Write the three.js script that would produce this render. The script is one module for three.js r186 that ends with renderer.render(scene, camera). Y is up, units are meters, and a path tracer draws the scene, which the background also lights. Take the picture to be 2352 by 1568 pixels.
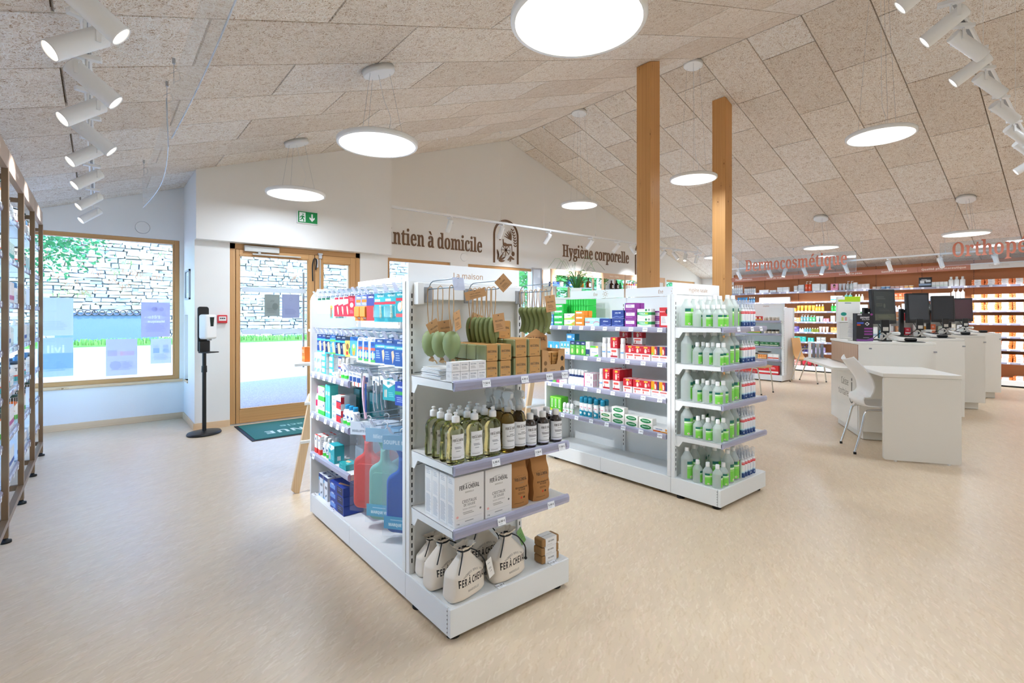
import * as THREE from 'three';
import { RoundedBoxGeometry } from 'three/addons/geometries/RoundedBoxGeometry.js';
import { TextGeometry } from 'three/addons/geometries/TextGeometry.js';
import { mergeGeometries, toCreasedNormals } from 'three/addons/utils/BufferGeometryUtils.js';
import { FontLoader } from 'three/addons/loaders/FontLoader.js';
import { Sky } from 'three/addons/objects/Sky.js';
import { RectAreaLightUniformsLib } from 'three/addons/lights/RectAreaLightUniformsLib.js';

// ---------- camera, sky, sun, exposure (x along the gable wall, z along the ridge, metres; the eye stands at the origin) ----------
const renderer = new THREE.WebGLRenderer({ antialias: true });
renderer.toneMapping = THREE.LinearToneMapping;
renderer.toneMappingExposure = 1.13;
renderer.shadowMap.enabled = true;
RectAreaLightUniformsLib.init();
const scene = new THREE.Scene();
const camera = new THREE.PerspectiveCamera(68.6, 1.5, 0.05, 200);
camera.position.set(0, 1.3, 0);
camera.rotation.y = THREE.MathUtils.degToRad(-39.6);
camera.setViewOffset(2352, 1568, 0, 59, 2352, 1568);
scene.add(camera);

const sunTowards = new THREE.Vector3(0.28, 1, 0.62).normalize();
const sky = new Sky();
sky.scale.setScalar(1000);
sky.material.uniforms.turbidity.value = 3;
sky.material.uniforms.rayleigh.value = 1.4;
sky.material.uniforms.mieCoefficient.value = 0.004;
sky.material.uniforms.mieDirectionalG.value = 0.8;
sky.material.uniforms.sunPosition.value.copy(sunTowards);
scene.add(sky);
const SKY_POWER = 1.8, SUN_POWER = 6.5, LAMP_POWER = 32, SPOT_POWER = 9;
scene.environmentIntensity = SKY_POWER;
const sun = new THREE.DirectionalLight(new THREE.Color(1, 0.96, 0.9), SUN_POWER);
sun.name = 'sun';
sun.position.copy(sunTowards).multiplyScalar(60).add(new THREE.Vector3(5, 0, -20));
sun.target.position.set(5, 0, -20);
sun.castShadow = true;
sun.shadow.mapSize.set(4096, 4096);
Object.assign(sun.shadow.camera, { left: -45, right: 45, top: 45, bottom: -45, near: 1, far: 160 });
scene.add(sun, sun.target);
const LAMP_TINT = new THREE.Color(0.82, 0.97, 1.17), SPOT_TINT = new THREE.Color(0.94, 0.98, 1.04);

// ---------- helpers ----------
let seed = 7;
const rnd = () => { seed = (seed * 1664525 + 1013904223) >>> 0; return seed / 4294967296; };
const rr = (a, b) => a + (b - a) * rnd();
const pick = (a) => a[Math.floor(rnd() * a.length)];
const V = (x, y, z) => new THREE.Vector3(x, y, z);
const taken = {};
const numbered = (n) => { const k = (taken[n] = (taken[n] ?? -1) + 1); return k ? n + '_' + String(k).padStart(3, '0') : n; };
const ORD = ['first', 'second', 'third', 'fourth', 'fifth', 'sixth', 'seventh', 'eighth', 'ninth', 'tenth', 'eleventh', 'twelfth', 'thirteenth', 'fourteenth', 'fifteenth', 'sixteenth', 'seventeenth', 'eighteenth', 'nineteenth', 'twentieth'];
function shadows(o) { o.traverse((m) => { if (m.isMesh) { m.castShadow = true; m.receiveShadow = true; } }); return o; }
function tag(o, label, category, group) { o.userData = { label, category }; if (group) o.userData.group = group; return o; }
function thing(name, label, category, pos = [0, 0, 0], turn = 0, group) {
  const o = new THREE.Group(); o.name = numbered(name); o.position.set(...pos); o.rotation.y = turn; tag(o, label, category, group); scene.add(o); return o;
}
function struct(name, kids) { const o = new THREE.Group(); o.name = name; o.userData = { kind: 'structure' }; scene.add(o); if (kids) kids(o); return o; }
function mesh(name, geo, mat, parent, pos, rot) {
  const m = new THREE.Mesh(Array.isArray(geo) ? merged(geo) : geo, mat); m.name = name; m.castShadow = m.receiveShadow = true;
  if (pos) m.position.set(...pos); if (rot) m.rotation.set(...rot); if (parent) parent.add(m); return m;
}
function merged(list) {
  const flat = list.map((g) => { const q = g.index ? g.toNonIndexed() : g.clone(); for (const k of Object.keys(q.attributes)) if (!['position', 'normal', 'uv'].includes(k)) q.deleteAttribute(k); return q; });
  return mergeGeometries(flat);
}
const bx = (w, h, d, x = 0, y = 0, z = 0) => new THREE.BoxGeometry(w, h, d).translate(x, y, z);
const bb = (x0, x1, y0, y1, z0, z1) => bx(x1 - x0, y1 - y0, z1 - z0, (x0 + x1) / 2, (y0 + y1) / 2, (z0 + z1) / 2);
const rb = (w, h, d, r = 0.004, s = 2, x = 0, y = 0, z = 0) => new RoundedBoxGeometry(w, h, d, s, Math.min(r, w / 2.01, h / 2.01, d / 2.01)).translate(x, y, z);
const rbb = (x0, x1, y0, y1, z0, z1, r = 0.004, s = 2) => rb(x1 - x0, y1 - y0, z1 - z0, r, s, (x0 + x1) / 2, (y0 + y1) / 2, (z0 + z1) / 2);
const cyl = (r0, r1, h, n = 16, x = 0, y = 0, z = 0) => new THREE.CylinderGeometry(r1, r0, h, n).translate(x, y + h / 2, z);
const lathe = (pts, n = 20) => new THREE.LatheGeometry(pts.map((p) => new THREE.Vector2(p[0], p[1])), n);
const tube = (pts, r, seg = 12, n = 6, closed = false) => new THREE.TubeGeometry(new THREE.CatmullRomCurve3(pts.map((p) => V(...p)), closed, 'catmullrom', 0.3), seg, r, n, closed);
const rod = (a, b, r, n = 6) => { const A = V(...a), B = V(...b), d = B.clone().sub(A), g = new THREE.CylinderGeometry(r, r, d.length(), n); g.applyQuaternion(new THREE.Quaternion().setFromUnitVectors(V(0, 1, 0), d.normalize())); return g.translate((A.x + B.x) / 2, (A.y + B.y) / 2, (A.z + B.z) / 2); };
const bar = (a, b, w, h) => { const A = V(...a), B = V(...b), d = B.clone().sub(A), g = new THREE.BoxGeometry(w, h, d.length()), m = new THREE.Matrix4().lookAt(B, A, V(0, 1, 0)); g.applyMatrix4(m); return g.translate((A.x + B.x) / 2, (A.y + B.y) / 2, (A.z + B.z) / 2); };
const shape = (pts) => { const s = new THREE.Shape(); pts.forEach((p, i) => (i ? s.lineTo(p[0], p[1]) : s.moveTo(p[0], p[1]))); s.closePath(); return s; };
const ext = (sh, depth, bevel = 0, seg = 2, curve = 8) => new THREE.ExtrudeGeometry(sh, { depth: depth - 2 * bevel, bevelEnabled: bevel > 0, bevelThickness: bevel, bevelSize: bevel, bevelOffset: -bevel, bevelSegments: seg, curveSegments: curve, steps: 1 }).translate(0, 0, bevel);
function rectShape(x0, x1, y0, y1, r = 0) {
  const s = new THREE.Shape();
  if (!r) { s.moveTo(x0, y0); s.lineTo(x1, y0); s.lineTo(x1, y1); s.lineTo(x0, y1); s.closePath(); return s; }
  s.moveTo(x0 + r, y0); s.lineTo(x1 - r, y0); s.absarc(x1 - r, y0 + r, r, -Math.PI / 2, 0); s.lineTo(x1, y1 - r); s.absarc(x1 - r, y1 - r, r, 0, Math.PI / 2); s.lineTo(x0 + r, y1); s.absarc(x0 + r, y1 - r, r, Math.PI / 2, Math.PI); s.lineTo(x0, y0 + r); s.absarc(x0 + r, y0 + r, r, Math.PI, Math.PI * 1.5); return s;
}
// uv in metres from the two longest axes of each face
function metreUv(g, s = 1, ox = 0, oy = 0) {
  g = g.index ? g.toNonIndexed() : g; const p = g.attributes.position, n = g.attributes.normal, uv = new Float32Array(p.count * 2);
  for (let i = 0; i < p.count; i++) {
    const ax = Math.abs(n.getX(i)), ay = Math.abs(n.getY(i)), az = Math.abs(n.getZ(i)), x = p.getX(i), y = p.getY(i), z = p.getZ(i);
    const [u, v] = ay >= ax && ay >= az ? [x, z] : ax >= az ? [z, y] : [x, y];
    uv[i * 2] = u * s + ox; uv[i * 2 + 1] = v * s + oy;
  }
  g.setAttribute('uv', new THREE.BufferAttribute(uv, 2)); return g;
}

// ---------- materials ----------
const C = (h) => new THREE.Color(h);
const std = (color, roughness = 0.5, more = {}) => new THREE.MeshStandardMaterial({ color: C(color), roughness, ...more });
const phy = (color, roughness, more) => new THREE.MeshPhysicalMaterial({ color: C(color), roughness, ...more });
function canvasTex(w, h, draw, srgb = true) {
  const c = document.createElement('canvas'); c.width = w; c.height = h; draw(c.getContext('2d'), w, h);
  const t = new THREE.CanvasTexture(c); t.wrapS = t.wrapT = THREE.RepeatWrapping; if (srgb) t.colorSpace = THREE.SRGBColorSpace; return t;
}
function strands(ctx, w, h, n, len, wid, colors, bend = 1.2, along = null) {
  ctx.lineCap = 'round';
  for (let i = 0; i < n; i++) {
    const x = rnd() * w, y = rnd() * h, a = along === null ? rnd() * 6.283 : along + rr(-0.35, 0.35), L = rr(len * 0.5, len * 1.3), b = rr(-bend, bend);
    ctx.strokeStyle = pick(colors); ctx.lineWidth = rr(wid * 0.6, wid * 1.4);
    const dx = Math.cos(a) * L, dy = Math.sin(a) * L, cx = dx / 2 - dy * b * 0.4, cy = dy / 2 + dx * b * 0.4;
    for (const ox of [0, -w, w]) for (const oy of [0, -h, h]) {
      const X = x + ox, Y = y + oy; if (X < -L * 1.5 || X > w + L * 1.5 || Y < -L * 1.5 || Y > h + L * 1.5) continue;
      ctx.beginPath(); ctx.moveTo(X, Y); ctx.quadraticCurveTo(X + cx, Y + cy, X + dx, Y + dy); ctx.stroke();
    }
  }
}
const woolColor = canvasTex(1024, 1024, (c, w, h) => {
  c.fillStyle = '#f2e9de'; c.fillRect(0, 0, w, h);
  strands(c, w, h, 5200, 60, 2.6, ['#d9c7b2', '#c9b196', '#ead9c6', '#b3967a', '#a98a6c']);
  strands(c, w, h, 9000, 55, 2.3, ['#f6efe6', '#faf5ee', '#f0e6da', '#ecdfd0', '#fdfaf5', '#f4ebe0']);
});
const woolBump = canvasTex(1024, 1024, (c, w, h) => {
  c.fillStyle = '#444'; c.fillRect(0, 0, w, h);
  strands(c, w, h, 9000, 58, 2.4, ['#222', '#555', '#888', '#777', '#aaa', '#eee']);
}, false);
const floorColor = canvasTex(1024, 1024, (c, w, h) => {
  c.fillStyle = '#dcc6a8'; c.fillRect(0, 0, w, h);
  strands(c, w, h, 900, 90, 16, ['rgba(226,205,176,.25)', 'rgba(224,202,172,.22)', 'rgba(230,207,176,.25)'], 0.6, 0.5);
  strands(c, w, h, 6500, 20, 3.4, ['rgba(229,209,181,.5)', 'rgba(210,184,148,.4)', 'rgba(211,184,150,.3)', 'rgba(236,219,195,.45)', 'rgba(231,203,178,.4)'], 0.9, 0.5);
});
const floorRough = canvasTex(512, 512, (c, w, h) => { c.fillStyle = 'rgb(92,92,92)'; c.fillRect(0, 0, w, h); strands(c, w, h, 2500, 26, 5, ['rgba(110,110,110,.5)', 'rgba(78,78,78,.5)', 'rgba(98,98,98,.5)'], 1, 0.5); }, false);
function grain(base, dark, light, knots) {
  return canvasTex(512, 1024, (c, w, h) => {
    c.fillStyle = base; c.fillRect(0, 0, w, h);
    for (let i = 0; i < 420; i++) {
      const x = rnd() * w, a = rr(2, 9), ph = rnd() * 6, wd = rr(0.6, 5); c.strokeStyle = rnd() < 0.5 ? dark : light; c.globalAlpha = rr(0.08, 0.3); c.lineWidth = wd; c.beginPath();
      for (let y = 0; y <= h; y += 32) { const X = x + Math.sin((y / h) * 6.283 + ph) * a; y ? c.lineTo(X, y) : c.moveTo(X, y); } c.stroke();
    }
    for (let k = 0; k < knots; k++) { const x = rnd() * w, y = rnd() * h, r = rr(5, 11); c.globalAlpha = 0.75; c.fillStyle = '#7a4a1e'; c.beginPath(); c.ellipse(x, y, r * 0.8, r, rnd() * 3, 0, 7); c.fill(); c.globalAlpha = 0.25; c.lineWidth = 3; c.strokeStyle = '#8a5626'; for (let q = 1; q < 4; q++) { c.beginPath(); c.ellipse(x, y, r + q * 5, r * 1.2 + q * 9, 0, 0, 7); c.stroke(); } }
    c.globalAlpha = 1;
  });
}
const pineTex = grain('#d69d5c', '#b67c3e', '#e6b478', 5);
const frameTex = grain('#cf9d63', '#b5804a', '#e0b581', 0);
const paleTex = grain('#e6c69d', '#d3ae82', '#f0d8b6', 2);
const lamTex = grain('#b9967a', '#a07e62', '#cbab90', 0);
const cottonTex = canvasTex(256, 256, (c, w, h) => { c.fillStyle = '#fff'; c.fillRect(0, 0, w, h); for (let i = 0; i < w; i += 2) { c.fillStyle = `rgba(120,100,80,${rr(0.02, 0.12)})`; c.fillRect(i, 0, 1, h); c.fillRect(0, i, w, 1); } strands(c, w, h, 300, 6, 1.2, ['rgba(120,95,70,.35)', 'rgba(90,70,50,.3)']); });
const roughCast = canvasTex(512, 512, (c, w, h) => { c.fillStyle = '#808080'; c.fillRect(0, 0, w, h); strands(c, w, h, 6000, 5, 3, ['#777', '#888', '#6c6c6c', '#959595', '#555', '#aaa']); }, false);
const gritTex = canvasTex(512, 512, (c, w, h) => { c.fillStyle = '#8f8d8c'; c.fillRect(0, 0, w, h); strands(c, w, h, 14000, 3, 2, ['#7f7d7c', '#a2a09e', '#b4b2b0', '#6b696e', '#92908c']); });
const tiled = (t, x, y) => { const q = t.clone(); q.repeat.set(x, y); q.needsUpdate = true; return q; };

const MAT = {
  wall: std('#f3f0ea', 0.5), white: phy('#eceeed', 0.42, { clearcoat: 0.12, clearcoatRoughness: 0.3 }), whiteMatte: std('#f0f0ee', 0.6), plastic: std('#f4f4f2', 0.35),
  wool: new THREE.MeshStandardMaterial({ map: woolColor, bumpMap: woolBump, bumpScale: 0.004, roughness: 0.95 }),
  floor: new THREE.MeshPhysicalMaterial({ map: tiled(floorColor, 0.55, 0.55), roughnessMap: tiled(floorRough, 0.8, 0.8), roughness: 1 }),
  pine: new THREE.MeshStandardMaterial({ map: tiled(pineTex, 2.5, 0.6), roughness: 0.5 }),
  frame: new THREE.MeshStandardMaterial({ map: tiled(frameTex, 3, 0.7), roughness: 0.42 }),
  frameAcross: (() => { const t = tiled(frameTex, 3, 0.7); t.rotation = Math.PI / 2; return new THREE.MeshStandardMaterial({ map: t, roughness: 0.42 }); })(),
  pale: (() => { const t = tiled(paleTex, 3, 0.7); t.rotation = Math.PI / 2; return new THREE.MeshStandardMaterial({ map: t, roughness: 0.5 }); })(),
  paleUp: new THREE.MeshStandardMaterial({ map: tiled(paleTex, 3, 0.7), roughness: 0.5 }),
  laminate: new THREE.MeshStandardMaterial({ map: tiled(lamTex, 4, 1), roughness: 0.45 }),
  joint: std('#8a6a48', 0.9), black: std('#101112', 0.4), rubber: std('#1a1a1a', 0.7), dark: std('#2b2a29', 0.5), chrome: std('#d8dadd', 0.12, { metalness: 1 }), steel: std('#b9bdc2', 0.3, { metalness: 0.9 }), wire: std('#8fa0ac', 0.3, { metalness: 0.85 }),
  grey: std('#9a9c9e', 0.5), bronze: std('#8d7459', 0.38, { metalness: 0.35 }), bronzeLite: std('#b39a83', 0.4, { metalness: 0.2 }),
  glass: phy('#ffffff', 0.02, { transmission: 1, thickness: 0, ior: 1.45 }),
  acrylic: phy('#f6fbff', 0.03, { transmission: 0.96, thickness: 0, ior: 1.4 }), edge: phy('#e8eef6', 0.2, { transmission: 0.6, thickness: 0 }),
  rail: phy('#dcdcf0', 0.14, { transmission: 0.55, thickness: 0, ior: 1.45 }), clip: phy('#e2e6f2', 0.2, { transmission: 0.6, thickness: 0, ior: 1.4 }), film: phy('#fafcfe', 0.08, { transmission: 0.96, thickness: 0, ior: 1.25 }),
  frost: phy('#eef2f4', 0.75, { transmission: 0.45, thickness: 0 }), paper: std('#f3f2ee', 0.7), sheet: phy('#ffffff', 0.95, { transmission: 0.8, thickness: 0 }),
  terracotta: std('#cf8656', 0.6), terraHeader: std('#d08d76', 0.5), letterBrown: std('#7d5c40', 0.6), letterTerra: std('#cf7a5e', 0.5), kraft: std('#c49a66', 0.75), cord: std('#c9a67c', 0.85),
  glow: new THREE.MeshStandardMaterial({ color: '#ffffff', emissive: C('#fffaf2'), emissiveIntensity: 2.2, roughness: 0.6 }), lens: new THREE.MeshStandardMaterial({ color: '#ffffff', emissive: C('#fff6e8'), emissiveIntensity: 2.6, roughness: 0.5 }),
};
MAT.wall.bumpMap = tiled(roughCast, 2, 2); MAT.wall.bumpScale = 0.0006;

// ---------- print: one shared sheet per 2048 pixels, each product has its own place on it ----------
const sheets = [];
function openSheet() {
  const c = document.createElement('canvas'); c.width = c.height = 2048; const ctx = c.getContext('2d'); ctx.fillStyle = '#fff'; ctx.fillRect(0, 0, 2048, 2048);
  const t = new THREE.CanvasTexture(c); t.colorSpace = THREE.SRGBColorSpace; t.magFilter = THREE.LinearFilter;
  sheets.push({ ctx, x: 2, y: 2, row: 0, tex: t, mat: new THREE.MeshStandardMaterial({ map: t, roughness: 0.45 }), matte: new THREE.MeshStandardMaterial({ map: t, roughness: 0.8 }) });
}
openSheet();
function alloc(w, h) {
  let s = sheets[sheets.length - 1]; w = Math.ceil(w) + 4; h = Math.ceil(h) + 4;
  if (s.x + w > 2046) { s.x = 2; s.y += s.row; s.row = 0; }
  if (s.y + h > 2046) { openSheet(); s = sheets[sheets.length - 1]; }
  const at = { s, x: s.x + 2, y: s.y + 2 }; s.x += w; s.row = Math.max(s.row, h); return at;
}
const FONT = { s: 'sans-serif', b: 'bold sans-serif', t: 'serif', tb: 'bold serif' };
function paint(ctx, x, y, w, h, ops) {
  ctx.save(); ctx.beginPath(); ctx.rect(x - 1, y - 1, w + 2, h + 2); ctx.clip(); ctx.translate(x, y);
  for (const o of typeof ops === 'function' ? ops(w, h) : ops) {
    const [k, ...a] = o; ctx.globalAlpha = 1;
    if (k === 'f') { ctx.fillStyle = a[0]; ctx.fillRect(-2, -2, w + 4, h + 4); }
    if (k === 'r') { ctx.fillStyle = a[4]; ctx.fillRect(a[0] * w - (a[0] ? 0 : 2), a[1] * h - (a[1] ? 0 : 2), a[2] * w + (a[0] ? 0 : 2) + (a[0] + a[2] >= 1 ? 2 : 0), a[3] * h + (a[1] ? 0 : 2) + (a[1] + a[3] >= 1 ? 2 : 0)); }
    if (k === 'e') { ctx.fillStyle = a[4]; ctx.beginPath(); ctx.ellipse(a[0] * w, a[1] * h, a[2] * w, a[3] * h, a[5] || 0, 0, 7); ctx.fill(); }
    if (k === 'o') { ctx.strokeStyle = a[4]; ctx.lineWidth = a[5] * h; ctx.beginPath(); ctx.ellipse(a[0] * w, a[1] * h, a[2] * w, a[3] * h, 0, 0, 7); ctx.stroke(); }
    if (k === 'p') { ctx.fillStyle = a[1]; ctx.beginPath(); a[0].forEach((p, i) => (i ? ctx.lineTo(p[0] * w, p[1] * h) : ctx.moveTo(p[0] * w, p[1] * h))); ctx.closePath(); ctx.fill(); }
    if (k === 'l') { ctx.fillStyle = a[5]; const n = a[0], sh = (a[4] * h) / n; for (let i = 0; i < n; i++) ctx.fillRect(a[1] * w + a[3] * w * ((i * 37) % 10) * 0.006, a[2] * h + i * sh, a[3] * w * (0.72 + ((i * 53) % 10) * 0.028), Math.max(0.7, sh * 0.42)); }
    if (k === 't') { const [text, tx, ty, size, color, font = 's', align = 'center', squeeze = 1] = a; ctx.fillStyle = color; ctx.textAlign = align; ctx.textBaseline = 'middle'; ctx.font = (font.includes('b') ? 'bold ' : '') + Math.max(1, size * h) + 'px ' + (font[0] === 't' ? 'serif' : 'sans-serif'); ctx.save(); ctx.translate(tx * w, ty * h); ctx.scale(squeeze, 1); ctx.fillText(text, 0, 0); ctx.restore(); }
    if (k === 'arc') { const [text, tx, ty, rad, size, color, span] = a; ctx.fillStyle = color; ctx.textAlign = 'center'; ctx.textBaseline = 'middle'; ctx.font = size * h + 'px sans-serif'; for (let i = 0; i < text.length; i++) { const q = (i / (text.length - 1) - 0.5) * span; ctx.save(); ctx.translate(tx * w, ty * h); ctx.rotate(q); ctx.fillText(text[i], 0, -rad * h); ctx.restore(); } }
  }
  ctx.restore();
}
const toUv = (at, x, y, w, h) => [(at.x + x) / 2048, 1 - (at.y + y + h) / 2048, (at.x + x + w) / 2048, 1 - (at.y + y) / 2048];
function flatArt(w, h, ppm, ops) { const W = Math.max(4, Math.round(w * ppm)), H = Math.max(4, Math.round(h * ppm)), at = alloc(W, H); paint(at.s.ctx, at.x, at.y, W, H, ops); return { uv: toUv(at, 0, 0, W, H), mat: at.s.mat, matte: at.s.matte }; }
function setFace(g, face, uv) { const a = g.attributes.uv, i = face * 4; a.setXY(i, uv[0], uv[3]); a.setXY(i + 1, uv[2], uv[3]); a.setXY(i + 2, uv[0], uv[1]); a.setXY(i + 3, uv[2], uv[1]); }
const SAME = ['f', 'board']; // stands for the board colour of the carton's own front
// a printed carton: front (+z), sides, top; its base sits at y = 0
function carton(w, h, d, ppm, front, side, top) {
  const even = (ops) => (ops && front[0][0] === 'f' && ops[0][0] === 'f' ? [front[0], ...ops.slice(1)] : ops); side = even(side); top = even(top); // one board colour on every face
  const W = Math.max(4, Math.round(w * ppm)), H = Math.max(4, Math.round(h * ppm)), D = Math.max(3, Math.round(d * ppm)), at = alloc(W + D + 4, H + D + 4);
  paint(at.s.ctx, at.x, at.y, W, H, front); paint(at.s.ctx, at.x + W + 4, at.y, D, H, side); paint(at.s.ctx, at.x, at.y + H + 4, W, D, top || side);
  const g = new THREE.BoxGeometry(w, h, d).translate(0, h / 2, 0), f = toUv(at, 0, 0, W, H), s = toUv(at, W + 4, 0, D, H), t = toUv(at, 0, H + 4, W, D);
  setFace(g, 0, s); setFace(g, 1, s); setFace(g, 2, t); setFace(g, 3, t); setFace(g, 4, f); setFace(g, 5, f);
  return { geo: g, mat: at.s.mat };
}
// a flat printed plate, thickness t, facing +z
function plate(w, h, t, ppm, ops, back) {
  const a = flatArt(w, h, ppm, ops), g = new THREE.BoxGeometry(w, h, t); for (let i = 0; i < 6; i++) setFace(g, i, i === 4 || (i === 5 && back) ? a.uv : [a.uv[0], a.uv[1], a.uv[0] + 0.001, a.uv[1] + 0.001]); return { geo: g, mat: a.mat, matte: a.matte };
}
const prof = (pts, y) => { for (let i = 1; i < pts.length; i++) if (y <= pts[i][1]) { const a = pts[i - 1], b = pts[i], k = (y - a[1]) / (b[1] - a[1] || 1); return a[0] + (b[0] - a[0]) * k; } return pts[pts.length - 1][0]; };
// a label that follows a turned body between two heights, centred on +z
function wrap(pts, y0, y1, half, uv, off = 0.0008, sz = 1, n = 10, turn = 0) {
  const pos = [], tex = [], idx = [], rows = 4;
  for (let j = 0; j <= rows; j++) for (let i = 0; i <= n; i++) { const y = y0 + ((y1 - y0) * j) / rows, a = turn + (i / n - 0.5) * 2 * half, r = prof(pts, y) + off; pos.push(Math.sin(a) * r, y, Math.cos(a) * r * sz); tex.push(uv[0] + ((uv[2] - uv[0]) * i) / n, uv[1] + ((uv[3] - uv[1]) * j) / rows); }
  for (let j = 0; j < rows; j++) for (let i = 0; i < n; i++) { const a = j * (n + 1) + i; idx.push(a, a + 1, a + n + 1, a + 1, a + n + 2, a + n + 1); }
  const g = new THREE.BufferGeometry(); g.setAttribute('position', new THREE.Float32BufferAttribute(pos, 3)); g.setAttribute('uv', new THREE.Float32BufferAttribute(tex, 2)); g.setIndex(idx); g.computeVertexNormals(); return g;
}
// kinds: built once, then cloned for every copy
const KINDS = {};
function kind(id, name, category, build) { KINDS[id] = { name, category, build }; }
function place(id, label, pos, turn = 0, group, tilt) {
  const k = KINDS[id]; if (!k) throw new Error('no kind ' + id);
  if (!k.proto) { const r = k.build(); k.proto = r.geo ? mesh('body', r.geo, r.mat) : r; shadows(k.proto); }
  const o = k.proto.clone(); o.name = numbered(k.name); o.position.set(...pos); o.rotation.set(tilt || 0, turn, 0, 'YXZ'); tag(o, label, k.category, group); scene.add(o); return o;
}
function group(parts) { const o = new THREE.Group(); parts(o); return o; }
// ---------- the room: gable wall at z = -7.6, ridge along z at x = 6.18 ----------
const XL = -1.5, XR = 13.35, ZG = -7.6, ZB = 3.4, RX = 6.18, RH = 4.73, SL = 0.336, SR = 0.332;
const ceilAt = (x) => (x < RX ? RH - SL * (RX - x) : RH - SR * (x - RX));
const DX0 = 0.845, DX1 = 3.21, DZ = -6.68, BZ = -6.56, DH = 2.166;

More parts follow.
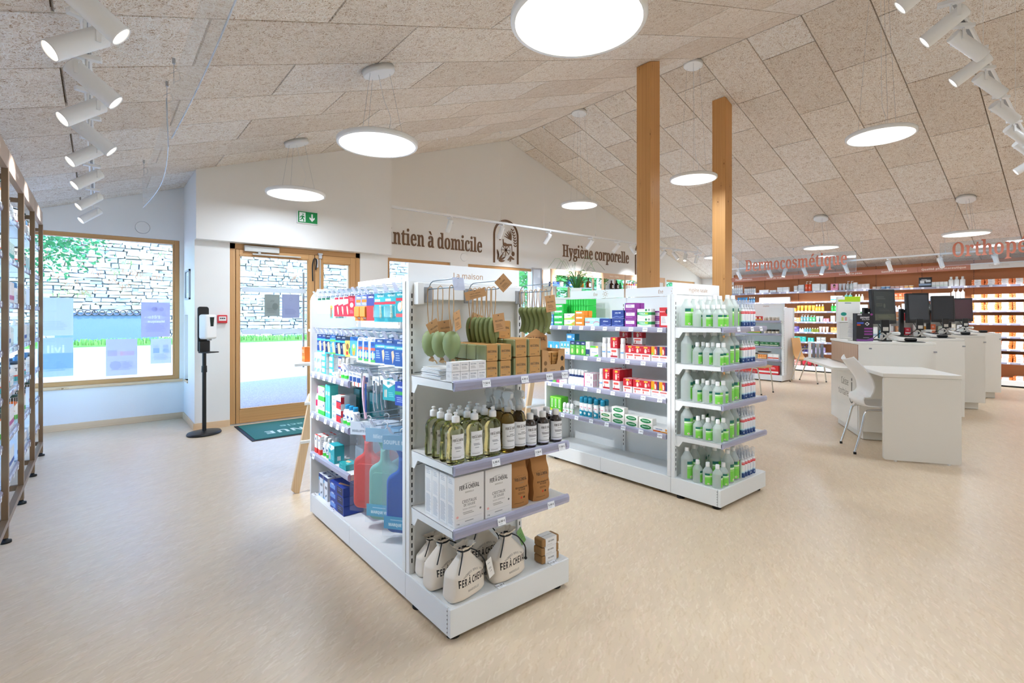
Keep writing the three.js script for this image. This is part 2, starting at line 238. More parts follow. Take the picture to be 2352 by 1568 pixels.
struct('floor', (o) => { mesh('linoleum', metreUv(bb(XL, XR, -0.1, 0, ZG, ZB)), MAT.floor, o); });
{
  const cut = (s, x0, x1, y0, y1) => { const h = new THREE.Path(); h.moveTo(x0, y0); h.lineTo(x0, y1); h.lineTo(x1, y1); h.lineTo(x1, y0); h.closePath(); s.holes.push(h); };
  const gable = shape([[XL, 0], [DX0 + 0.13, 0], [DX0 + 0.13, DH], [DX1 - 0.13, DH], [DX1 - 0.13, 0], [XR, 0], [XR, ceilAt(XR) + 0.1], [RX, RH + 0.1], [XL, ceilAt(XL) + 0.1]]);
  const WIN = [[-1.05, 0.8], [3.64, 4.86], [5.24, 6.96], [7.5, 9.15], [9.5, 11.15], [11.6, 13.0]];
  for (const [a, b] of WIN) cut(gable, a, b, 0.5, 2.255);
  struct('wall_gable', (o) => mesh('plaster', metreUv(new THREE.ExtrudeGeometry(gable, { depth: 0.3, bevelEnabled: false }).translate(0, 0, ZG - 0.3)), MAT.wall, o));
  struct('wall_back', (o) => mesh('plaster', metreUv(new THREE.ExtrudeGeometry(shape([[XL, 0], [XR, 0], [XR, ceilAt(XR) + 0.1], [RX, RH + 0.1], [XL, ceilAt(XL) + 0.1]]), { depth: 0.3, bevelEnabled: false }).translate(0, 0, ZB)), MAT.wall, o));
  const left = shape([[ZG - 0.3, 0], [ZB + 0.3, 0], [ZB + 0.3, ceilAt(XL) + 0.08], [ZG - 0.3, ceilAt(XL) + 0.08]]); cut(left, -6.95, -5.0, 0.5, 1.95); cut(left, -4.6, -2.65, 0.5, 1.95);
  struct('wall_shelf_side', (o) => mesh('plaster', metreUv(new THREE.ExtrudeGeometry(left, { depth: 0.3, bevelEnabled: false }).rotateY(-Math.PI / 2).translate(XL, 0, 0)), MAT.wall, o));
  const right = shape([[ZG - 0.3, 0], [ZB + 0.3, 0], [ZB + 0.3, ceilAt(XR) + 0.08], [ZG - 0.3, ceilAt(XR) + 0.08]]); cut(right, -7.35, -6.65, 0.9, 2.14);
  struct('wall_pharmacy_side', (o) => mesh('plaster', metreUv(new THREE.ExtrudeGeometry(right, { depth: 0.3, bevelEnabled: false }).rotateY(-Math.PI / 2).translate(XR + 0.3, 0, 0)), MAT.wall, o));
  // the entrance porch cuts into the room: door wall, two cheeks and the bulkhead above
  const door = shape([[DX0, 0], [1.2, 0], [1.2, DH - 0.001], [2.8, DH - 0.001], [2.8, 0], [DX1, 0], [DX1, DH], [DX0, DH]]);
  struct('wall_door', (o) => {
    mesh('plaster', metreUv(new THREE.ExtrudeGeometry(door, { depth: 0.15, bevelEnabled: false }).translate(0, 0, DZ - 0.15)), MAT.wall, o);
    mesh('bulkhead', metreUv(new THREE.ExtrudeGeometry(shape([[DX0, DH], [DX1, DH], [DX1, ceilAt(DX1) + 0.05], [DX0, ceilAt(DX0) + 0.05]]), { depth: BZ - ZG, bevelEnabled: false }).translate(0, 0, ZG)), MAT.wall, o);
    const cheek = shape([[ZG, 0], [DZ - 0.15, 0], [DZ - 0.15, DH], [ZG, DH]]); cut(cheek, -7.5, -7.22, 0.5, 1.31);
    mesh('cheek', metreUv(new THREE.ExtrudeGeometry(cheek, { depth: 0.07, bevelEnabled: false }).rotateY(-Math.PI / 2).translate(DX0 + 0.07, 0, 0)), MAT.wall, o);
    mesh('niche_back', bb(DX0 + 0.07, DX0 + 0.13, 0, DH, ZG, DZ - 0.15), MAT.wall, o);
    mesh('niche_sill', rbb(DX0 - 0.012, DX0 + 0.07, 0.478, 0.5, -7.51, -7.21, 0.003), MAT.pale, o);
    mesh('cheek', bb(DX1 - 0.13, DX1, 0, DH, ZG, DZ - 0.15), MAT.wall, o);
    for (let k = 0; k < 17; k++) mesh('cladding_board', metreUv(bb(DX1 - 0.152, DX1 - 0.131, 0.02 + k * 0.126, 0.02 + k * 0.126 + 0.118, -7.42, DZ - 0.16)), MAT.pale, o);
    mesh('corner_post', bb(DX1 - 0.16, DX1 - 0.131, 0, DH, -7.6, -7.43), std('#b9bcbc', 0.7), o);
    mesh('porch_soffit', bb(DX0 + 0.13, DX1 - 0.13, DH - 0.02, DH, ZG - 0.3, DZ - 0.15), MAT.pale, o);
  });
  // windows: pale wooden frame, pane, sill board, white reveal lip
  WIN.forEach(([a, b], i) => {
    const o = struct('window_' + (i + 1)), z0 = ZG - 0.11, z1 = ZG - 0.03, w = 0.05;
    mesh('frame', [metreUv(rbb(a, a + w, 0.5, 2.255, z0, z1)), metreUv(rbb(b - w, b, 0.5, 2.255, z0, z1))], MAT.frame, o);
    mesh('frame', [metreUv(rbb(a + w, b - w, 2.255 - w, 2.255, z0, z1)), metreUv(rbb(a + w, b - w, 0.5, 0.5 + w, z0, z1))], MAT.frameAcross, o);
    mesh('bead', [metreUv(rbb(a + w, a + w + 0.018, 0.5 + w, 2.255 - w, z0 + 0.01, z1 - 0.02)), metreUv(rbb(b - w - 0.018, b - w, 0.5 + w, 2.255 - w, z0 + 0.01, z1 - 0.02))], MAT.frame, o);
    mesh('pane', bb(a + w, b - w, 0.5 + w, 2.255 - w, z0 + 0.03, z0 + 0.031), MAT.glass, o);
    mesh('sill', metreUv(rbb(a - 0.03, Math.min(b + 0.03, i ? 99 : DX0 - 0.002), 0.468, 0.5, ZG - 0.06, ZG + 0.03, 0.004)), MAT.pale, o);
    if (i) mesh('sash_stay', rbb(b - 0.1, b - 0.06, 2.16, 2.185, z1, z1 + 0.02), MAT.dark, o);
  });
  const sidePane = (name, z0, z1, y0, y1, x) => struct(name, (o) => {
    mesh('frame', [bb(x - 0.06, x, y0, y0 + 0.05, z0, z1), bb(x - 0.06, x, y1 - 0.05, y1, z0, z1), bb(x - 0.06, x, y0, y1, z0, z0 + 0.05), bb(x - 0.06, x, y0, y1, z1 - 0.05, z1)].map((g) => metreUv(g)), MAT.frame, o);
    mesh('pane', bb(x - 0.03, x - 0.029, y0 + 0.05, y1 - 0.05, z0 + 0.05, z1 - 0.05), MAT.glass, o);
  });
  sidePane('window_7', -6.95, -5.0, 0.5, 1.95, XL - 0.04); sidePane('window_8', -4.6, -2.65, 0.5, 1.95, XL - 0.04); sidePane('window_9', -7.35, -6.65, 0.9, 2.14, XR + 0.12);
  // baseboards
  const base = (name, g) => struct(name, (o) => mesh('board', metreUv(g), MAT.pale, o));
  base('baseboard_window', rbb(XL, DX0, 0, 0.075, ZG, ZG + 0.016, 0.003)); base('baseboard_cheek', rbb(DX0 - 0.016, DX0, 0, 0.075, ZG + 0.016, DZ, 0.003));
  base('baseboard_door', rbb(DX0 - 0.016, 1.2, 0, 0.075, DZ, DZ + 0.016, 0.003)); base('baseboard_gable', rbb(DX1, XR, 0, 0.075, ZG, ZG + 0.016, 0.003)); base('baseboard_back', rbb(XL, XR, 0, 0.075, ZB - 0.016, ZB, 0.003));
}
// ---------- ceiling: wood-wool boards 0.62 by 1.24 laid across the slope, cross joints staggered ----------
struct('ceiling', (o) => {
  const wools = ['#ffffff', '#f9f5f0', '#fffcf8', '#f4efe9'].map((c) => { const m = MAT.wool.clone(); m.color = C(c); return m; }), cache = {};
  const board = (L, W, v) => {
    const key = L.toFixed(3) + W.toFixed(3) + v; if (cache[key]) return cache[key];
    const g = new THREE.BoxGeometry(L - 0.004, 0.025, W - 0.004), p = g.attributes.position, n = g.attributes.uv;
    for (let i = 0; i < p.count; i++) if (p.getY(i) < 0) { p.setX(i, p.getX(i) - Math.sign(p.getX(i)) * 0.0045); p.setZ(i, p.getZ(i) - Math.sign(p.getZ(i)) * 0.0045); }
    for (let i = 0; i < p.count; i++) n.setXY(i, (p.getX(i) + v * 0.37) / 1.2, (p.getZ(i) + p.getY(i) * 0.5 + v * 0.61) / 1.2);
    g.computeVertexNormals(); return (cache[key] = g);
  };
  let n = 0;
  for (let k = -1; k < 18; k++) {
    const z0 = Math.max(ZG, -7.26 + k * 0.62), z1 = Math.min(ZB, -7.26 + (k + 1) * 0.62); if (z1 - z0 < 0.05) continue;
    const odd = Math.abs(k) % 2;
    for (const side of [0, 1]) {
      const cuts = [side ? RX : XL], end = side ? XR : RX, first = side ? (odd ? 7.79 : 7.2) - 1.18 * 3 : (odd ? 1.03 : 1.62) - 1.18 * 4;
      for (let x = first; x < end - 0.12; x += 1.18) if (x > cuts[0] + 0.12) cuts.push(x);
      cuts.push(end);
      for (let i = 0; i + 1 < cuts.length; i++) {
        const a = cuts[i], b = cuts[i + 1], s = side ? -SR : SL, ang = Math.atan(s), L = (b - a) / Math.cos(ang), x = (a + b) / 2;
        mesh('board', board(L, z1 - z0, n % 5), wools[(n * 7 + k) % 4 < 0 ? 0 : (n * 7 + k + 1) % 4], o, [x - 0.0125 * Math.sin(ang), ceilAt(x) + 0.0125 * Math.cos(ang), (z0 + z1) / 2], [0, 0, ang]); n++;
      }
    }
  }
  const deck = shape([[XL - 0.5, ceilAt(XL) - SL * 0.5 + 0.03], [RX, RH + 0.03], [XR + 0.5, ceilAt(XR) - SR * 0.5 + 0.03], [XR + 0.5, ceilAt(XR) - SR * 0.5 + 0.3], [RX, RH + 0.3], [XL - 0.5, ceilAt(XL) - SL * 0.5 + 0.3]]);
  mesh('roof_deck', new THREE.ExtrudeGeometry(deck, { depth: ZB + 0.7 - (ZG - 0.9), bevelEnabled: false }).translate(0, 0, ZG - 0.9), MAT.joint, o);
});
// ---------- posts ----------
for (const [x, lab] of [[5.15, 'square pine post meeting the slope on the entrance side of the ridge'], [6.97, 'square pine post standing behind the nasal hygiene shelf header']]) {
  const hi = ceilAt(x), hi2 = ceilAt(x + 0.2), g = ext(shape([[0, 0], [0.2, 0], [0.2, hi2 - 0.004], [0, hi - 0.004]]), 0.2, 0.004, 1);
  const p = mesh(numbered('timber_post'), metreUv(g, 1, x, 0.3), MAT.pine, null, [x, 0, -3.8]); tag(p, lab, 'post', 'timber posts under the ridge'); scene.add(p);
}
// ---------- outdoors ----------
const GRIT = new THREE.MeshStandardMaterial({ map: tiled(gritTex, 0.7, 0.7), roughness: 0.95 });
struct('ground', (o) => { mesh('asphalt', [bb(-60, 80, -0.2, -0.012, -80, ZG - 0.02), bb(-60, XL - 0.32, -0.2, -0.012, ZG - 0.02, 40), bb(DX0 + 0.131, DX1 - 0.131, -0.2, -0.011, ZG - 0.02, DZ - 0.15)].map((g) => metreUv(g)), GRIT, o); });
{
  const grass = thing('grass_verge', 'strip of green grass along the foot of the stone wall', 'grass'); grass.userData.kind = 'stuff';
  mesh('turf', metreUv(bb(-14, 40, -0.012, 0.05, -29.35, -27.4)), std('#557a30', 0.95), grass);
  const blade = new THREE.PlaneGeometry(0.05, 0.22).translate(0, 0.11, 0), im = new THREE.InstancedMesh(blade, std('#68953a', 0.9, { side: THREE.DoubleSide }), 6000), m4 = new THREE.Matrix4(); im.name = 'blades';
  for (let i = 0; i < 6000; i++) { m4.compose(V(rr(-8, 30), 0.04, rr(-29.3, -27.4)), new THREE.Quaternion().setFromEuler(new THREE.Euler(rr(-0.4, 0.4), rr(0, 6.28), 0)), V(1, rr(0.5, 1.2), 1)); im.setMatrixAt(i, m4); }
  grass.add(im);
}
{
  const wall = thing('stone_wall', 'tall sunlit rubble stone wall across the street', 'wall', [0, 0, -31]);
  mesh('mortar', bb(-14, 40, 0, 9, -0.6, -0.08), std('#6f6b66', 0.95, { bumpMap: roughCast, bumpScale: 0.01 }), wall);
  const tones = ['#b5aa98', '#a2988a', '#c2b8a8', '#948e86', '#b5a27f', '#a6a8a8'].map((c) => std(c, 0.95, { bumpMap: tiled(roughCast, 1, 1), bumpScale: 0.015 })), all = [];
  for (let y = 0.02; y < 8.9;) {
    const h = rr(0.13, 0.25);
    for (let x = -12 + rr(0, 0.3); x < 38;) { const w = rr(0.22, 0.68); all.push({ x: x + w / 2, y: y + h / 2 + rr(-0.02, 0.02), w: w - 0.03, h: h - 0.025, t: Math.floor(rnd() * 6) }); x += w; }
    y += h;
  }
  const rock = (s) => { const g = new THREE.BoxGeometry(s.w, s.h, 0.16), p = g.attributes.position, j = {}; for (let i = 0; i < p.count; i++) { const k = [p.getX(i) > 0, p.getY(i) > 0, p.getZ(i) > 0].join(); j[k] ??= [rr(-0.05, 0.05) * s.w * 2, rr(-0.15, 0.15) * s.h, rr(-0.05, 0.04)]; p.setXYZ(i, p.getX(i) + j[k][0], p.getY(i) + j[k][1], p.getZ(i) + j[k][2]); } g.computeVertexNormals(); return g; };
  const seen = all.filter((s) => (s.x > -2.6 && s.x < 3.6 && s.y > 1.4 && s.y < 6.6) || (s.x > 5.4 && s.x < 9.2 && s.y > 0.5 && s.y < 6)).sort((a, b) => b.w * b.h - a.w * a.h).slice(0, 300), set = new Set(seen), rest = tones.map(() => []);
  for (const s of all) { const g = rock(s); if (set.has(s)) mesh('stone', g, tones[s.t], wall, [s.x, s.y, 0]); else if (s.x < 34) rest[s.t].push(g.translate(s.x, s.y, 0)); }
  rest.forEach((r, i) => { const q = mesh('stones', r, tones[i], wall); q.userData.kind = 'stuff'; });
  for (let i = 0; i < 26; i++) { const q = mesh('dry_weed', [0, 1, 2, 3, 4, 5, 6, 7].map(() => new THREE.PlaneGeometry(0.025, rr(0.1, 0.24)).rotateZ(rr(-0.8, 0.8)).rotateX(0.4).translate(rr(-0.3, 0.3), rr(-0.1, 0.2), 0.14)), std(i % 4 ? '#a9714a' : '#7d8c4a', 0.95, { side: THREE.DoubleSide }), wall, [rr(-2.5, 9), rr(2.2, 5), 0]); }
}
{
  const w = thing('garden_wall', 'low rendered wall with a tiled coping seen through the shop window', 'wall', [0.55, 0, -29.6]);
  mesh('render', metreUv(bb(-2.0, 1.7, 0, 1.42, -0.2, 0.2)), std('#5c6a74', 0.95, { bumpMap: roughCast, bumpScale: 0.02 }), w);  // grey-blue render, its colour darkened further to stand in for shade
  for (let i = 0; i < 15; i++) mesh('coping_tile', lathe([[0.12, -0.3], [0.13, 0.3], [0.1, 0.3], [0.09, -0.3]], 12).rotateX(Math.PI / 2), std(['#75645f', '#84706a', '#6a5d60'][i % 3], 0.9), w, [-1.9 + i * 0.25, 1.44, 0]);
}
function tree(label, x, z, cy, r, n, size, tone, lean = 0) {
  const t = thing('tree', label, 'tree', [x, 0, z], 0, 'trees outside the gable windows');
  mesh('trunk', tube([[lean, 0, 0], [lean * 0.6, cy * 0.4, 0.1], [0, cy * 0.8, 0], [0, cy, 0]], r * 0.09, 10, 8), std('#6b5844', 0.95), t);
  const pos = [], idx = [];
  for (let i = 0; i < n; i++) {
    const u = V(rr(-1, 1), rr(-1, 1), rr(-1, 1)).normalize().multiplyScalar(Math.cbrt(rr(0.25, 1)) * r * (0.8 + 0.35 * Math.sin(i * 0.7))); u.y = u.y * 0.75 + cy;
    const a = V(rr(-1, 1), rr(-0.6, 0.6), rr(-1, 1)).normalize(), b = V(rr(-1, 1), rr(-1, 1), rr(-1, 1)).cross(a).normalize(), s = size * rr(0.6, 1.2), k = pos.length / 3;
    for (const [p, q] of [[-1, 0], [0, 0.45], [1, 0], [0, -0.45]]) { const v = u.clone().addScaledVector(a, p * s).addScaledVector(b, q * s); pos.push(v.x, v.y, v.z); }
    idx.push(k, k + 1, k + 2, k, k + 2, k + 3);
  }
  const g = new THREE.BufferGeometry(); g.setAttribute('position', new THREE.Float32BufferAttribute(pos, 3)); g.setIndex(idx); g.computeVertexNormals();
  const c = mesh('foliage', g, phy(tone, 0.85, { transmission: 0.35, thickness: 0, side: THREE.DoubleSide }), t); c.userData.kind = 'stuff';
}
tree('broad-leaved tree whose branch hangs across the shop window', -1.75, -14, 3.65, 2.2, 11000, 0.065, '#2f7f3c', -0.6);
tree('bright green tree seen through the gable window behind the home shelf', 17.6, -22, 4.2, 3.6, 3600, 0.2, '#4f9a3c');
tree('tall green tree behind the amber bottles on the hygiene shelves', 27, -25, 4.6, 4.4, 4200, 0.22, '#3f8f42');
tree('dense green tree beyond the window beside the second pine post', 37, -25, 4.6, 4.6, 4200, 0.22, '#378745');
// ---------- pendant discs: white canopy on the slope, three wires, cable, rim and glowing diffuser ----------
const lampRim = lathe([[0.285, -0.012], [0.3, -0.014], [0.306, -0.004], [0.306, 0.018], [0.296, 0.026], [0.02, 0.026], [0, 0.026]], 48), lampDisc = new THREE.CylinderGeometry(0.286, 0.286, 0.006, 48), canopyGeo = lathe([[0, -0.045], [0.118, -0.045], [0.125, -0.038], [0.125, 0.004], [0, 0.004]], 32);
function pendant(x, z, h, label) {
  const o = thing('pendant_lamp', label, 'lamp', [x, h, z], 0, 'round disc pendant lamps'), up = ceilAt(x) - h, ang = Math.atan(x < RX ? SL : -SR) * (Math.abs(x - RX) < 0.2 ? 0.3 : 1);
  mesh('rim', lampRim, MAT.plastic, o); mesh('diffuser', lampDisc, MAT.glow, o, [0, -0.006, 0]);
  mesh('canopy', canopyGeo, MAT.plastic, o, [0, up - (Math.abs(x - RX) < 0.2 ? 0.012 : 0.002), 0], [0, 0, ang]);
  for (let k = 0; k < 3; k++) { const a = k * 2.094 + 0.5; mesh('wire', rod([Math.cos(a) * 0.2, 0.024, Math.sin(a) * 0.2], [Math.cos(a) * 0.09, up - 0.035, Math.sin(a) * 0.09], 0.0012, 4), MAT.steel, o); }
  mesh('cable', tube([[0.02, 0.02, 0], [0.07, 0.1, 0.03], [0.1, 0.22, 0.02], [0.05, 0.36, 0], [0.005, up - 0.04, 0]], 0.002, 14, 5), MAT.white, o);
  const l = new THREE.RectAreaLight(LAMP_TINT, LAMP_POWER, 0.4, 0.4); l.name = 'pendant_glow'; l.position.set(0, -0.016, 0); l.rotation.x = -Math.PI / 2; o.add(l);
}
const rowName = { 1.67: 'entrance aisle', 6.2: 'ridge', 10.78: 'pharmacy wall' };
for (const [x, h] of [[1.67, 2.63], [6.2, 3.15], [10.78, 2.62]]) [[-5.73, 'next to the gable wall'], [-3.65, 'second from the gable wall'], [-1.55, 'third from the gable wall'], [0.5, 'fourth from the gable wall'], [2.6, 'against the back wall']].forEach(([z, w]) => pendant(x, z, h, `white disc pendant lamp of the ${rowName[x]} row, ${w}`));

// ---------- track lights ----------
const spotBody = lathe([[0.0, -0.1], [0.034, -0.1], [0.0375, -0.096], [0.0375, 0.1], [0.036, 0.104], [0.033, 0.1], [0.032, 0.09]], 24).rotateX(Math.PI / 2), spotLens = new THREE.CircleGeometry(0.0325, 24).translate(0, 0, 0.094);
function spot(label, group, at, aim, size = 1, power = SPOT_POWER, drop = 0.1) {
  const o = thing('track_spotlight', label, 'spotlight', at, 0, group), d = V(...aim).normalize();
  mesh('adapter', rb(0.11, 0.022, 0.034, 0.004), MAT.plastic, o, [0, -0.02, 0], [0, Math.atan2(aim[0], aim[2]) + Math.PI / 2, 0]);
  mesh('stem', cyl(0.006, 0.006, drop - 0.03, 8, 0, -drop + 0.01, 0), MAT.plastic, o);
  const head = new THREE.Group(); head.name = 'head'; head.position.set(0, -drop - 0.015, 0).addScaledVector(d, 0.03); head.quaternion.setFromUnitVectors(V(0, 0, 1), d); head.scale.setScalar(size); o.add(head);
  mesh('barrel', spotBody, MAT.plastic, head); mesh('lens', spotLens, MAT.lens, head);
  mesh('yoke', [bx(0.006, 0.05, 0.016, 0.041, 0.02, -0.03), bx(0.006, 0.05, 0.016, -0.041, 0.02, -0.03), bx(0.088, 0.006, 0.016, 0, 0.047, -0.03)], MAT.plastic, o, [0, -drop - 0.01, 0], [0, Math.atan2(aim[0], aim[2]), 0]);
  const l = new THREE.SpotLight(SPOT_TINT, power, 0, 0.62, 0.7); l.name = 'spot_glow'; l.castShadow = true; l.shadow.radius = 1.4;
  l.position.copy(head.position).addScaledVector(d, 0.107 * size); l.target.position.copy(head.position).addScaledVector(d, 2); o.add(l, l.target);
}
function track(label, a, b, hangers, extra) {
  const o = thing('lighting_track', label, 'track'), A = V(...a), B = V(...b), along = Math.abs(b[0] - a[0]) > 0.1;
  mesh('rail', along ? rbb(a[0], b[0], a[1], a[1] + 0.034, a[2] - 0.018, a[2] + 0.018, 0.003) : rbb(a[0] - 0.018, a[0] + 0.018, a[1], a[1] + 0.034, b[2], a[2], 0.003), MAT.plastic, o);
  mesh('groove', along ? bb(a[0] + 0.02, b[0] - 0.02, a[1] - 0.0005, a[1] + 0.001, a[2] - 0.008, a[2] + 0.008) : bb(a[0] - 0.008, a[0] + 0.008, a[1] - 0.0005, a[1] + 0.001, b[2] + 0.02, a[2] - 0.02), MAT.grey, o);
  for (const s of hangers) { const x = along ? s : a[0], z = along ? a[2] : s; mesh('hanger', [rod([x, a[1] + 0.03, z], [x, ceilAt(x) - 0.02, z], 0.0014, 4), cyl(0.004, 0.007, 0.04, 8, x, a[1] + 0.034, z), cyl(0.008, 0.014, 0.035, 10, x, ceilAt(x) - 0.045, z)], MAT.plastic, o); }
  if (extra) extra(o);
}
track('white suspended lighting track along the gable wall above the brown lettering', [3.05, 2.84, -6.59], [11.56, 2.84, -6.59], [3.15, 4.15, 5.2, 6.2, 7.6, 9.0, 10.4, 11.4], (o) => mesh('feed_cable', tube([[3.06, 2.87, -6.59], [3.12, 2.91, -6.58], [3.14, 3.0, -6.58], [3.12, 3.3, -6.57], [3.13, ceilAt(3.13), -6.57]], 0.008, 18, 6), MAT.black, o));
const along = (n, of) => (i) => `${ORD[i]} white spotlight ${of}`;
{ const L = along(0, 'from the entrance on the gable lighting track'); [[4.2, [-0.05, -0.85, -0.42]], [5.22, [-0.05, -0.85, -0.42]], [6.31, [-0.1, -0.75, -0.6]], [7.46, [-0.1, -0.75, -0.6]], [8.28, [-0.15, -0.7, -0.65]], [8.78, [0.25, -0.75, 0.45]], [9.95, [0, -0.7, -0.7]], [10.39, [0.2, -0.75, 0.5]], [10.85, [-0.4, -0.7, 0.1]], [11.34, [0, -0.95, -0.2]]].forEach(([x, d], i) => spot(L(i), 'spotlights on the gable track', [x, 2.84, -6.59], d)); }
track('white lighting track under the low slope beside the bronze shelving', [-0.04, 2.5, 1.5], [-0.04, 2.5, -7.15], [-6.8, -5.5, -3.7, -2.0, -0.3]);
{ const L = along(0, 'from the shop window on the bronze shelving track'); [[-6.95, -1], [-6.1, -1], [-5.13, -1], [-4.36, -1], [-3.9, 1], [-3.45, -1], [-3.0, 1], [-2.6, -1], [-2.28, 1], [-1.4, -1], [-0.6, 1]].forEach(([z, s], i) => spot(L(i), 'spotlights on the bronze shelving track', [-0.04, 2.5, z], [0.72 * s, -0.62, s < 0 ? 0.25 : 0.1], 1.06, SPOT_POWER * (z > -2.5 ? 0.3 : s > 0 ? 1.6 : 0.22))); }
track('white suspended lighting track over the middle aisle, crossing the picture corner', [2.5, 2.95, -0.55], [9.2, 2.95, -0.55], [2.8, 4.4, 6.0, 7.6, 9.0]);
{ const L = along(0, 'from the window side on the middle aisle track'); [[2.95, -1], [3.42, -1], [3.75, 1], [4.15, -1], [4.5, 1], [5.19, 1], [5.93, 1], [6.5, 1], [7.2, -1], [8.2, 1]].forEach(([x, s], i) => spot(L(i), 'spotlights on the middle aisle track', [x, 2.95, -0.55], [s > 0 ? 0.55 : -0.15, -0.55, s > 0 ? 0.5 : -0.75], 1, SPOT_POWER * (s > 0 ? 0.22 : 0.5))); }
track('white lighting track in front of the terracotta wall shelves', [11.95, 2.42, 0.8], [11.95, 2.42, -6.2], [-5.9, -4.6, -3.3, -2.0, -0.7]);
{ const L = along(0, 'from the gable wall on the terracotta wall track'); [[-5.835, 1], [-5.11, 1], [-4.78, -1], [-4.38, 1], [-4.01, -1], [-3.585, 1], [-2.85, 1], [-2.07, 1], [-1.34, 1], [-0.6, 1], [0.2, 1]].forEach(([z, s], i) => spot(L(i), 'spotlights on the terracotta wall track', [11.95, 2.42, z], s > 0 ? [0.62, -0.78, 0.1] : [-0.35, -0.85, -0.1], 1, s > 0 ? SPOT_POWER * 0.9 : SPOT_POWER * 0.4)); }

// ---------- lettering ----------
const serif = await new FontLoader().loadAsync('fonts/droid/droid_serif_bold.typeface.json');
const advance = (ch, s) => ((serif.data.glyphs[ch] ?? serif.data.glyphs.o).ha * s) / serif.data.resolution;
const widthOf = (text, s, k = 1) => [...text].reduce((a, ch) => a + advance(ch, s) * k, 0);
function letters(o, text, size, mat, depth, k = 1) {
  let x = 0;
  for (const ch of text) { if (ch !== ' ') { const g = new TextGeometry(ch, { font: serif, size, depth, curveSegments: 5, bevelEnabled: false }); g.scale(k, 1, 1); mesh('letter', g, mat, o, [x, 0, 0]); } x += advance(ch, size) * k; }
}
{
  const s = 0.262, k1 = 0.98 / widthOf('domicile', s), full = widthOf('Maintien à domicile', s, k1);
  const m = thing('wall_lettering', 'brown serif lettering reading Maintien à domicile on the gable wall', 'lettering', [5.56 - full, 2.485, ZG]); letters(m, 'Maintien à domicile', s, MAT.letterBrown, 0.012, k1);
  const k2 = 2.3 / widthOf('Hygiène corporelle', s), h = thing('wall_lettering', 'brown serif lettering reading Hygiène corporelle above the wooden shelves', 'lettering', [7.69, 2.575, ZG]); letters(h, 'Hygiène corporelle', s, MAT.letterBrown, 0.012, k2);
}
function emblem(x, label) {
  const o = thing('wall_emblem', label, 'emblem', [x, 2.32, ZG], 0, 'brown arch emblems'), M = MAT.letterBrown, t = 0.012;
  const arch = (w, wid) => { const s = new THREE.Shape(), R = w / 2, H = 0.85 - 0.315; s.moveTo(-R, 0); s.lineTo(-R, H); s.absarc(0, H, R, Math.PI, 0, true); s.lineTo(R, 0); s.lineTo(R - wid, 0); s.lineTo(R - wid, H); s.absarc(0, H, R - wid, 0, Math.PI, false); s.lineTo(-R + wid, 0); s.closePath(); return new THREE.ExtrudeGeometry(s, { depth: t, bevelEnabled: false, curveSegments: 24 }); };
  mesh('arch', arch(0.63, 0.018), M, o); mesh('arch', arch(0.575, 0.012), M, o);
  const ring = new THREE.Shape(); ring.absarc(0, 0, 0.128, 0, 6.2832); const hole = new THREE.Path(); hole.absarc(0, 0, 0.11, 0, 6.2832, true); ring.holes.push(hole);
  const wheel = mesh('wheel', [new THREE.ExtrudeGeometry(ring, { depth: t, bevelEnabled: false, curveSegments: 28 }), ...[0, 1, 2, 3].map((i) => bx(0.22, 0.009, t, 0, 0, t / 2).rotateZ((i * Math.PI) / 4)), cyl(0.026, 0.026, t, 16).rotateX(Math.PI / 2)], M, o, [-0.01, 0.26, 0]);
  const leaf = (l, w) => { const s = new THREE.Shape(); s.moveTo(0, 0); s.quadraticCurveTo(w, l * 0.5, 0, l); s.quadraticCurveTo(-w * 0.25, l * 0.5, 0, 0); return new THREE.ExtrudeGeometry(s, { depth: t, bevelEnabled: false, curveSegments: 6 }); };
  [[-0.215, 0.06, 0.16, -0.1], [-0.2, 0.06, 0.17, -0.75], [-0.19, 0.05, 0.2, -1.1], [-0.19, 0.045, 0.16, -1.5], [-0.2, 0.12, 0.14, 0.2]].forEach(([x2, y, l, a]) => mesh('leaf', leaf(l, 0.06).rotateZ(a), M, o, [x2, y, 0]));
  mesh('barrow', ext(shape([[-0.08, 0.36], [-0.05, 0.33], [0.06, 0.34], [0.14, 0.36], [0.14, 0.39], [0.02, 0.385], [-0.03, 0.405], [-0.06, 0.4], [-0.07, 0.47], [-0.085, 0.47]]), t), M, o);
  mesh('spoon', [bx(0.008, 0.15, t, 0.155, 0.29, t / 2).rotateZ(0.03), cyl(0.036, 0.036, t, 14).scale(1, 1, 1.3).rotateX(Math.PI / 2).translate(0.175, 0.2, 0)], M, o);
  mesh('arrow_leaf', ext(shape([[0.11, 0.1], [0.03, 0.01], [0.06, 0.0], [0.1, 0.035], [0.09, -0.02], [0.12, -0.01], [0.125, 0.04], [0.18, 0.02], [0.21, 0.04]]).clone(), t), M, o, [0, 0.06, 0]);
  for (let i = 0; i < 7; i++) for (const q of [-1, 1]) mesh('leaf', leaf(0.055, 0.03).rotateZ(q * 0.75), M, o, [0.225 - i * i * 0.0016 * 1.2, 0.34 + i * 0.052, 0]);
  [0.1, 0.35, 0.6, 0.9, 1.2].forEach((a) => mesh('leaf', leaf(0.2, 0.03).rotateZ(a), M, o, [0.13, 0.46, 0])); [[-0.17, 0.62], [-0.16, 0.55], [-0.18, 0.48], [-0.17, 0.44]].forEach(([x2, y]) => mesh('leaf', leaf(0.06, 0.05).rotateZ(-0.6), M, o, [x2, y, 0]));
}
emblem(6.135, 'brown arch emblem with a wheel and leaves between the two wall letterings'); emblem(10.55, 'brown arch emblem half hidden behind the first pine post');
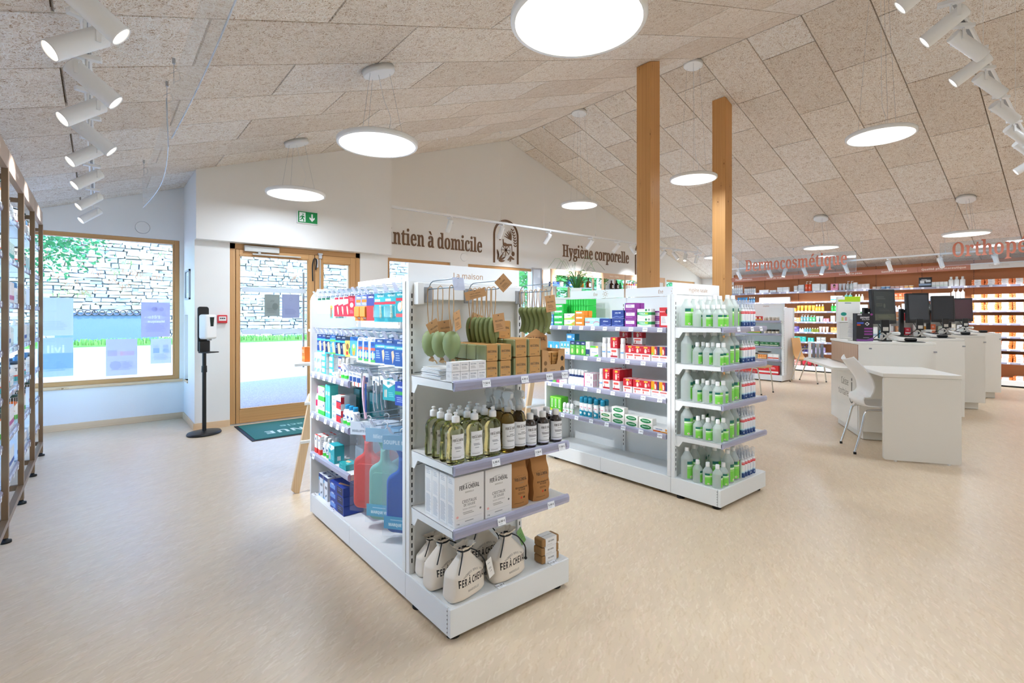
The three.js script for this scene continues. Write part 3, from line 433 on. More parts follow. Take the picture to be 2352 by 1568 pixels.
// hanging clear panels with terracotta words
function hangSign(text, label, z0, z1, zt, lt) {
  const o = thing('hanging_sign', label, 'sign', [11.8, 2.2, z0], -Math.PI / 2), w = z1 - z0;
  mesh('clear_panel', bb(0, w, 0, 0.42, -0.005, -0.004), MAT.acrylic, o); mesh('panel_edge', [bb(0, w, -0.003, 0, -0.007, -0.001), bb(-0.003, 0, 0, 0.42, -0.007, -0.001), bb(w, w + 0.003, 0, 0.42, -0.007, -0.001)], MAT.edge, o);
  for (const q of [0.06, w - 0.06]) mesh('wire', rod([q, 0.42, -0.004], [q, ceilAt(11.8) - 2.2, -0.004], 0.0015, 4), MAT.steel, o);
  const k = lt / widthOf(text, 0.26), words = new THREE.Group(); words.name = 'words'; words.position.set(zt - z0, 0.15, 0); o.add(words); letters(words, text, 0.26, MAT.letterTerra, 0.006, k);
}
hangSign('Dermocosmétique', 'clear hanging panel with the terracotta word Dermocosmétique', -5.75, -3.36, -5.61, 2.1);
hangSign('Orthopédie', 'clear hanging panel with the terracotta word Orthopédie', -2.05, -0.35, -1.89, 1.32);
// two clear panels hung edge-on beside the low track, slightly bowed
[[-3.5, -1.1, 0.33, 'empty clear acrylic panel hanging over the entrance aisle, close to the spotlights'], [-5.9, -3.68, 0.33, 'empty bowed clear acrylic panel hanging nearer the shop window']].forEach(([z0, z1, x, lab], i) => {
  const o = thing('hanging_clear_panel', lab, 'panel', [x, 2.33, 0]), n = 10, pos = [], idx = [], bow = (k) => (i ? 0.05 * Math.sin(k * Math.PI) : 0.02 * Math.sin(k * Math.PI)), pts = [];
  for (let k = 0; k <= n; k++) { const q = k / n, z = z0 + (z1 - z0) * q; pos.push(bow(q), 0, z, bow(q) * 0.4 - 0.01, 0.29, z); pts.push([bow(q), 0, z]); if (k < n) { const a = k * 2; idx.push(a, a + 1, a + 2, a + 1, a + 3, a + 2); } }
  const g = new THREE.BufferGeometry(); g.setAttribute('position', new THREE.Float32BufferAttribute(pos, 3)); g.setIndex(idx); g.computeVertexNormals(); mesh('sheet', g, MAT.acrylic, o);
  mesh('sheet_edge', tube(pts, 0.0035, 20, 4), MAT.edge, o); mesh('sheet_edge', rod([bow(1), 0, z1], [-0.01, 0.29, z1], 0.0035, 4), MAT.edge, o);
  for (const z of [z0 + 0.1, z1 - 0.08]) mesh('wire', [rod([0, 0.28, z], [0, ceilAt(x) - 2.34, z], 0.0015, 4), cyl(0.008, 0.008, 0.03, 8, 0, ceilAt(x) - 2.37, z), tube([[0, 0.29, z], [0.03, 0.31, z + 0.01], [0.02, 0.36, z], [-0.02, 0.33, z]], 0.0012, 12, 4)], MAT.steel, o);
});

// ---------- door, signs by the door ----------
struct('door_1', (o) => {
  const z0 = -6.79, z1 = -6.7, F = MAT.frame, A = MAT.frameAcross;
  mesh('frame', [rbb(1.2, 1.262, 0, DH, z0, z1), rbb(2.738, 2.8, 0, DH, z0, z1)].map((g) => metreUv(g)), F, o); mesh('frame', metreUv(rbb(1.2, 2.8, DH - 0.07, DH, z0, z1)), A, o);
  const leaf = (x0, x1, gx0, gx1, gy1) => {
    mesh('stile', metreUv(rbb(x0, gx0, 0.012, DH - 0.072, z0 + 0.012, z1 + 0.012)), F, o); mesh('stile', metreUv(rbb(gx1, x1, 0.012, DH - 0.072, z0 + 0.012, z1 + 0.012)), F, o);
    mesh('rail', metreUv(rbb(gx0, gx1, 0.012, 0.173, z0 + 0.012, z1 + 0.012)), A, o); mesh('rail', metreUv(rbb(gx0, gx1, gy1, DH - 0.072, z0 + 0.012, z1 + 0.012)), A, o);
    mesh('bead', [rbb(gx0, gx1, 0.173, 0.187, z1 - 0.03, z1 + 0.006), rbb(gx0, gx1, gy1 - 0.014, gy1, z1 - 0.03, z1 + 0.006), rbb(gx0, gx0 + 0.014, 0.173, gy1, z1 - 0.03, z1 + 0.006), rbb(gx1 - 0.014, gx1, 0.173, gy1, z1 - 0.03, z1 + 0.006)], F, o);
    mesh('pane', bb(gx0, gx1, 0.173, gy1, z0 + 0.045, z0 + 0.046), MAT.glass, o);
  };
  leaf(1.266, 2.18, 1.3, 2.11, 2.03); leaf(2.19, 2.734, 2.29, 2.66, 2.0);
  mesh('threshold', bb(1.2, 2.8, 0, 0.012, z0, z1 + 0.02), MAT.steel, o);
  mesh('closer_box', rbb(1.35, 1.74, 2.075, 2.145, z1 + 0.012, z1 + 0.06, 0.005), std('#c9c7c0', 0.45), o); mesh('closer_arm', [rbb(1.44, 2.0, 2.038, 2.055, z1 + 0.03, z1 + 0.045, 0.003), rbb(1.5, 1.53, 2.05, 2.08, z1 + 0.03, z1 + 0.05, 0.003)], std('#c9c7c0', 0.4), o);
  mesh('handle', [cyl(0.013, 0.013, 1.25, 12, 2.09, 0.62, z0 - 0.06), rod([2.09, 1.55, z0 - 0.06], [2.14, 1.55, z0], 0.008), rod([2.09, 0.78, z0 - 0.06], [2.14, 0.78, z0], 0.008)], MAT.steel, o);
  mesh('frosted_band', bb(1.34, 2.09, 1.59, 1.65, z0 + 0.047, z0 + 0.048), MAT.frost, o); mesh('frosted_band', bb(1.34, 2.06, 1.075, 1.135, z0 + 0.047, z0 + 0.048), MAT.frost, o);
  mesh('contact_switch', [rbb(2.195, 2.225, 1.93, 2.04, z1 + 0.012, z1 + 0.03, 0.003), cyl(0.008, 0.008, 1.2, 10, 2.25, 0.9, z1 + 0.022), rbb(2.22, 2.28, 2.1, 2.12, z1 + 0.012, z1 + 0.04, 0.003), rbb(2.23, 2.27, 2.05, 2.1, z1 + 0.012, z1 + 0.04, 0.003)], std('#c8ccd0', 0.35, { metalness: 0.5 }), o);
});
tag(scene.add(mesh('door_strap', tube([[2.15, 1.75, -6.66], [2.145, 1.95, -6.655], [2.16, 2.03, -6.65], [2.185, 2.05, -6.655], [2.2, 2.0, -6.66], [2.19, 1.9, -6.665]], 0.009, 20, 7), MAT.black)).children.at(-1), 'black cord strap hanging from the top of the glass door', 'strap');
const sheetMat = sheets.map(() => 0); function paper(w, h, ops, ppm = 260) { const p = plate(w, h, 0.0015, ppm, ops, true), m = MAT.sheet.clone(); m.map = p.mat.map; return { geo: p.geo, mat: m }; }
const posterOps = (tone, ink, title) => [['f', tone], ...(title || []), ['l', 6, 0.14, 0.62, 0.7, 0.25, ink]];
[[1.678, 1.43, -6.735, 0.177, 0.27, posterOps('#c3c4b8', '#a9aa9e', [['e', 0.7, 0.55, 0.2, 0.16, '#a6a79c'], ['t', 'VAL', 0.5, 0.3, 0.12, '#a2a397', 's', 'center', -1]]), 'greenish grey poster seen from behind on the glass door'],
  [1.9, 1.423, -6.735, 0.21, 0.3, posterOps('#c9c8d4', '#b4b3c4', [['o', 0.5, 0.2, 0.08, 0.06, '#aeadbf', 0.01]]), 'lilac grey poster seen from behind beside the door handle'],
  [0.558, 1.253, -7.68, 0.295, 0.43, posterOps('#cfcbdc', '#c0bcd0', [['t', 'Fête', 0.45, 0.42, 0.13, '#f2f0f7', 'tb', 'center', -1], ['t', 'de la', 0.2, 0.44, 0.06, '#f2f0f7', 'b', 'center', -1], ['t', 'Musique', 0.52, 0.56, 0.1, '#f2f0f7', 'b', 'center', -1], ['e', 0.45, 0.2, 0.1, 0.07, '#b9b4cc'], ['e', 0.7, 0.2, 0.08, 0.06, '#b9b4cc']]), 'lilac music festival poster seen reversed on the shop window'],
  [0.222, 0.8, -7.68, 0.3, 0.44, posterOps('#d8d6e0', '#c6c4d2', [['e', 0.3, 0.72, 0.18, 0.12, '#bfc0d8'], ['r', 0.45, 0.34, 0.45, 0.12, '#dfc8cc'], ['r', 0.05, 0.3, 0.3, 0.16, '#c9c9de']]), 'pale poster with a round blue figure low on the shop window'],
  [0.612, 0.857, -7.68, 0.214, 0.31, posterOps('#dcdfe8', '#c4c8d6', [['r', 0.12, 0.38, 0.3, 0.2, '#a9bccb'], ['r', 0.6, 0.25, 0.25, 0.12, '#c2c8d4']]), 'small pale leaflet beside the window frame below the festival poster'],
  [-0.37, 1.29, -7.68, 0.3, 0.43, posterOps('#dcdfeb', '#cdd1e0'), 'plain pale poster on the shop window behind the bronze shelving'],
  [-0.37, 0.83, -7.68, 0.3, 0.44, posterOps('#cfd9e2', '#a9c2d2', [['r', 0, 0.4, 1, 0.4, '#b4cbd8'], ['t', 'ivil', 0.5, 0.3, 0.25, '#e9eef4', 'b', 'center', -1]]), 'pale blue poster on the shop window below the plain one']].forEach(([x, y, z, w, h, ops, lab]) => { const p = paper(w, h, ops), m = mesh(numbered('window_poster'), p.geo, p.mat, null, [x, y, z]); tag(m, lab, 'poster'); scene.add(m); });
{
  const p = plate(0.236, 0.14, 0.004, 700, [['f', '#0e8f4a'], ['r', 0.06, 0.08, 0.32, 0.84, '#f4fbf6'], ['e', 0.25, 0.26, 0.035, 0.06, '#0e8f4a'], ['p', [[0.2, 0.36], [0.3, 0.4], [0.34, 0.52], [0.3, 0.54], [0.28, 0.48], [0.25, 0.6], [0.31, 0.7], [0.3, 0.9], [0.26, 0.9], [0.26, 0.74], [0.2, 0.66], [0.16, 0.78], [0.08, 0.78], [0.08, 0.73], [0.14, 0.72], [0.2, 0.48], [0.15, 0.5], [0.11, 0.6], [0.08, 0.57], [0.12, 0.45]], '#0e8f4a'], ['p', [[0.68, 0.16], [0.76, 0.16], [0.76, 0.56], [0.86, 0.44], [0.86, 0.6], [0.72, 0.86], [0.58, 0.6], [0.58, 0.44], [0.68, 0.56]], '#ffffff']]);
  const o = thing('exit_sign', 'green emergency exit sign with running figure and down arrow', 'sign', [2.045, 2.542, BZ]); mesh('housing', rb(0.256, 0.158, 0.035, 0.006, 2, 0, 0, 0.0175), MAT.plastic, o); mesh('pictogram', p.geo, p.mat, o, [0, 0, 0.036]);
  const q = plate(0.075, 0.05, 0.004, 700, [['f', '#f3ece8'], ['r', 0.15, 0.3, 0.2, 0.3, '#333'], ['r', 0.4, 0.3, 0.2, 0.3, '#333'], ['r', 0.65, 0.3, 0.2, 0.3, '#333']]), a = thing('fire_alarm_button', 'red fire alarm call point on the wall by the door', 'alarm', [1.117, 1.262, DZ]);
  mesh('housing', rb(0.1, 0.095, 0.045, 0.008, 2, 0, 0, 0.0225), std('#d8202c', 0.4), a); mesh('panel', q.geo, q.mat, a, [0, 0.005, 0.046]);
  const f = thing('framed_notice', 'small grey framed notice on the porch cheek wall', 'frame', [DX0, 1.675, -7.18], -Math.PI / 2), n = plate(0.28, 0.3, 0.003, 400, [['f', '#dfe5ea'], ['l', 12, 0.15, 0.15, 0.7, 0.7, '#aebac4']]);
  mesh('frame', [bx(0.36, 0.02, 0.018, 0, 0.17, 0.009), bx(0.36, 0.02, 0.018, 0, -0.17, 0.009), bx(0.02, 0.36, 0.018, 0.17, 0, 0.009), bx(0.02, 0.36, 0.018, -0.17, 0, 0.009)], std('#b4bdc4', 0.4), f); mesh('sheet', n.geo, n.mat, f, [0, 0, 0.004]);
  for (const [x, y, z, lab] of [[0.42, 2.38, ZG, 'round white vent plate on the wall above the shop window'], [5.15, 2.37, ZG, 'round white vent plate between the gable windows'], [8.55, 2.4, ZG, 'round white vent plate under the second wall lettering']]) { const v = mesh(numbered('vent_plate'), lathe([[0, 0], [0.075, 0], [0.07, 0.006], [0.05, 0.003], [0, 0.004]], 28).rotateX(Math.PI / 2), MAT.wall, null, [x, y, z]); tag(v, lab, 'vent'); scene.add(v); }
}
{
  const o = thing('sanitizer_stand', 'black hand sanitizer stand with white dispenser beside the door', 'stand', [0.9, 0, -6.4], 0.62);
  mesh('foot', lathe([[0, 0], [0.18, 0], [0.185, 0.012], [0.175, 0.028], [0.05, 0.04], [0, 0.04]], 36).scale(1, 1, 0.8), MAT.black, o); mesh('pole', cyl(0.02, 0.02, 0.86, 16, 0, 0.03, 0), MAT.black, o); mesh('collar', cyl(0.028, 0.026, 0.07, 16, 0, 0.68, 0), MAT.black, o);
  mesh('back_plate', ext(rectShape(-0.07, 0.07, 0, 0.5, 0.03), 0.012, 0.002), MAT.black, o, [0, 0.9, -0.02]); mesh('drip_tray', [rb(0.15, 0.012, 0.13, 0.005, 2, 0, 0.9, 0.06), rb(0.13, 0.13, 0.03, 0.008, 2, 0, 0.96, 0)], MAT.black, o);
  const b = mesh('dispenser', rb(0.15, 0.27, 0.11, 0.025, 4, 0, 1.18, 0.05), MAT.plastic, o); mesh('sensor_window', ext(shape([[-0.028, 0.05], [0.028, 0.05], [0.018, -0.05], [-0.018, -0.05]]), 0.004, 0.001), std('#1d2a24', 0.15), b, [0, 1.235, 0.104]); mesh('spout', rb(0.04, 0.02, 0.03, 0.005, 2, 0, 1.04, 0.07), MAT.grey, b);
}
{
  const turn = (ctx) => ctx, a = (() => { const at = alloc(560, 330); at.s.ctx.save(); at.s.ctx.translate(at.x + 560, at.y + 330); at.s.ctx.rotate(Math.PI); paint(at.s.ctx, 0, 0, 560, 330, [['f', '#1c6d63'], ['t', 'BIENVENUE', 0.5, 0.3, 0.24, '#cfe4dd', 'b'], ['t', 'pharmacie', 0.5, 0.62, 0.16, '#8fc0b4', 'b']]); at.s.ctx.restore(); return { uv: toUv(at, 0, 0, 560, 330), mat: at.s.matte }; })();
  const o = thing('door_mat', 'dark green welcome mat with pale lettering inside the door', 'mat', [1.99, 0, -6.14]), g = new THREE.BoxGeometry(1.46, 0.008, 0.84); for (let i = 0; i < 6; i++) setFace(g, i, i === 2 ? a.uv : [a.uv[0], a.uv[1], a.uv[0] + 0.002, a.uv[1] + 0.002]);
  mesh('pile', g, a.mat, o, [0, 0.008, 0]); mesh('rubber_edge', rb(1.53, 0.007, 0.9, 0.003, 1, 0, 0.0035, 0), MAT.rubber, o);
}
// ---------- white gondola shelving ----------
const W = MAT.white;
const railShape = shape([[0, -0.034], [0.006, -0.036], [0.013, -0.03], [0.016, -0.018], [0.015, -0.004], [0.01, 0.004], [0, 0.006]]);
const railGeo = (len) => ext(railShape, len, 0).rotateY(Math.PI / 2).scale(1, 1, 1).translate(-len / 2, 0, 0).rotateY(0);
const bracketGeo = ext(shape([[0, 0], [0.36, 0], [0.36, -0.028], [0.06, -0.034], [0.03, -0.075], [0, -0.075]]), 0.004, 0);
const priceKinds = {};
function priceTag(text) { if (!priceKinds[text]) { const p = plate(0.042, 0.03, 0.001, 900, [['f', '#f4f6fa'], ['t', text, 0.5, 0.42, 0.42, '#333', 'b'], ['l', 1, 0.15, 0.75, 0.6, 0.12, '#9aa']]); priceKinds[text] = p; } return priceKinds[text]; }
// a shelf tray whose front looks along +z, width w, depth d, its top at y
function tray(parent, w, d, y, at, prices = [], rail = true, dz = 0) {
  const s = mesh('shelf', [bx(w, 0.003, d, 0, -0.0015, d / 2), bx(w, 0.026, 0.004, 0, -0.015, d - 0.002), bx(0.003, 0.026, d, -w / 2 + 0.0015, -0.014, d / 2), bx(0.003, 0.026, d, w / 2 - 0.0015, -0.014, d / 2)], W, parent, [at[0], y, at[1]], [0, at[2] || 0, 0]);
  for (const q of [-1, 1]) mesh('bracket', bracketGeo.clone().scale(d / 0.36, 1, 1).rotateY(-Math.PI / 2), W, s, [q * (w / 2 - 0.003) + 0.002, -0.003, 0]);
  if (rail) mesh('price_rail', ext(railShape, w, 0).rotateY(-Math.PI / 2).translate(w / 2, 0, 0), MAT.rail, s, [0, 0.001, d]);
  prices.forEach(([x, text]) => { const p = priceTag(text); mesh('price_tag', p.geo, p.mat, s, [x, -0.014, d + 0.0175], [-0.18, 0, 0]); });
  return s;
}
const slotGeo = (() => { const l = []; for (let y = 0.2; y < 1.42; y += 0.034) l.push(bx(0.006, 0.02, 0.0008, 0, y, 0)); return merged(l); })();
const footGeo = lathe([[0, 0], [0.028, 0], [0.028, 0.012], [0.014, 0.016], [0.012, 0.03], [0, 0.03]], 16);
function headerBoard(parent, w, h, x, y, z, turn, ops) { const p = plate(w, h, 0.006, 620, ops); return mesh('header', p.geo, p.mat, parent, [x, y + h / 2, z], [0, turn, 0]); }
const GZ0 = -2.05, GZ1 = -3.36, GF = -1.675;
function endCap(x0, label, tops, head, prices, bar) {
  const o = thing('end_shelving', label, 'shelving', [x0 + 0.335, 0, GZ0]), d = GF - GZ0;
  mesh('plinth', rbb(-0.335, 0.335, 0.025, 0.138, 0.0, d - 0.022, 0.002, 1), W, o); mesh('plinth_front', rbb(-0.335, 0.335, 0.025, 0.138, d - 0.0205, d, 0.003, 1), W, o); mesh('deck', bb(-0.33, 0.33, 0.138, 0.141, 0.004, d - 0.006), W, o);
  mesh('seam', [0, 1, 2, 3, 4, 5].map((i) => bx(0.0006, 0.006, 0.003, -0.3354, 0.04 + i * 0.017, d - 0.024)), MAT.dark, o);
  mesh('back_panel', [bb(-0.325, 0.325, 0.141, 0.62, 0.004, 0.014), bb(-0.325, 0.325, 0.624, 1.04, 0.004, 0.014), bb(-0.325, 0.325, 1.044, 1.452, 0.004, 0.014)], W, o);
  for (const q of [-1, 1]) { const u = mesh('upright', bb(-0.014, 0.014, 0.141, 1.456, 0.002, 0.03), W, o, [q * 0.318, 0, 0]); mesh('slots', slotGeo, MAT.dark, u, [0, 0, 0.0306]); }
  tops.forEach((y, i) => tray(o, 0.645, d - 0.03, y, [0, 0.03], prices[i] || []));
  for (const [x, z] of [[-0.3, 0.06], [-0.29, d - 0.05], [0.29, d - 0.05], [0.3, 0.06]]) mesh('foot', footGeo, MAT.rubber, o, [x, 0, z]);
  headerBoard(o, 0.655, 0.085, 0.0, 1.456, 0.012, 0, head);
  if (bar) mesh('crossbar', [rbb(-0.3, 0.325, 1.372, 1.45, 0.03, 0.06, 0.004), rbb(-0.31, -0.28, 1.35, 1.45, 0.025, 0.075, 0.004)], W, o);
  return o;
}
function gondola(x0, label, leftShelves, heads, far) {
  const o = thing('gondola_shelving', label, 'shelving', [x0 + 0.335, 0, GZ0]), L = GZ1 - GZ0, mid = L / 2;
  for (const q of [-1, 1]) for (const [a, b] of [[-0.002, mid + 0.001], [mid - 0.001, L + 0.012]]) mesh('plinth', rbb(q < 0 ? -0.335 : 0.02, q < 0 ? -0.02 : 0.335, 0.025, 0.138, b, a, 0.002, 1), W, o);
  mesh('deck', bb(-0.33, 0.33, 0.138, 0.141, L + 0.014, -0.032), W, o); mesh('back_panel', bb(-0.01, 0.01, 0.141, 1.456, L + 0.014, -0.032), W, o);
  mesh('end_panel', rbb(-0.335, 0.335, 0.139, 1.458, -0.03, -0.001, 0.003, 1), W, o);
  const fs = new THREE.Shape(); fs.moveTo(-0.335, 0.02); fs.lineTo(0.335, 0.02); fs.lineTo(0.335, 1.38); fs.quadraticCurveTo(0.335, 1.46, 0.26, 1.46); fs.lineTo(-0.26, 1.46); fs.quadraticCurveTo(-0.335, 1.46, -0.335, 1.38); fs.closePath();
  mesh('end_panel', ext(fs, 0.02, 0.002), W, o, [0, 0, L - 0.01]); mesh('panel_cap', rbb(-0.29, 0.29, 1.455, 1.475, L - 0.012, L + 0.014, 0.003), W, o);
  for (const z of [mid, L + 0.03]) for (const q of [-1, 1]) { const u = mesh('upright', bb(-0.012, 0.012, 0.141, 1.456, -0.014, 0.014), W, o, [q * 0.0215, 0, z], [0, 0, 0]); mesh('slots', slotGeo.clone().rotateY((q * Math.PI) / 2), MAT.dark, u, [q * 0.0124, 0, 0]); }
  for (const [y, bay, prices] of leftShelves) { const [a, b] = bay === 2 ? [-0.035, L + 0.016] : bay === 0 ? [-0.035, mid] : [mid, L + 0.016]; tray(o, a - b - 0.006, 0.305, y, [-0.022, (a + b) / 2, -Math.PI / 2], prices); }
  for (const y of [0.42, 0.7, 0.98, 1.25]) tray(o, 0.6, 0.305, y, [0.022, mid / 2, Math.PI / 2]), tray(o, 0.6, 0.305, y, [0.022, mid * 1.5, Math.PI / 2]);
  for (const [x, z] of [[-0.28, -0.1], [0.28, -0.1], [-0.28, mid], [0.28, mid], [-0.28, L + 0.1], [0.28, L + 0.1]]) mesh('foot', footGeo, MAT.rubber, o, [x, 0, z]);
  heads.forEach((ops, i) => headerBoard(o, Math.abs(mid) - 0.02, 0.075, -0.015, 1.458, mid * (i + 0.5), -Math.PI / 2, ops));
  return o;
}
const TAN = '#a87a55', headOps = (text, x = 0.5, more = []) => [['f', '#eff0ef'], ['t', text, x, 0.55, 0.46, TAN], ...more];
const sunMark = (x) => [['o', x, 0.5, 0.022, 0.17, TAN, 0.05], ...[0, 1, 2, 3, 4, 5, 6, 7].map((i) => ['e', x + Math.cos(i * 0.785) * 0.045, 0.5 + Math.sin(i * 0.785) * 0.36, 0.005, 0.045, TAN])];
const g1Cap = endCap(1.07, 'white end shelving with La maison header and olive soaps facing the aisle', [1.035, 0.7, 0.445], headOps('La maison', 0.5), [[[-0.17, '7.50 €'], [0.04, '4.95 €'], [0.19, '9.60 €'], [0.29, '5.95 €']], [[-0.12, '5.90 €'], [0.12, '7.50 €'], [0.27, '7.50 €']], [[-0.09, '6.00 €'], [0.2, '5.90 €']]], true);
const g1 = gondola(1.07, 'white gondola hung with plasters and hot water bottles behind the soap end', [[0.935, 1, [[-0.25, '4.90 €'], [-0.15, '4.90 €'], [-0.05, '5.90 €'], [0.05, '5.90 €'], [0.12, '6.90 €'], [0.24, '6.90 €']]], [0.675, 1, [[-0.27, '3.90 €'], [-0.17, '3.90 €'], [-0.03, '4.50 €'], [0.07, '4.50 €'], [0.17, '5.20 €'], [0.25, '5.20 €']]], [0.415, 1, [[-0.25, '8.90 €']]]], [headOps('Pansements', 0.5), headOps('Pansements', 0.62)]);
const g2Cap = endCap(3.18, 'white end shelving with Hygiène nasale header full of saline bottles', [1.22, 0.96, 0.7, 0.445], headOps('Hygiène nasale', 0.52), [[[-0.12, '3.90 €'], [0.08, '5.90 €'], [0.22, '6.50 €']], [], [], []], false);
const allBays = (n) => { const r = []; for (let i = 0; i < n; i++) r.push([-0.58 + (1.16 * i) / (n - 1), ['4.90 €', '6.50 €', '7.90 €', '8.20 €'][i % 4]]); return r; };
const g2 = gondola(3.18, 'white gondola with Été headers holding red and green remedy boxes', [[1.21, 2, allBays(10)], [0.955, 2, allBays(9)], [0.695, 2, allBays(9)], [0.435, 2, allBays(8)]], [headOps('Été', 0.55, sunMark(0.75)), headOps('Été', 0.5, sunMark(0.68))]);
{ // the far gondola by the terracotta wall
  const o = thing('gondola_shelving', 'white gondola with Vitalité header near the terracotta wall', 'shelving', [10.3, 0, -4.17]), L = -1.55;
  mesh('plinth', rbb(0, 0.6, 0.02, 0.13, L, 0.0, 0.003), W, o); mesh('back_panel', bb(0.29, 0.31, 0.13, 1.46, L, -0.002), W, o); mesh('end_panel', bb(0.05, 0.55, 0.13, 1.46, -0.03, -0.003), W, o); for (const x of [0.06, 0.54]) { const u = mesh('upright', bb(-0.014, 0.014, 0.13, 1.46, -0.002, 0.012), W, o, [x, 0, 0]); mesh('slots', slotGeo.clone().scale(1.6, 1, 1), MAT.dark, u, [0, 0, 0.0126]); }
  for (const y of [1.2, 0.945, 0.69, 0.43]) tray(o, 1.5, 0.28, y, [0.285, L / 2, -Math.PI / 2]);
  for (const y of [1.2, 0.945, 0.69, 0.43]) tray(o, 1.5, 0.28, y, [0.315, L / 2, Math.PI / 2]);
  headerBoard(o, 0.72, 0.085, 0.27, 1.46, -0.42, -Math.PI / 2, headOps('Vitalité', 0.5)); for (const [x, z] of [[0.05, -0.06], [0.55, -0.06], [0.05, L + 0.06], [0.55, L + 0.06]]) mesh('foot', footGeo, MAT.rubber, o, [x, 0, z]);
}
// ---------- terracotta wall shelving, one unit per 0.8 m bay ----------
const TZ = [-6.59, -5.79, -4.99, -4.19, -3.4, -2.6, -1.8, -1.0, -0.2, 0.6], TT = ['Peaux sensibles', 'Soins de la peau', 'Hydratation', 'Soins de la peau', 'Santé et Beauté', 'Qualité pharmaceutique', 'Contention', 'Contention', 'Contention'];
const TSH = [0.444, 0.685, 0.917, 1.159, 1.401, 1.632, 1.874], TW = 0.798;
TT.forEach((text, i) => {
  const o = thing('wall_shelving', `terracotta wall shelving bay, ${ORD[i]} from the gable wall, lettered ${text}`, 'shelving', [13.33, 0, (TZ[i] + TZ[i + 1]) / 2], -Math.PI / 2, 'terracotta wall shelving bays');
  mesh('back_panel', bb(-TW / 2, TW / 2, 0.1, 2.42, 0, 0.1), MAT.terracotta, o); mesh('plinth', rbb(-TW / 2, TW / 2, 0.03, 0.12, 0.1, 0.57, 0.003), W, o); mesh('kick', bb(-TW / 2, TW / 2, 0, 0.03, 0.1, 0.53), MAT.black, o);
  const u = mesh('upright', bb(-TW / 2, -TW / 2 + 0.026, 0.12, 2.42, 0.1, 0.112), MAT.terracotta, o); mesh('slots', (() => { const l = []; for (let y = 0.2; y < 2.4; y += 0.034) l.push(bx(0.009, 0.02, 0.001, -TW / 2 + 0.013, y, 0.1126)); return merged(l); })(), MAT.dark, u);
  TSH.forEach((y) => { const s = mesh('shelf', bb(-TW / 2 + 0.002, TW / 2 - 0.002, y - 0.024, y, 0.112, 0.47), MAT.whiteMatte, o); mesh('price_rail', ext(railShape, TW - 0.004, 0).rotateY(-Math.PI / 2).translate(TW / 2 - 0.002, 0, 0), MAT.rail, s, [0, y, 0.47]); for (let k = 0; k < 4; k++) { const p = priceTag('5.90 €'); mesh('price_tag', p.geo, p.mat, s, [-0.3 + k * 0.2 + ((i * 7 + k * 3) % 5) * 0.012, y - 0.014, 0.4875]); } });
  const p = plate(TW - 0.004, 0.115, 0.008, 260, i < 6 ? [['f', '#d08d76'], ['t', text, 0.5, 0.5, 0.5, '#fff4ec', 'b']] : [['f', '#f0efec'], ['t', text, 0.5, 0.5, 0.48, '#d9d2ca', 's']]); mesh('header', p.geo, p.mat, o, [0, 2.245, 0.38]);
  mesh('header_arm', [bb(-0.36, -0.352, 2.22, 2.26, 0.112, 0.376), bb(0.352, 0.36, 2.22, 2.26, 0.112, 0.376)], MAT.terraHeader, o);
});
// ---------- bronze open shelving by the left windows ----------
const BZS = [-6.37, -5.6, -4.83, -4.06, -3.29, -2.52], BSH = [0.3, 0.56, 0.83, 1.1, 1.38, 1.66, 1.93];
{
  const o = thing('open_shelving', 'tall open bronze metal shelving standing in front of the side windows', 'shelving', [-0.4, 0, 0]), B = MAT.bronze;
  BZS.forEach((z) => { for (const x of [-0.025, -0.4]) { mesh('post', rbb(x, x + 0.03, 0.03, 2.15, z - 0.022, z + 0.022, 0.002, 1), B, o); mesh('foot', footGeo, MAT.rubber, o, [x + 0.015, 0, z]); } mesh('cross_rail', [bb(-0.4, 0.0, 0.1, 0.135, z - 0.012, z + 0.012), bb(-0.4, 0, 2.08, 2.11, z - 0.012, z + 0.012)], B, o); });
  for (let i = 0; i < 5; i++) {
    const a = BZS[i], b = BZS[i + 1], m = (a + b) / 2, w = b - a, p = plate(w - 0.006, 0.115, 0.03, 300, [['f', '#b79e88'], ['t', ['Nutrition', 'Bébé', 'Lait infantile', 'Maternité', 'Bébé'][i], 0.5, 0.5, 0.36, '#efe6dc']]);
    const h = mesh('header', p.geo, p.mat, o, [-0.012, 2.2, m], [0, Math.PI / 2, 0]); for (const g of [bb(-0.025, 0.005, 0.1, 0.135, a + 0.022, b - 0.022), bb(-0.4, -0.37, 0.1, 0.135, a + 0.022, b - 0.022), bb(-0.4, -0.37, 2.1, 2.13, a + 0.022, b - 0.022)]) mesh('rail', g, B, o);
    BSH.forEach((y) => { const s = mesh('shelf', bb(-0.36, -0.03, y - 0.012, y, a + 0.03, b - 0.03), phy('#eef3f6', 0.25, { transmission: 0.35, thickness: 0 }), o); mesh('price_rail', ext(railShape, w - 0.06, 0).rotateY(-Math.PI / 2).translate((w - 0.06) / 2, 0, 0).rotateY(Math.PI / 2), MAT.rail, s, [-0.03, y, m]); for (let k = 0; k < 3; k++) { const t = priceTag('8.90 €'); mesh('price_tag', t.geo, t.mat, s, [-0.012, y - 0.014, m - 0.25 + k * 0.22], [0, Math.PI / 2, 0]); } });
  }
}
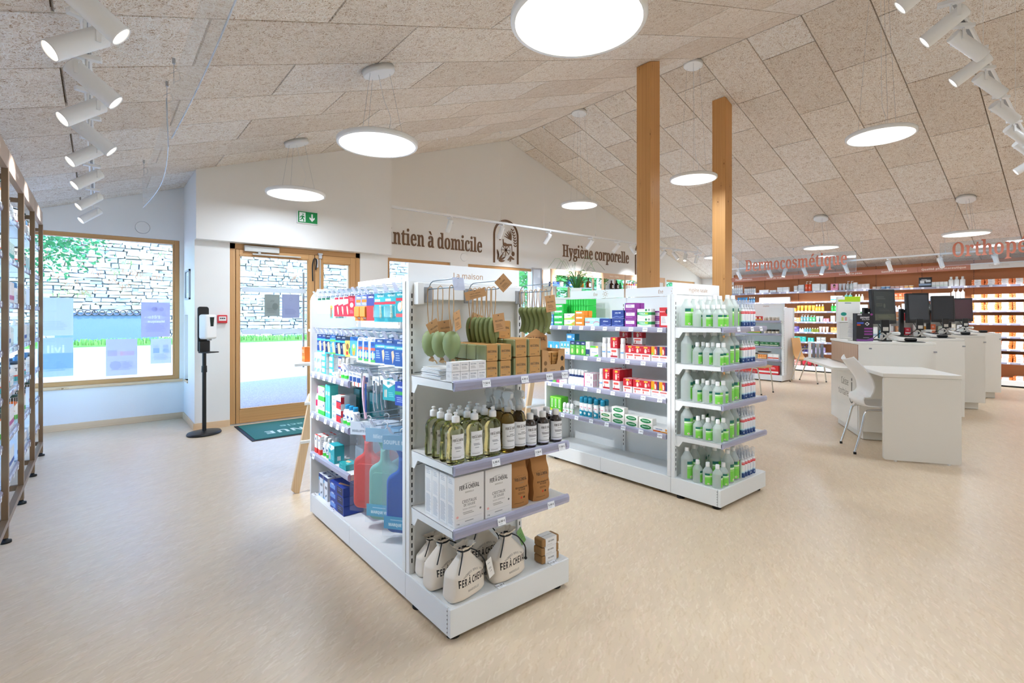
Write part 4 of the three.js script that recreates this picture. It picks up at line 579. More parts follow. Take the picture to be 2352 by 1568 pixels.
// ---------- wooden shelves on the gable wall ----------
const HX = [6.98, 7.76, 8.54, 9.32, 10.1, 10.88], HSH = [0.5, 0.85, 1.2, 1.55, 1.9];
{
  const o = thing('open_shelving', 'pale wooden shelving with lit headers under the Hygiène corporelle lettering', 'shelving', [0, 0, -7.5]), P = std('#d9b48f', 0.5);
  HX.forEach((x) => { for (const z of [0.02, 0.3]) mesh('post', rbb(x - 0.018, x + 0.018, 0, 2.24, z - 0.018, z + 0.018, 0.002, 1), P, o); });
  for (let i = 0; i < 5; i++) {
    const a = HX[i], b = HX[i + 1], p = plate(b - a - 0.038, 0.12, 0.014, 260, [['f', '#e3bd99'], ['t', ['Matériel de mesure', 'Yeux - Oreilles', 'Mains - Ongles', 'Visage - Corps', 'Bien-être'][i], 0.5, 0.5, 0.42, '#fff6ea']]);
    mesh('header', p.geo, p.mat, o, [(a + b) / 2, 2.18, 0.305]);
    HSH.forEach((y) => mesh('shelf', bb(a + 0.02, b - 0.02, y - 0.008, y, 0.03, 0.29), phy('#e4f1f2', 0.08, { transmission: 0.8, thickness: 0 }), o));
    mesh('under_cabinet', rbb(a + 0.02, b - 0.02, 0, 0.4, 0.03, 0.3, 0.004), MAT.whiteMatte, o);
  }
  const f = thing('shelving_end_frame', 'grey metal end frame closing the wooden shelving near the window', 'frame', [6.66, 0, -7.45]); mesh('post', [bb(0, 0.03, 0, 2.26, 0, 0.03), bb(0.24, 0.27, 0, 2.26, 0, 0.03)], MAT.steel, f); mesh('rail', [bb(0.03, 0.24, 2.23, 2.26, 0, 0.03), bb(0.03, 0.24, 0.1, 0.13, 0, 0.03)], MAT.steel, f); mesh('pane', bb(0.03, 0.24, 0.13, 2.23, 0.012, 0.013), MAT.frost, f);
}
// ---------- four till counters, turned 32 degrees ----------
const TURN = THREE.MathUtils.degToRad(32), CS = Math.cos(TURN), SN = Math.sin(TURN), P0 = [6.11, -1.72];
const tillAt = (i, x, z) => [P0[0] + 1.47 * i + x * CS + z * SN, P0[1] - x * SN + z * CS];
const cream = phy('#e9e4da', 0.4, { clearcoat: 0.15, clearcoatRoughness: 0.25 });
for (let i = 0; i < 4; i++) {
  const o = thing('till_counter', i ? `white pharmacy till counter, ${ORD[i]} in the row from the window side` : 'white priority till counter with low desk wing and Caisse Prioritaire lettering', 'counter', [P0[0] + 1.47 * i, 0, P0[1]], TURN, 'pharmacy till counters');
  mesh('kick', rbb(0.06, 0.92, 0.004, 0.1, 0.06, 0.62, 0.002), cream, o); mesh('carcass', rbb(0, 0.95, 0.1, 1.0, 0.012, 0.66, 0.004), cream, o); mesh('worktop', rbb(-0.004, 0.98, 1.0, 1.028, -0.01, 0.67, 0.006), cream, o);
  mesh('side_panel', rbb(-0.018, -0.001, 0.1, 1.0, 0.0, 0.662, 0.003), cream, o);
  mesh('wood_front', metreUv(bb(0.004, 0.946, 0.77, 0.998, -0.004, 0.012)), MAT.laminate, o);
  mesh('front_panel', rbb(0.0, 0.95, 0.1, 0.72, -0.006, 0.011, 0.002), cream, o);
  const ls = rectShape(-0.12, 1.2, -0.26, 0.02, 0.05); mesh('customer_ledge', ext(ls, 0.03, 0.004).rotateX(Math.PI / 2).translate(0, 0.765, 0), cream, o);
  mesh('grip', bb(-0.03, -0.018, 0.93, 0.945, 0.64, 0.665), MAT.grey, o);
  if (!i) {
    mesh('desk_top', ext(rectShape(-0.79, -0.019, -0.04, 0.54, 0.012), 0.034, 0.004).rotateX(Math.PI / 2).translate(0, 0.785, 0), cream, o);
    mesh('desk_leg_panel', ext(rectShape(-0.535, 0.035, 0.012, 0.75, 0.025), 0.03, 0.003).rotateY(Math.PI / 2).translate(-0.785, 0, 0), cream, o);
    mesh('desk_glide', [cyl(0.012, 0.012, 0.012, 10, -0.77, 0, 0.06), cyl(0.012, 0.012, 0.012, 10, -0.77, 0, 0.45)], MAT.plastic, o);
    const t = flatArt(0.6, 0.34, 500, [['f', '#e9e4da'], ['t', 'Caisse', 0.62, 0.27, 0.3, '#4f4a38', 's', 'right', 0.9], ['t', 'Prioritaire', 0.62, 0.62, 0.3, '#4f4a38', 's', 'right', 0.9], ['e', 0.8, 0.14, 0.03, 0.05, '#4f4a38'], ['p', [[0.77, 0.22], [0.83, 0.22], [0.82, 0.5], [0.9, 0.52], [0.93, 0.8], [0.89, 0.8], [0.86, 0.6], [0.77, 0.58]], '#4f4a38'], ['o', 0.79, 0.7, 0.1, 0.17, '#4f4a38', 0.05]]);
    const g = new THREE.BoxGeometry(0.6, 0.34, 0.001); for (let f = 0; f < 6; f++) setFace(g, f, f === 5 ? t.uv : [t.uv[0], t.uv[1], t.uv[0] + 0.001, t.uv[1] + 0.001]); mesh('lettering', g, t.mat, o, [0.36, 0.49, -0.0072]);
    mesh('number_plate', bb(-0.0195, -0.018, 0.955, 0.968, 0.09, 0.115), std('#7a8088', 0.5), o); mesh('desk_modesty', rbb(-0.03, -0.018, 0.1, 0.75, 0.0, 0.6, 0.002), cream, o);
  }
}
// chairs
function shell(path, width, dish, th) { // path: [z, y] from the top of the back to the front of the seat
  const curve = new THREE.CatmullRomCurve3(path.map((p) => V(0, p[1], p[0]))), n = 28, m = 12, P = [], top = [], bot = [];
  for (let i = 0; i <= n; i++) { const t = i / n, c = curve.getPointAt(t), g = curve.getTangentAt(t), nn = V(0, -g.z, g.y).multiplyScalar(-1), w = width(t); for (let j = 0; j <= m; j++) { const u = j / m - 0.5, x = u * w, k = dish(t) * (u * u * 4); top.push(c.clone().addScaledVector(nn, k).add(V(x, 0, 0))); bot.push(c.clone().addScaledVector(nn, k - th).add(V(x, 0, 0))); } }
  const pos = [...top, ...bot].flatMap((v) => [v.x, v.y, v.z]), idx = [], B = top.length, a = (i, j) => i * (m + 1) + j;
  for (let i = 0; i < n; i++) for (let j = 0; j < m; j++) { idx.push(a(i, j), a(i + 1, j), a(i, j + 1), a(i + 1, j), a(i + 1, j + 1), a(i, j + 1)); idx.push(B + a(i, j), B + a(i, j + 1), B + a(i + 1, j), B + a(i + 1, j), B + a(i, j + 1), B + a(i + 1, j + 1)); }
  const edge = (p, q) => idx.push(p, q, B + p, q, B + q, B + p);
  for (let i = 0; i < n; i++) { edge(a(i, 0), a(i + 1, 0)); edge(a(i + 1, m), a(i, m)); } for (let j = 0; j < m; j++) { edge(a(0, j + 1), a(0, j)); edge(a(n, j), a(n, j + 1)); }
  const g = new THREE.BufferGeometry(); g.setAttribute('position', new THREE.Float32BufferAttribute(pos, 3)); g.setIndex(idx); g.computeVertexNormals(); const c = toCreasedNormals(g, 0.8); c.setAttribute('uv', new THREE.BufferAttribute(new Float32Array(c.attributes.position.count * 2), 2)); return c;
}
kind('armchair', 'visitor_armchair', 'chair', () => group((o) => {
  mesh('seat_shell', metreUv(shell([[-0.25, 0.86], [-0.22, 0.68], [-0.2, 0.54], [-0.15, 0.455], [-0.04, 0.44], [0.12, 0.455], [0.22, 0.44]], (t) => 0.4 + 0.06 * t, () => 0.012, 0.012)), std('#d9a86c', 0.45), o); const F = std('#d4cbb9', 0.4);
  for (const q of [-1, 1]) { mesh('leg', tube([[q * 0.22, 0.008, 0.235], [q * 0.225, 0.3, 0.2], [q * 0.22, 0.425, 0.17], [q * 0.2, 0.43, 0.1]], 0.011, 14, 8), F, o); mesh('leg', tube([[q * 0.23, 0.008, -0.25], [q * 0.24, 0.36, -0.13], [q * 0.245, 0.64, -0.04], [q * 0.245, 0.665, 0.0], [q * 0.245, 0.668, 0.16]], 0.011, 16, 8), F, o); mesh('armrest', rb(0.05, 0.018, 0.22, 0.008, 2, q * 0.245, 0.684, 0.08), MAT.dark, o); mesh('foot_cap', [cyl(0.013, 0.013, 0.02, 8, q * 0.22, 0, 0.235), cyl(0.013, 0.013, 0.02, 8, q * 0.23, 0, -0.25)], MAT.rubber, o); }
  mesh('seat_rail', [rod([-0.2, 0.43, 0.1], [0.2, 0.43, 0.1], 0.011), rod([-0.24, 0.42, -0.1], [0.24, 0.42, -0.1], 0.011)], F, o);
}));
place('armchair', 'beech visitor armchair with dark arm pads beside the Vitalité gondola', [10.76, 0, -3.86], 0, 'visitor armchairs'); place('armchair', 'beech visitor armchair of which only legs show behind the nasal shelf', [8.6, 0, -3.95], 0, 'visitor armchairs');
{
  const [x, z] = tillAt(0, -0.4, 0.085), o = thing('shell_chair', 'white moulded shell chair with chrome legs tucked under the desk', 'chair', [x, 0, z], TURN);
  mesh('seat_shell', shell([[-0.33, 0.88], [-0.27, 0.79], [-0.205, 0.69], [-0.19, 0.6], [-0.235, 0.515], [-0.22, 0.455], [-0.1, 0.44], [0.08, 0.45], [0.2, 0.435]], (t) => (t < 0.1 ? 0.3 + t * 1.4 : t < 0.35 ? 0.44 : t < 0.5 ? 0.4 : 0.43), (t) => (t < 0.4 ? 0.06 : 0.02), 0.01), std('#f1efec', 0.3), o);
  for (const q of [-1, 1]) { mesh('leg', tube([[q * 0.21, 0.012, -0.29], [q * 0.2, 0.2, -0.24], [q * 0.185, 0.385, -0.2], [q * 0.17, 0.41, -0.17], [q * 0.15, 0.412, -0.08]], 0.011, 16, 8), MAT.chrome, o); mesh('leg', tube([[q * 0.22, 0.012, 0.24], [q * 0.2, 0.25, 0.2], [q * 0.18, 0.395, 0.16], [q * 0.15, 0.41, 0.08]], 0.011, 16, 8), MAT.chrome, o); mesh('foot_cap', [cyl(0.013, 0.013, 0.022, 8, q * 0.21, 0, -0.29), cyl(0.013, 0.013, 0.022, 8, q * 0.22, 0, 0.24)], MAT.rubber, o); }
  mesh('under_frame', [rod([-0.15, 0.412, 0], [0.15, 0.412, 0], 0.01), rod([-0.15, 0.412, -0.08], [-0.15, 0.412, 0.08], 0.01), rod([0.15, 0.412, -0.08], [0.15, 0.412, 0.08], 0.01)], MAT.chrome, o);
}
// ladder displays behind the gondolas
function ladder(x, z, label) {
  const o = thing('ladder_display', label, 'display', [x, 0, z], 0, 'wooden ladder displays'), leg = (s, q) => ext(shape([[-0.03, 0.02], [-0.004, 0.0], [0.03, 0.0], [0.03, 1.22], [-0.03, 1.22]]), 0.026, 0.003).rotateZ(-s * 0.19).translate(s * -0.3, 0.004, q);
  for (const s of [1, -1]) mesh('leg', metreUv(leg(s, 0.2)), MAT.paleUp, o); mesh('leg', metreUv(rbb(-0.03, 0.03, 0.004, 1.2, -0.16, -0.134)), MAT.paleUp, o);
  [[0.36, 0.27], [0.64, 0.24], [0.93, 0.31], [1.17, 0.1]].forEach(([y, w]) => mesh('shelf', ext(shape([[-w, -0.24], [w, -0.24], [0.08, 0.18], [-0.08, 0.18]]), 0.022, 0.004).rotateX(-Math.PI / 2), MAT.white, o, [0, y, 0]));
}
ladder(1.41, -4.05, 'wooden ladder display with white shelves behind the plaster gondola'); ladder(3.62, -4.05, 'wooden ladder display with white shelves behind the Été gondola');
// ---------- products: helpers ----------
function box(id, name, w, h, d, ppm, front, side, top, category = 'box') { kind(id, name, category, () => carton(w, h, d, ppm, front, side, top)); KINDS[id].size = [w, h, d]; }
const LEVEL = { 2: ['lower', 'upper'], 3: ['bottom', 'middle', 'top'], 4: ['lowest', 'second', 'third', 'topmost'], 5: ['lowest', 'second', 'third', 'fourth', 'topmost'], 6: ['lowest', 'second', 'third', 'fourth', 'fifth', 'topmost'] };
const FACE = { x: { turn: -Math.PI / 2, at: (s, f, k, d, y) => [f + d / 2 + k * (d + 0.003), y, s] }, z: { turn: 0, at: (s, f, k, d, y) => [s, y, f - d / 2 - k * (d + 0.003)] }, l: { turn: Math.PI / 2, at: (s, f, k, d, y) => [f - d / 2 - k * (d + 0.003), y, s] } };
const wordsIn = (t) => t.match(/[A-Za-zÀ-ÿ0-9][A-Za-zÀ-ÿ0-9'’-]*/g).length;
function fit(desc, where, bits) { const all = (w, b) => `${desc}${w ? ' ' + w : ''}${b.length ? ', ' + b.join(', ') : ''}`; let t = all(where, bits); if (wordsIn(t) > 16) t = all('', bits); if (wordsIn(t) > 16) t = all('', bits.map((b) => b.replace('the ', '').replace(' one', ''))); return t; }
// copies of one kind between s0 and s1: n across, `stack` high, `deep` behind one another
function run(id, desc, where, face, s0, s1, y, front, { n = 1, stack = 1, deep = 1, end = '', jitter = 0.004, tilt } = {}) {
  const k = KINDS[id], [w, h, d] = k.size, F = FACE[face], grp = desc.replace(/,.*/, '') + ' group';
  for (let c = 0; c < n; c++) for (let l = 0; l < (Array.isArray(stack) ? stack[c] : stack); l++) for (let q = 0; q < deep; q++) {
    const s = n === 1 ? (s0 + s1) / 2 : s0 + w / 2 + ((s1 - s0 - w) * c) / (n - 1), st = Array.isArray(stack) ? stack[c] : stack, bits = [];
    if (n > 1) bits.push(ORD[c] + ' from ' + end); if (st > 1) bits.push((LEVEL[st] ? LEVEL[st][l] : ORD[l]) + ' one'); if (deep > 1) bits.push(['front', 'second', 'third', 'fourth', 'fifth'][q] + ' row');
    place(id, fit(desc, where, bits), F.at(s + (rnd() - 0.5) * jitter, front, q, d, y + 0.0012 + l * (h + 0.0012)), F.turn + (rnd() - 0.5) * 0.04, n * st * deep > 1 || Array.isArray(stack) ? grp : undefined, tilt);
  }
}
const BR = 'FER À CHEVAL', INK = '#2b2724';
const brand = (y, s, ink = INK) => [['arc', 'SAVONNERIE DEPUIS', 0.5, y + 0.42, 0.5, s * 0.26, ink, 0.9], ['t', BR, 0.5, y, s, ink, 'b', 'center', 0.62], ['t', 'MARSEILLE', 0.5, y + s * 0.85, s * 0.36, '#8d8880', 's']];
// ---------- La maison end: soaps on hooks ----------
const CAPX = 1.405, HOOKZ = -1.74;
function hookOn(parent, x, y, z0, z1, flap) { // along local z
  const h = mesh('hook', [tube([[x, y, z0], [x, y, z1 - 0.02], [x, y + 0.012, z1 - 0.004], [x, y + 0.02, z1]], 0.0028, 12, 6), tube([[x, y - 0.012, z0], [x, y + 0.02, z0 + 0.02], [x, y + 0.034, z0 + 0.05], [x, y + 0.036, z1]], 0.0024, 12, 6)], MAT.wire, parent);
  if (flap) { const p = plate(0.05, 0.05, 0.0008, 300, [['f', '#e9eaf0'], ['l', 2, 0.2, 0.3, 0.6, 0.4, '#b9bcc8']]); mesh('price_flap', bx(0.055, 0.055, 0.001), MAT.clip, h, [x, y + 0.012, z1 + 0.004], [-0.25, 0, 0]); }
  mesh('hook_clip', rbb(x - 0.022, x + 0.022, y - 0.06, y + 0.01, z0 - 0.006, z0 + 0.004, 0.003), MAT.grey, h); return h;
}
[[-0.255, 1], [-0.035, 0], [0.285, 0]].forEach(([x, f]) => hookOn(g1Cap, x, 1.42, 0.062, 0.31, f));
const OLIVE = std('#8a9a68', 0.5), OLIVE2 = std('#7c8650', 0.55), tagOps = [['f', '#c79a6a'], ['e', 0.5, 0.1, 0.05, 0.035, '#5a4632'], ['t', BR, 0.5, 0.4, 0.13, '#4a3a2a', 'b', 'center', 0.6], ['l', 3, 0.2, 0.58, 0.6, 0.22, '#8a6a48'], ['r', 0.2, 0.84, 0.6, 0.03, '#8a6a48']];
const cordGeo = (len, r = 0.012) => tube([[0, 0.011, 0], [0.012, 0.003, 0], [r * 0.8, -len * 0.5, 0.003], [0.004, -len, 0], [-0.004, -len, 0], [-r, -len * 0.5, -0.003], [-0.012, 0.003, 0]], 0.0022, 24, 5, true);
function soapTag(o, y, turn, lean) { const p = (KINDS.soapTag ??= { plate: plate(0.062, 0.08, 0.0012, 700, tagOps, true) }).plate; mesh('tag', p.geo, p.matte, o, [0.012, y, 0.022], [0, turn, lean]); }
kind('ovalSoap', 'rope_soap', 'soap', () => group((o) => { mesh('bar', lathe([[0, -0.118], [0.012, -0.115], [0.026, -0.1], [0.036, -0.075], [0.0385, -0.05], [0.034, -0.025], [0.022, -0.006], [0.008, 0], [0, 0]], 24).translate(0, -0.185, 0), OLIVE, o); mesh('cord', cordGeo(0.187), MAT.cord, o); mesh('knot', [tube([[0, -0.3, 0], [0.012, -0.312, 0.004], [-0.008, -0.316, 0.006], [0.014, -0.322, 0]], 0.0055, 14, 6), tube([[0, -0.31, 0], [0.02, -0.322, 0.01], [0.03, -0.335, 0.004]], 0.003, 8, 5)], MAT.cord, o); }));
[[-1.79, 0.3, 0.25, 'in front'], [-1.88, -0.3, 0.15, 'in the middle'], [-1.965, 0.2, 0.5, 'at the back']].forEach(([z, t, l, w], i) => { const o = place('ovalSoap', `olive green egg-shaped soap on a rope, ${w} on its hook`, [1.15, 1.42, z], rr(-0.3, 0.3), 'egg-shaped soaps on ropes'); soapTag(o, -0.2 + (i === 0 ? 0.06 : 0.02), t, l); });
const leafSh = (() => { const s = new THREE.Shape(); s.moveTo(0, 0); s.bezierCurveTo(0.034, -0.01, 0.034, -0.075, 0.004, -0.128); s.lineTo(-0.004, -0.128); s.bezierCurveTo(-0.034, -0.075, -0.034, -0.01, 0, 0); return s; })();
kind('leafSoap', 'rope_soap', 'soap', () => group((o) => { mesh('bar', [ext(leafSh, 0.02, 0.005).translate(0, -0.125, -0.01), ext(shape([[0, -0.01], [0.004, -0.06], [0, -0.12], [-0.004, -0.06]]), 0.004, 0.001).translate(0, -0.125, 0.009)], OLIVE2, o); mesh('cord', cordGeo(0.13, 0.01), MAT.cord, o); }));
for (let i = 0; i < 6; i++) { const o = place('leafSoap', `olive green cicada-shaped soap on a rope, ${ORD[i]} from the hook tip`, [1.37, 1.42, -1.785 - i * 0.036], 0.2 + rr(-0.1, 0.1), 'cicada-shaped soaps on ropes'); if (i === 0 || i === 5) soapTag(o, -0.15, -0.2, i ? -0.3 : 0.15); }
{ const p = plate(0.075, 0.075, 0.001, 500, tagOps, true); for (const [x, y, z, a, lab] of [[1.375, 1.445, -1.722, 0.78, 'kraft paper tag standing on its corner above the cicada soaps'], [1.28, 1.395, -1.8, 0.25, 'kraft paper tag pointing sideways between the egg and cicada soaps']]) { const t = mesh(numbered('paper_tag'), p.geo, p.matte, null, [x, y, z], [0, -0.3, a]); t.scale.set(a > 0.5 ? 0.8 : 1.3, a > 0.5 ? 0.8 : 0.5, 1); tag(t, lab, 'tag'); scene.add(t); } }
const fishSh = (() => { const s = new THREE.Shape(); s.moveTo(0.004, 0); s.bezierCurveTo(0.042, -0.02, 0.046, -0.07, 0.02, -0.104); s.lineTo(0.03, -0.136); s.lineTo(0.012, -0.126); s.lineTo(-0.006, -0.128); s.lineTo(0.004, -0.1); s.bezierCurveTo(0.016, -0.07, -0.002, -0.05, -0.014, -0.03); s.bezierCurveTo(-0.02, -0.012, -0.01, 0, 0.004, 0); return s; })();
kind('fishSoap', 'rope_soap', 'soap', () => group((o) => { mesh('bar', ext(fishSh, 0.024, 0.006, 3).translate(0, -0.075, -0.012), OLIVE2, o); mesh('fin_ridges', [0, 1, 2, 3, 4, 5, 6].map((i) => rb(0.014, 0.0025, 0.02, 0.001, 1, 0.03 - Math.abs(i - 2.5) * 0.003, -0.1 - i * 0.011, 0)), OLIVE, o); mesh('cord', cordGeo(0.08, 0.008), MAT.cord, o); }));
for (let i = 0; i < 6; i++) { const o = place('fishSoap', `olive green fish-shaped soap on a rope, ${ORD[i]} from the hook tip`, [1.69, 1.42, -1.785 - i * 0.036], 0.15 + rr(-0.05, 0.05), 'fish-shaped soaps on ropes'); if (i === 0) soapTag(o, -0.06, -0.2, 0.15); }
// shelf with soap cubes
const S1 = 1.035, S2 = 0.7, S3 = 0.445, S0 = 0.141;
function cubeKind(id, s) {
  kind(id, 'soap_cube', 'soap', () => group((o) => {
    mesh('bar', rb(s, s * 0.97, s, 0.006, 2, 0, s * 0.485, 0), phy('#8f9468', 0.3, { clearcoat: 0.6, clearcoatRoughness: 0.15 }), o);
    const c = carton(s * 0.8, s * 0.985, s + 0.002, 900, [['f', '#c99759'], ...brand(0.42, 0.17), ['l', 1, 0.12, 0.88, 0.6, 0.05, '#5b4025'], ['r', 0.82, 0.72, 0.08, 0.09, '#8a6233']], [SAME, ['l', 5, 0.2, 0.3, 0.6, 0.4, '#8a6233']], [SAME]); mesh('sleeve', c.geo, c.mat, o);
  })); KINDS[id].size = [s, s, s];
}
cubeKind('cubeS', 0.07); cubeKind('cubeL', 0.08);
run('cubeS', 'olive soap cube in kraft sleeve', 'by the cartons', 'z', 1.262, 1.406, S1, -1.7, { n: 2, stack: 2, deep: 4, end: 'the cartons' });
run('cubeL', 'larger olive soap cube in kraft', '', 'z', 1.412, 1.576, S1, -1.695, { n: 2, stack: 2, deep: 3, end: 'the cartons' });
run('cubeL', 'larger olive soap cube in kraft sleeve', 'alone in a third layer', 'z', 1.4, 1.486, S1 + 0.162, -1.8, {});
box('miniBox', 'small_carton', 0.0415, 0.038, 0.04, 900, [['f', '#f1f0ef'], ['t', BR, 0.5, 0.3, 0.16, '#6d7480', 'b', 'center', 0.7], ['l', 3, 0.15, 0.5, 0.7, 0.3, '#b5b3b0']], [SAME, ['l', 3, 0.2, 0.3, 0.6, 0.3, '#c9c9c9']], [SAME]);
run('miniBox', 'small white soap carton', '', 'z', 1.085, 1.256, S1, -1.69, { n: 4, stack: 2, end: 'the outer end', jitter: 0.002 });
for (let i = 0; i < 9; i++) { const p = (KINDS.leaf ??= { c: carton(0.105, 0.0035, 0.15, 400, [['f', '#f2f2f2']], [SAME], [SAME, ['r', 0.1, 0.1, 0.8, 0.25, '#c9c6be'], ['l', 6, 0.1, 0.45, 0.8, 0.45, '#bdbdbd']]) }).c, m = mesh(numbered('leaflet'), p.geo, p.mat, null, [1.148 + rr(-0.004, 0.004), S1 + 0.0012 + i * 0.0048, -1.87 + rr(-0.004, 0.004)], [0, rr(-0.05, 0.05), 0]); tag(m, `folded white leaflet in the pile beside the soaps, ${ORD[i]} from the shelf`, 'leaflet', 'leaflets piled beside the soaps'); scene.add(m); }
{
  const o = thing('display_carton', 'open kraft display carton with torn front at the end of the soap shelf', 'carton', [1.658, S1 + 0.0015, -1.76]), K = std('#c79b69', 0.8), a = flatArt(0.148, 0.105, 900, [['f', '#c79b69'], ['e', 0.14, 0.6, 0.07, 0.1, '#8a6740'], ['e', 0.88, 0.42, 0.07, 0.11, '#2e251b'], ['e', 0.14, 0.9, 0.07, 0.1, '#8a6740'], ['p', [[0.8, 0.98], [0.8, 0.85], [0.88, 0.76], [0.96, 0.85], [0.96, 0.98]], '#5c4528'], ['l', 1, 0.35, 0.9, 0.3, 0.05, '#7a5a34']]);
  const fs = shape([[-0.074, 0], [0.074, 0], [0.074, 0.105], [0.034, 0.1], [0.028, 0.06], [0.02, 0.035], [-0.02, 0.035], [-0.03, 0.06], [-0.038, 0.1], [-0.074, 0.105]]), fg = new THREE.ExtrudeGeometry(fs, { depth: 0.002, bevelEnabled: false }), fp = fg.attributes.position, fu = fg.attributes.uv; for (let i = 0; i < fp.count; i++) fu.setXY(i, a.uv[0] + (a.uv[2] - a.uv[0]) * (fp.getX(i) / 0.148 + 0.5), a.uv[1] + (a.uv[3] - a.uv[1]) * (fp.getY(i) / 0.105));
  mesh('front', fg, a.matte, o, [0, 0, 0.063]); mesh('side', bb(-0.074, -0.072, 0, 0.105, -0.06, 0.063), K, o); mesh('side', bb(0.072, 0.074, 0, 0.105, -0.06, 0.063), K, o); mesh('floor', bb(-0.072, 0.072, 0, 0.002, -0.06, 0.063), K, o); mesh('back', ext(shape([[-0.074, 0], [0.074, 0], [0.074, 0.16], [0.05, 0.175], [0.0, 0.2], [-0.05, 0.175], [-0.074, 0.16]]), 0.002), K, o, [0, 0, -0.06]);
  const t = plate(0.14, 0.035, 0.001, 700, [['f', '#c09060'], ['t', BR, 0.5, 0.5, 0.7, '#2c2118', 'b', 'center', 0.75]]); mesh('back_print', t.geo, t.matte, o, [0, 0.15, -0.0572]);
  box('kraftSoap', 'soap_carton', 0.062, 0.042, 0.1, 800, [['f', '#c4904f'], ['t', BR, 0.5, 0.4, 0.3, '#3a2b1a', 'b', 'center', 0.6], ['l', 1, 0.2, 0.75, 0.6, 0.1, '#6b4a24']], [SAME], [SAME]);
  for (const [x, l, w] of [[-0.034, 0, 'lower one beside the cubes'], [-0.034, 1, 'upper one beside the cubes'], [0.034, 0, 'lower one at the shelf end'], [0.034, 1, 'upper one at the shelf end']]) place('kraftSoap', `kraft soap carton inside the display carton, ${w}`, [1.658 + x * 1.02, S1 + 0.0055 + l * 0.0432, -1.76], 0, 'soap cartons in the display carton');
}
// dish soap, sprays, dark bottles
const liquid = (c, a, dist) => phy(c, 0.06, { transmission: 1, thickness: 0.05, ior: 1.38, attenuationColor: C(a), attenuationDistance: dist });
const dishPts = [[0.001, 0], [0.036, 0], [0.0405, 0.006], [0.042, 0.04], [0.0385, 0.075], [0.0365, 0.09], [0.0395, 0.118], [0.0385, 0.134], [0.03, 0.15], [0.016, 0.159], [0.0125, 0.163], [0.0125, 0.17], [0.001, 0.17]];
kind('dish', 'dish_soap_bottle', 'bottle', () => group((o) => {
  mesh('body', lathe(dishPts, 28).scale(1, 1, 0.62), liquid('#fbfbf0', '#dfe2a0', 0.16), o);
  mesh('cap', lathe([[0.0001, 0.166], [0.016, 0.166], [0.0165, 0.17], [0.016, 0.19], [0.012, 0.193], [0.0065, 0.194], [0.006, 0.2], [0.009, 0.202], [0.009, 0.206], [0.005, 0.209], [0.0001, 0.209]], 20), MAT.plastic, o);
  const a = flatArt(0.06, 0.1, 900, [['f', '#eef0f2'], ...brand(0.24, 0.13), ['l', 2, 0.2, 0.5, 0.6, 0.1, '#6e737a'], ['l', 1, 0.3, 0.66, 0.4, 0.05, '#8d9298'], ['r', 0.08, 0.86, 0.84, 0.006, '#aaa'], ['l', 1, 0.1, 0.9, 0.75, 0.04, '#777']]); mesh('label', wrap(dishPts, 0.022, 0.122, 0.8, a.uv, 0.001, 0.62), a.mat, o);
})); KINDS.dish.size = [0.085, 0.21, 0.054];
run('dish', 'pale green dish soap bottle', 'in the outer column', 'z', 1.075, 1.165, S2, -1.684, { deep: 4, jitter: 0.006 });
run('dish', 'pale green dish soap bottle', 'in the middle column', 'z', 1.168, 1.258, S2, -1.684, { deep: 4, jitter: 0.006 });
run('dish', 'pale green dish soap bottle', 'beside the sprays', 'z', 1.262, 1.352, S2, -1.684, { deep: 4, jitter: 0.006 });
const sprayPts = [[0.001, 0], [0.029, 0], [0.031, 0.004], [0.031, 0.13], [0.0295, 0.148], [0.024, 0.163], [0.0135, 0.172], [0.0125, 0.182], [0.001, 0.182]];
kind('spray', 'cleaning_spray_bottle', 'bottle', () => group((o) => {
  mesh('body', lathe(sprayPts, 26), liquid('#f8f0d8', '#bb9440', 0.12), o); const H = phy('#eef1f2', 0.35, { transmission: 0.45, thickness: 0 });
  mesh('collar', lathe([[0.0001, 0.176], [0.0155, 0.176], [0.0155, 0.198], [0.012, 0.203], [0.0001, 0.203]], 18), H, o);
  mesh('trigger_head', [ext(shape([[-0.012, 0.2], [0.012, 0.2], [0.012, 0.225], [0.03, 0.24], [0.032, 0.258], [0.022, 0.266], [-0.018, 0.264], [-0.028, 0.25], [-0.026, 0.235], [-0.014, 0.226]]), 0.018, 0.003).translate(0, 0, -0.009).rotateY(-Math.PI / 2), ext(shape([[0.016, 0.236], [0.034, 0.212], [0.036, 0.19], [0.031, 0.189], [0.026, 0.208], [0.008, 0.228]]), 0.01, 0.002).translate(0, 0, -0.005).rotateY(-Math.PI / 2)], H, o);
  const a = flatArt(0.085, 0.105, 900, [['f', '#eef0f1'], ...brand(0.2, 0.13), ['t', 'SPRAY', 0.5, 0.44, 0.06, '#333', 'b'], ['t', 'MULTI-USAGES', 0.5, 0.5, 0.06, '#333', 'b'], ['l', 2, 0.25, 0.66, 0.5, 0.08, '#888'], ['l', 1, 0.08, 0.92, 0.8, 0.04, '#666']]); mesh('label', wrap(sprayPts, 0.02, 0.128, 1.5, a.uv, 0.0008), a.mat, o);
})); KINDS.spray.size = [0.063, 0.266, 0.063];
run('spray', 'amber spray bottle with clear trigger', '', 'z', 1.362, 1.49, S2, -1.684, { n: 2, deep: 3, end: 'the dish soap' });
const darkPts = [[0.001, 0], [0.027, 0], [0.0295, 0.004], [0.0295, 0.098], [0.027, 0.112], [0.02, 0.12], [0.0135, 0.125], [0.0125, 0.13], [0.001, 0.13]];
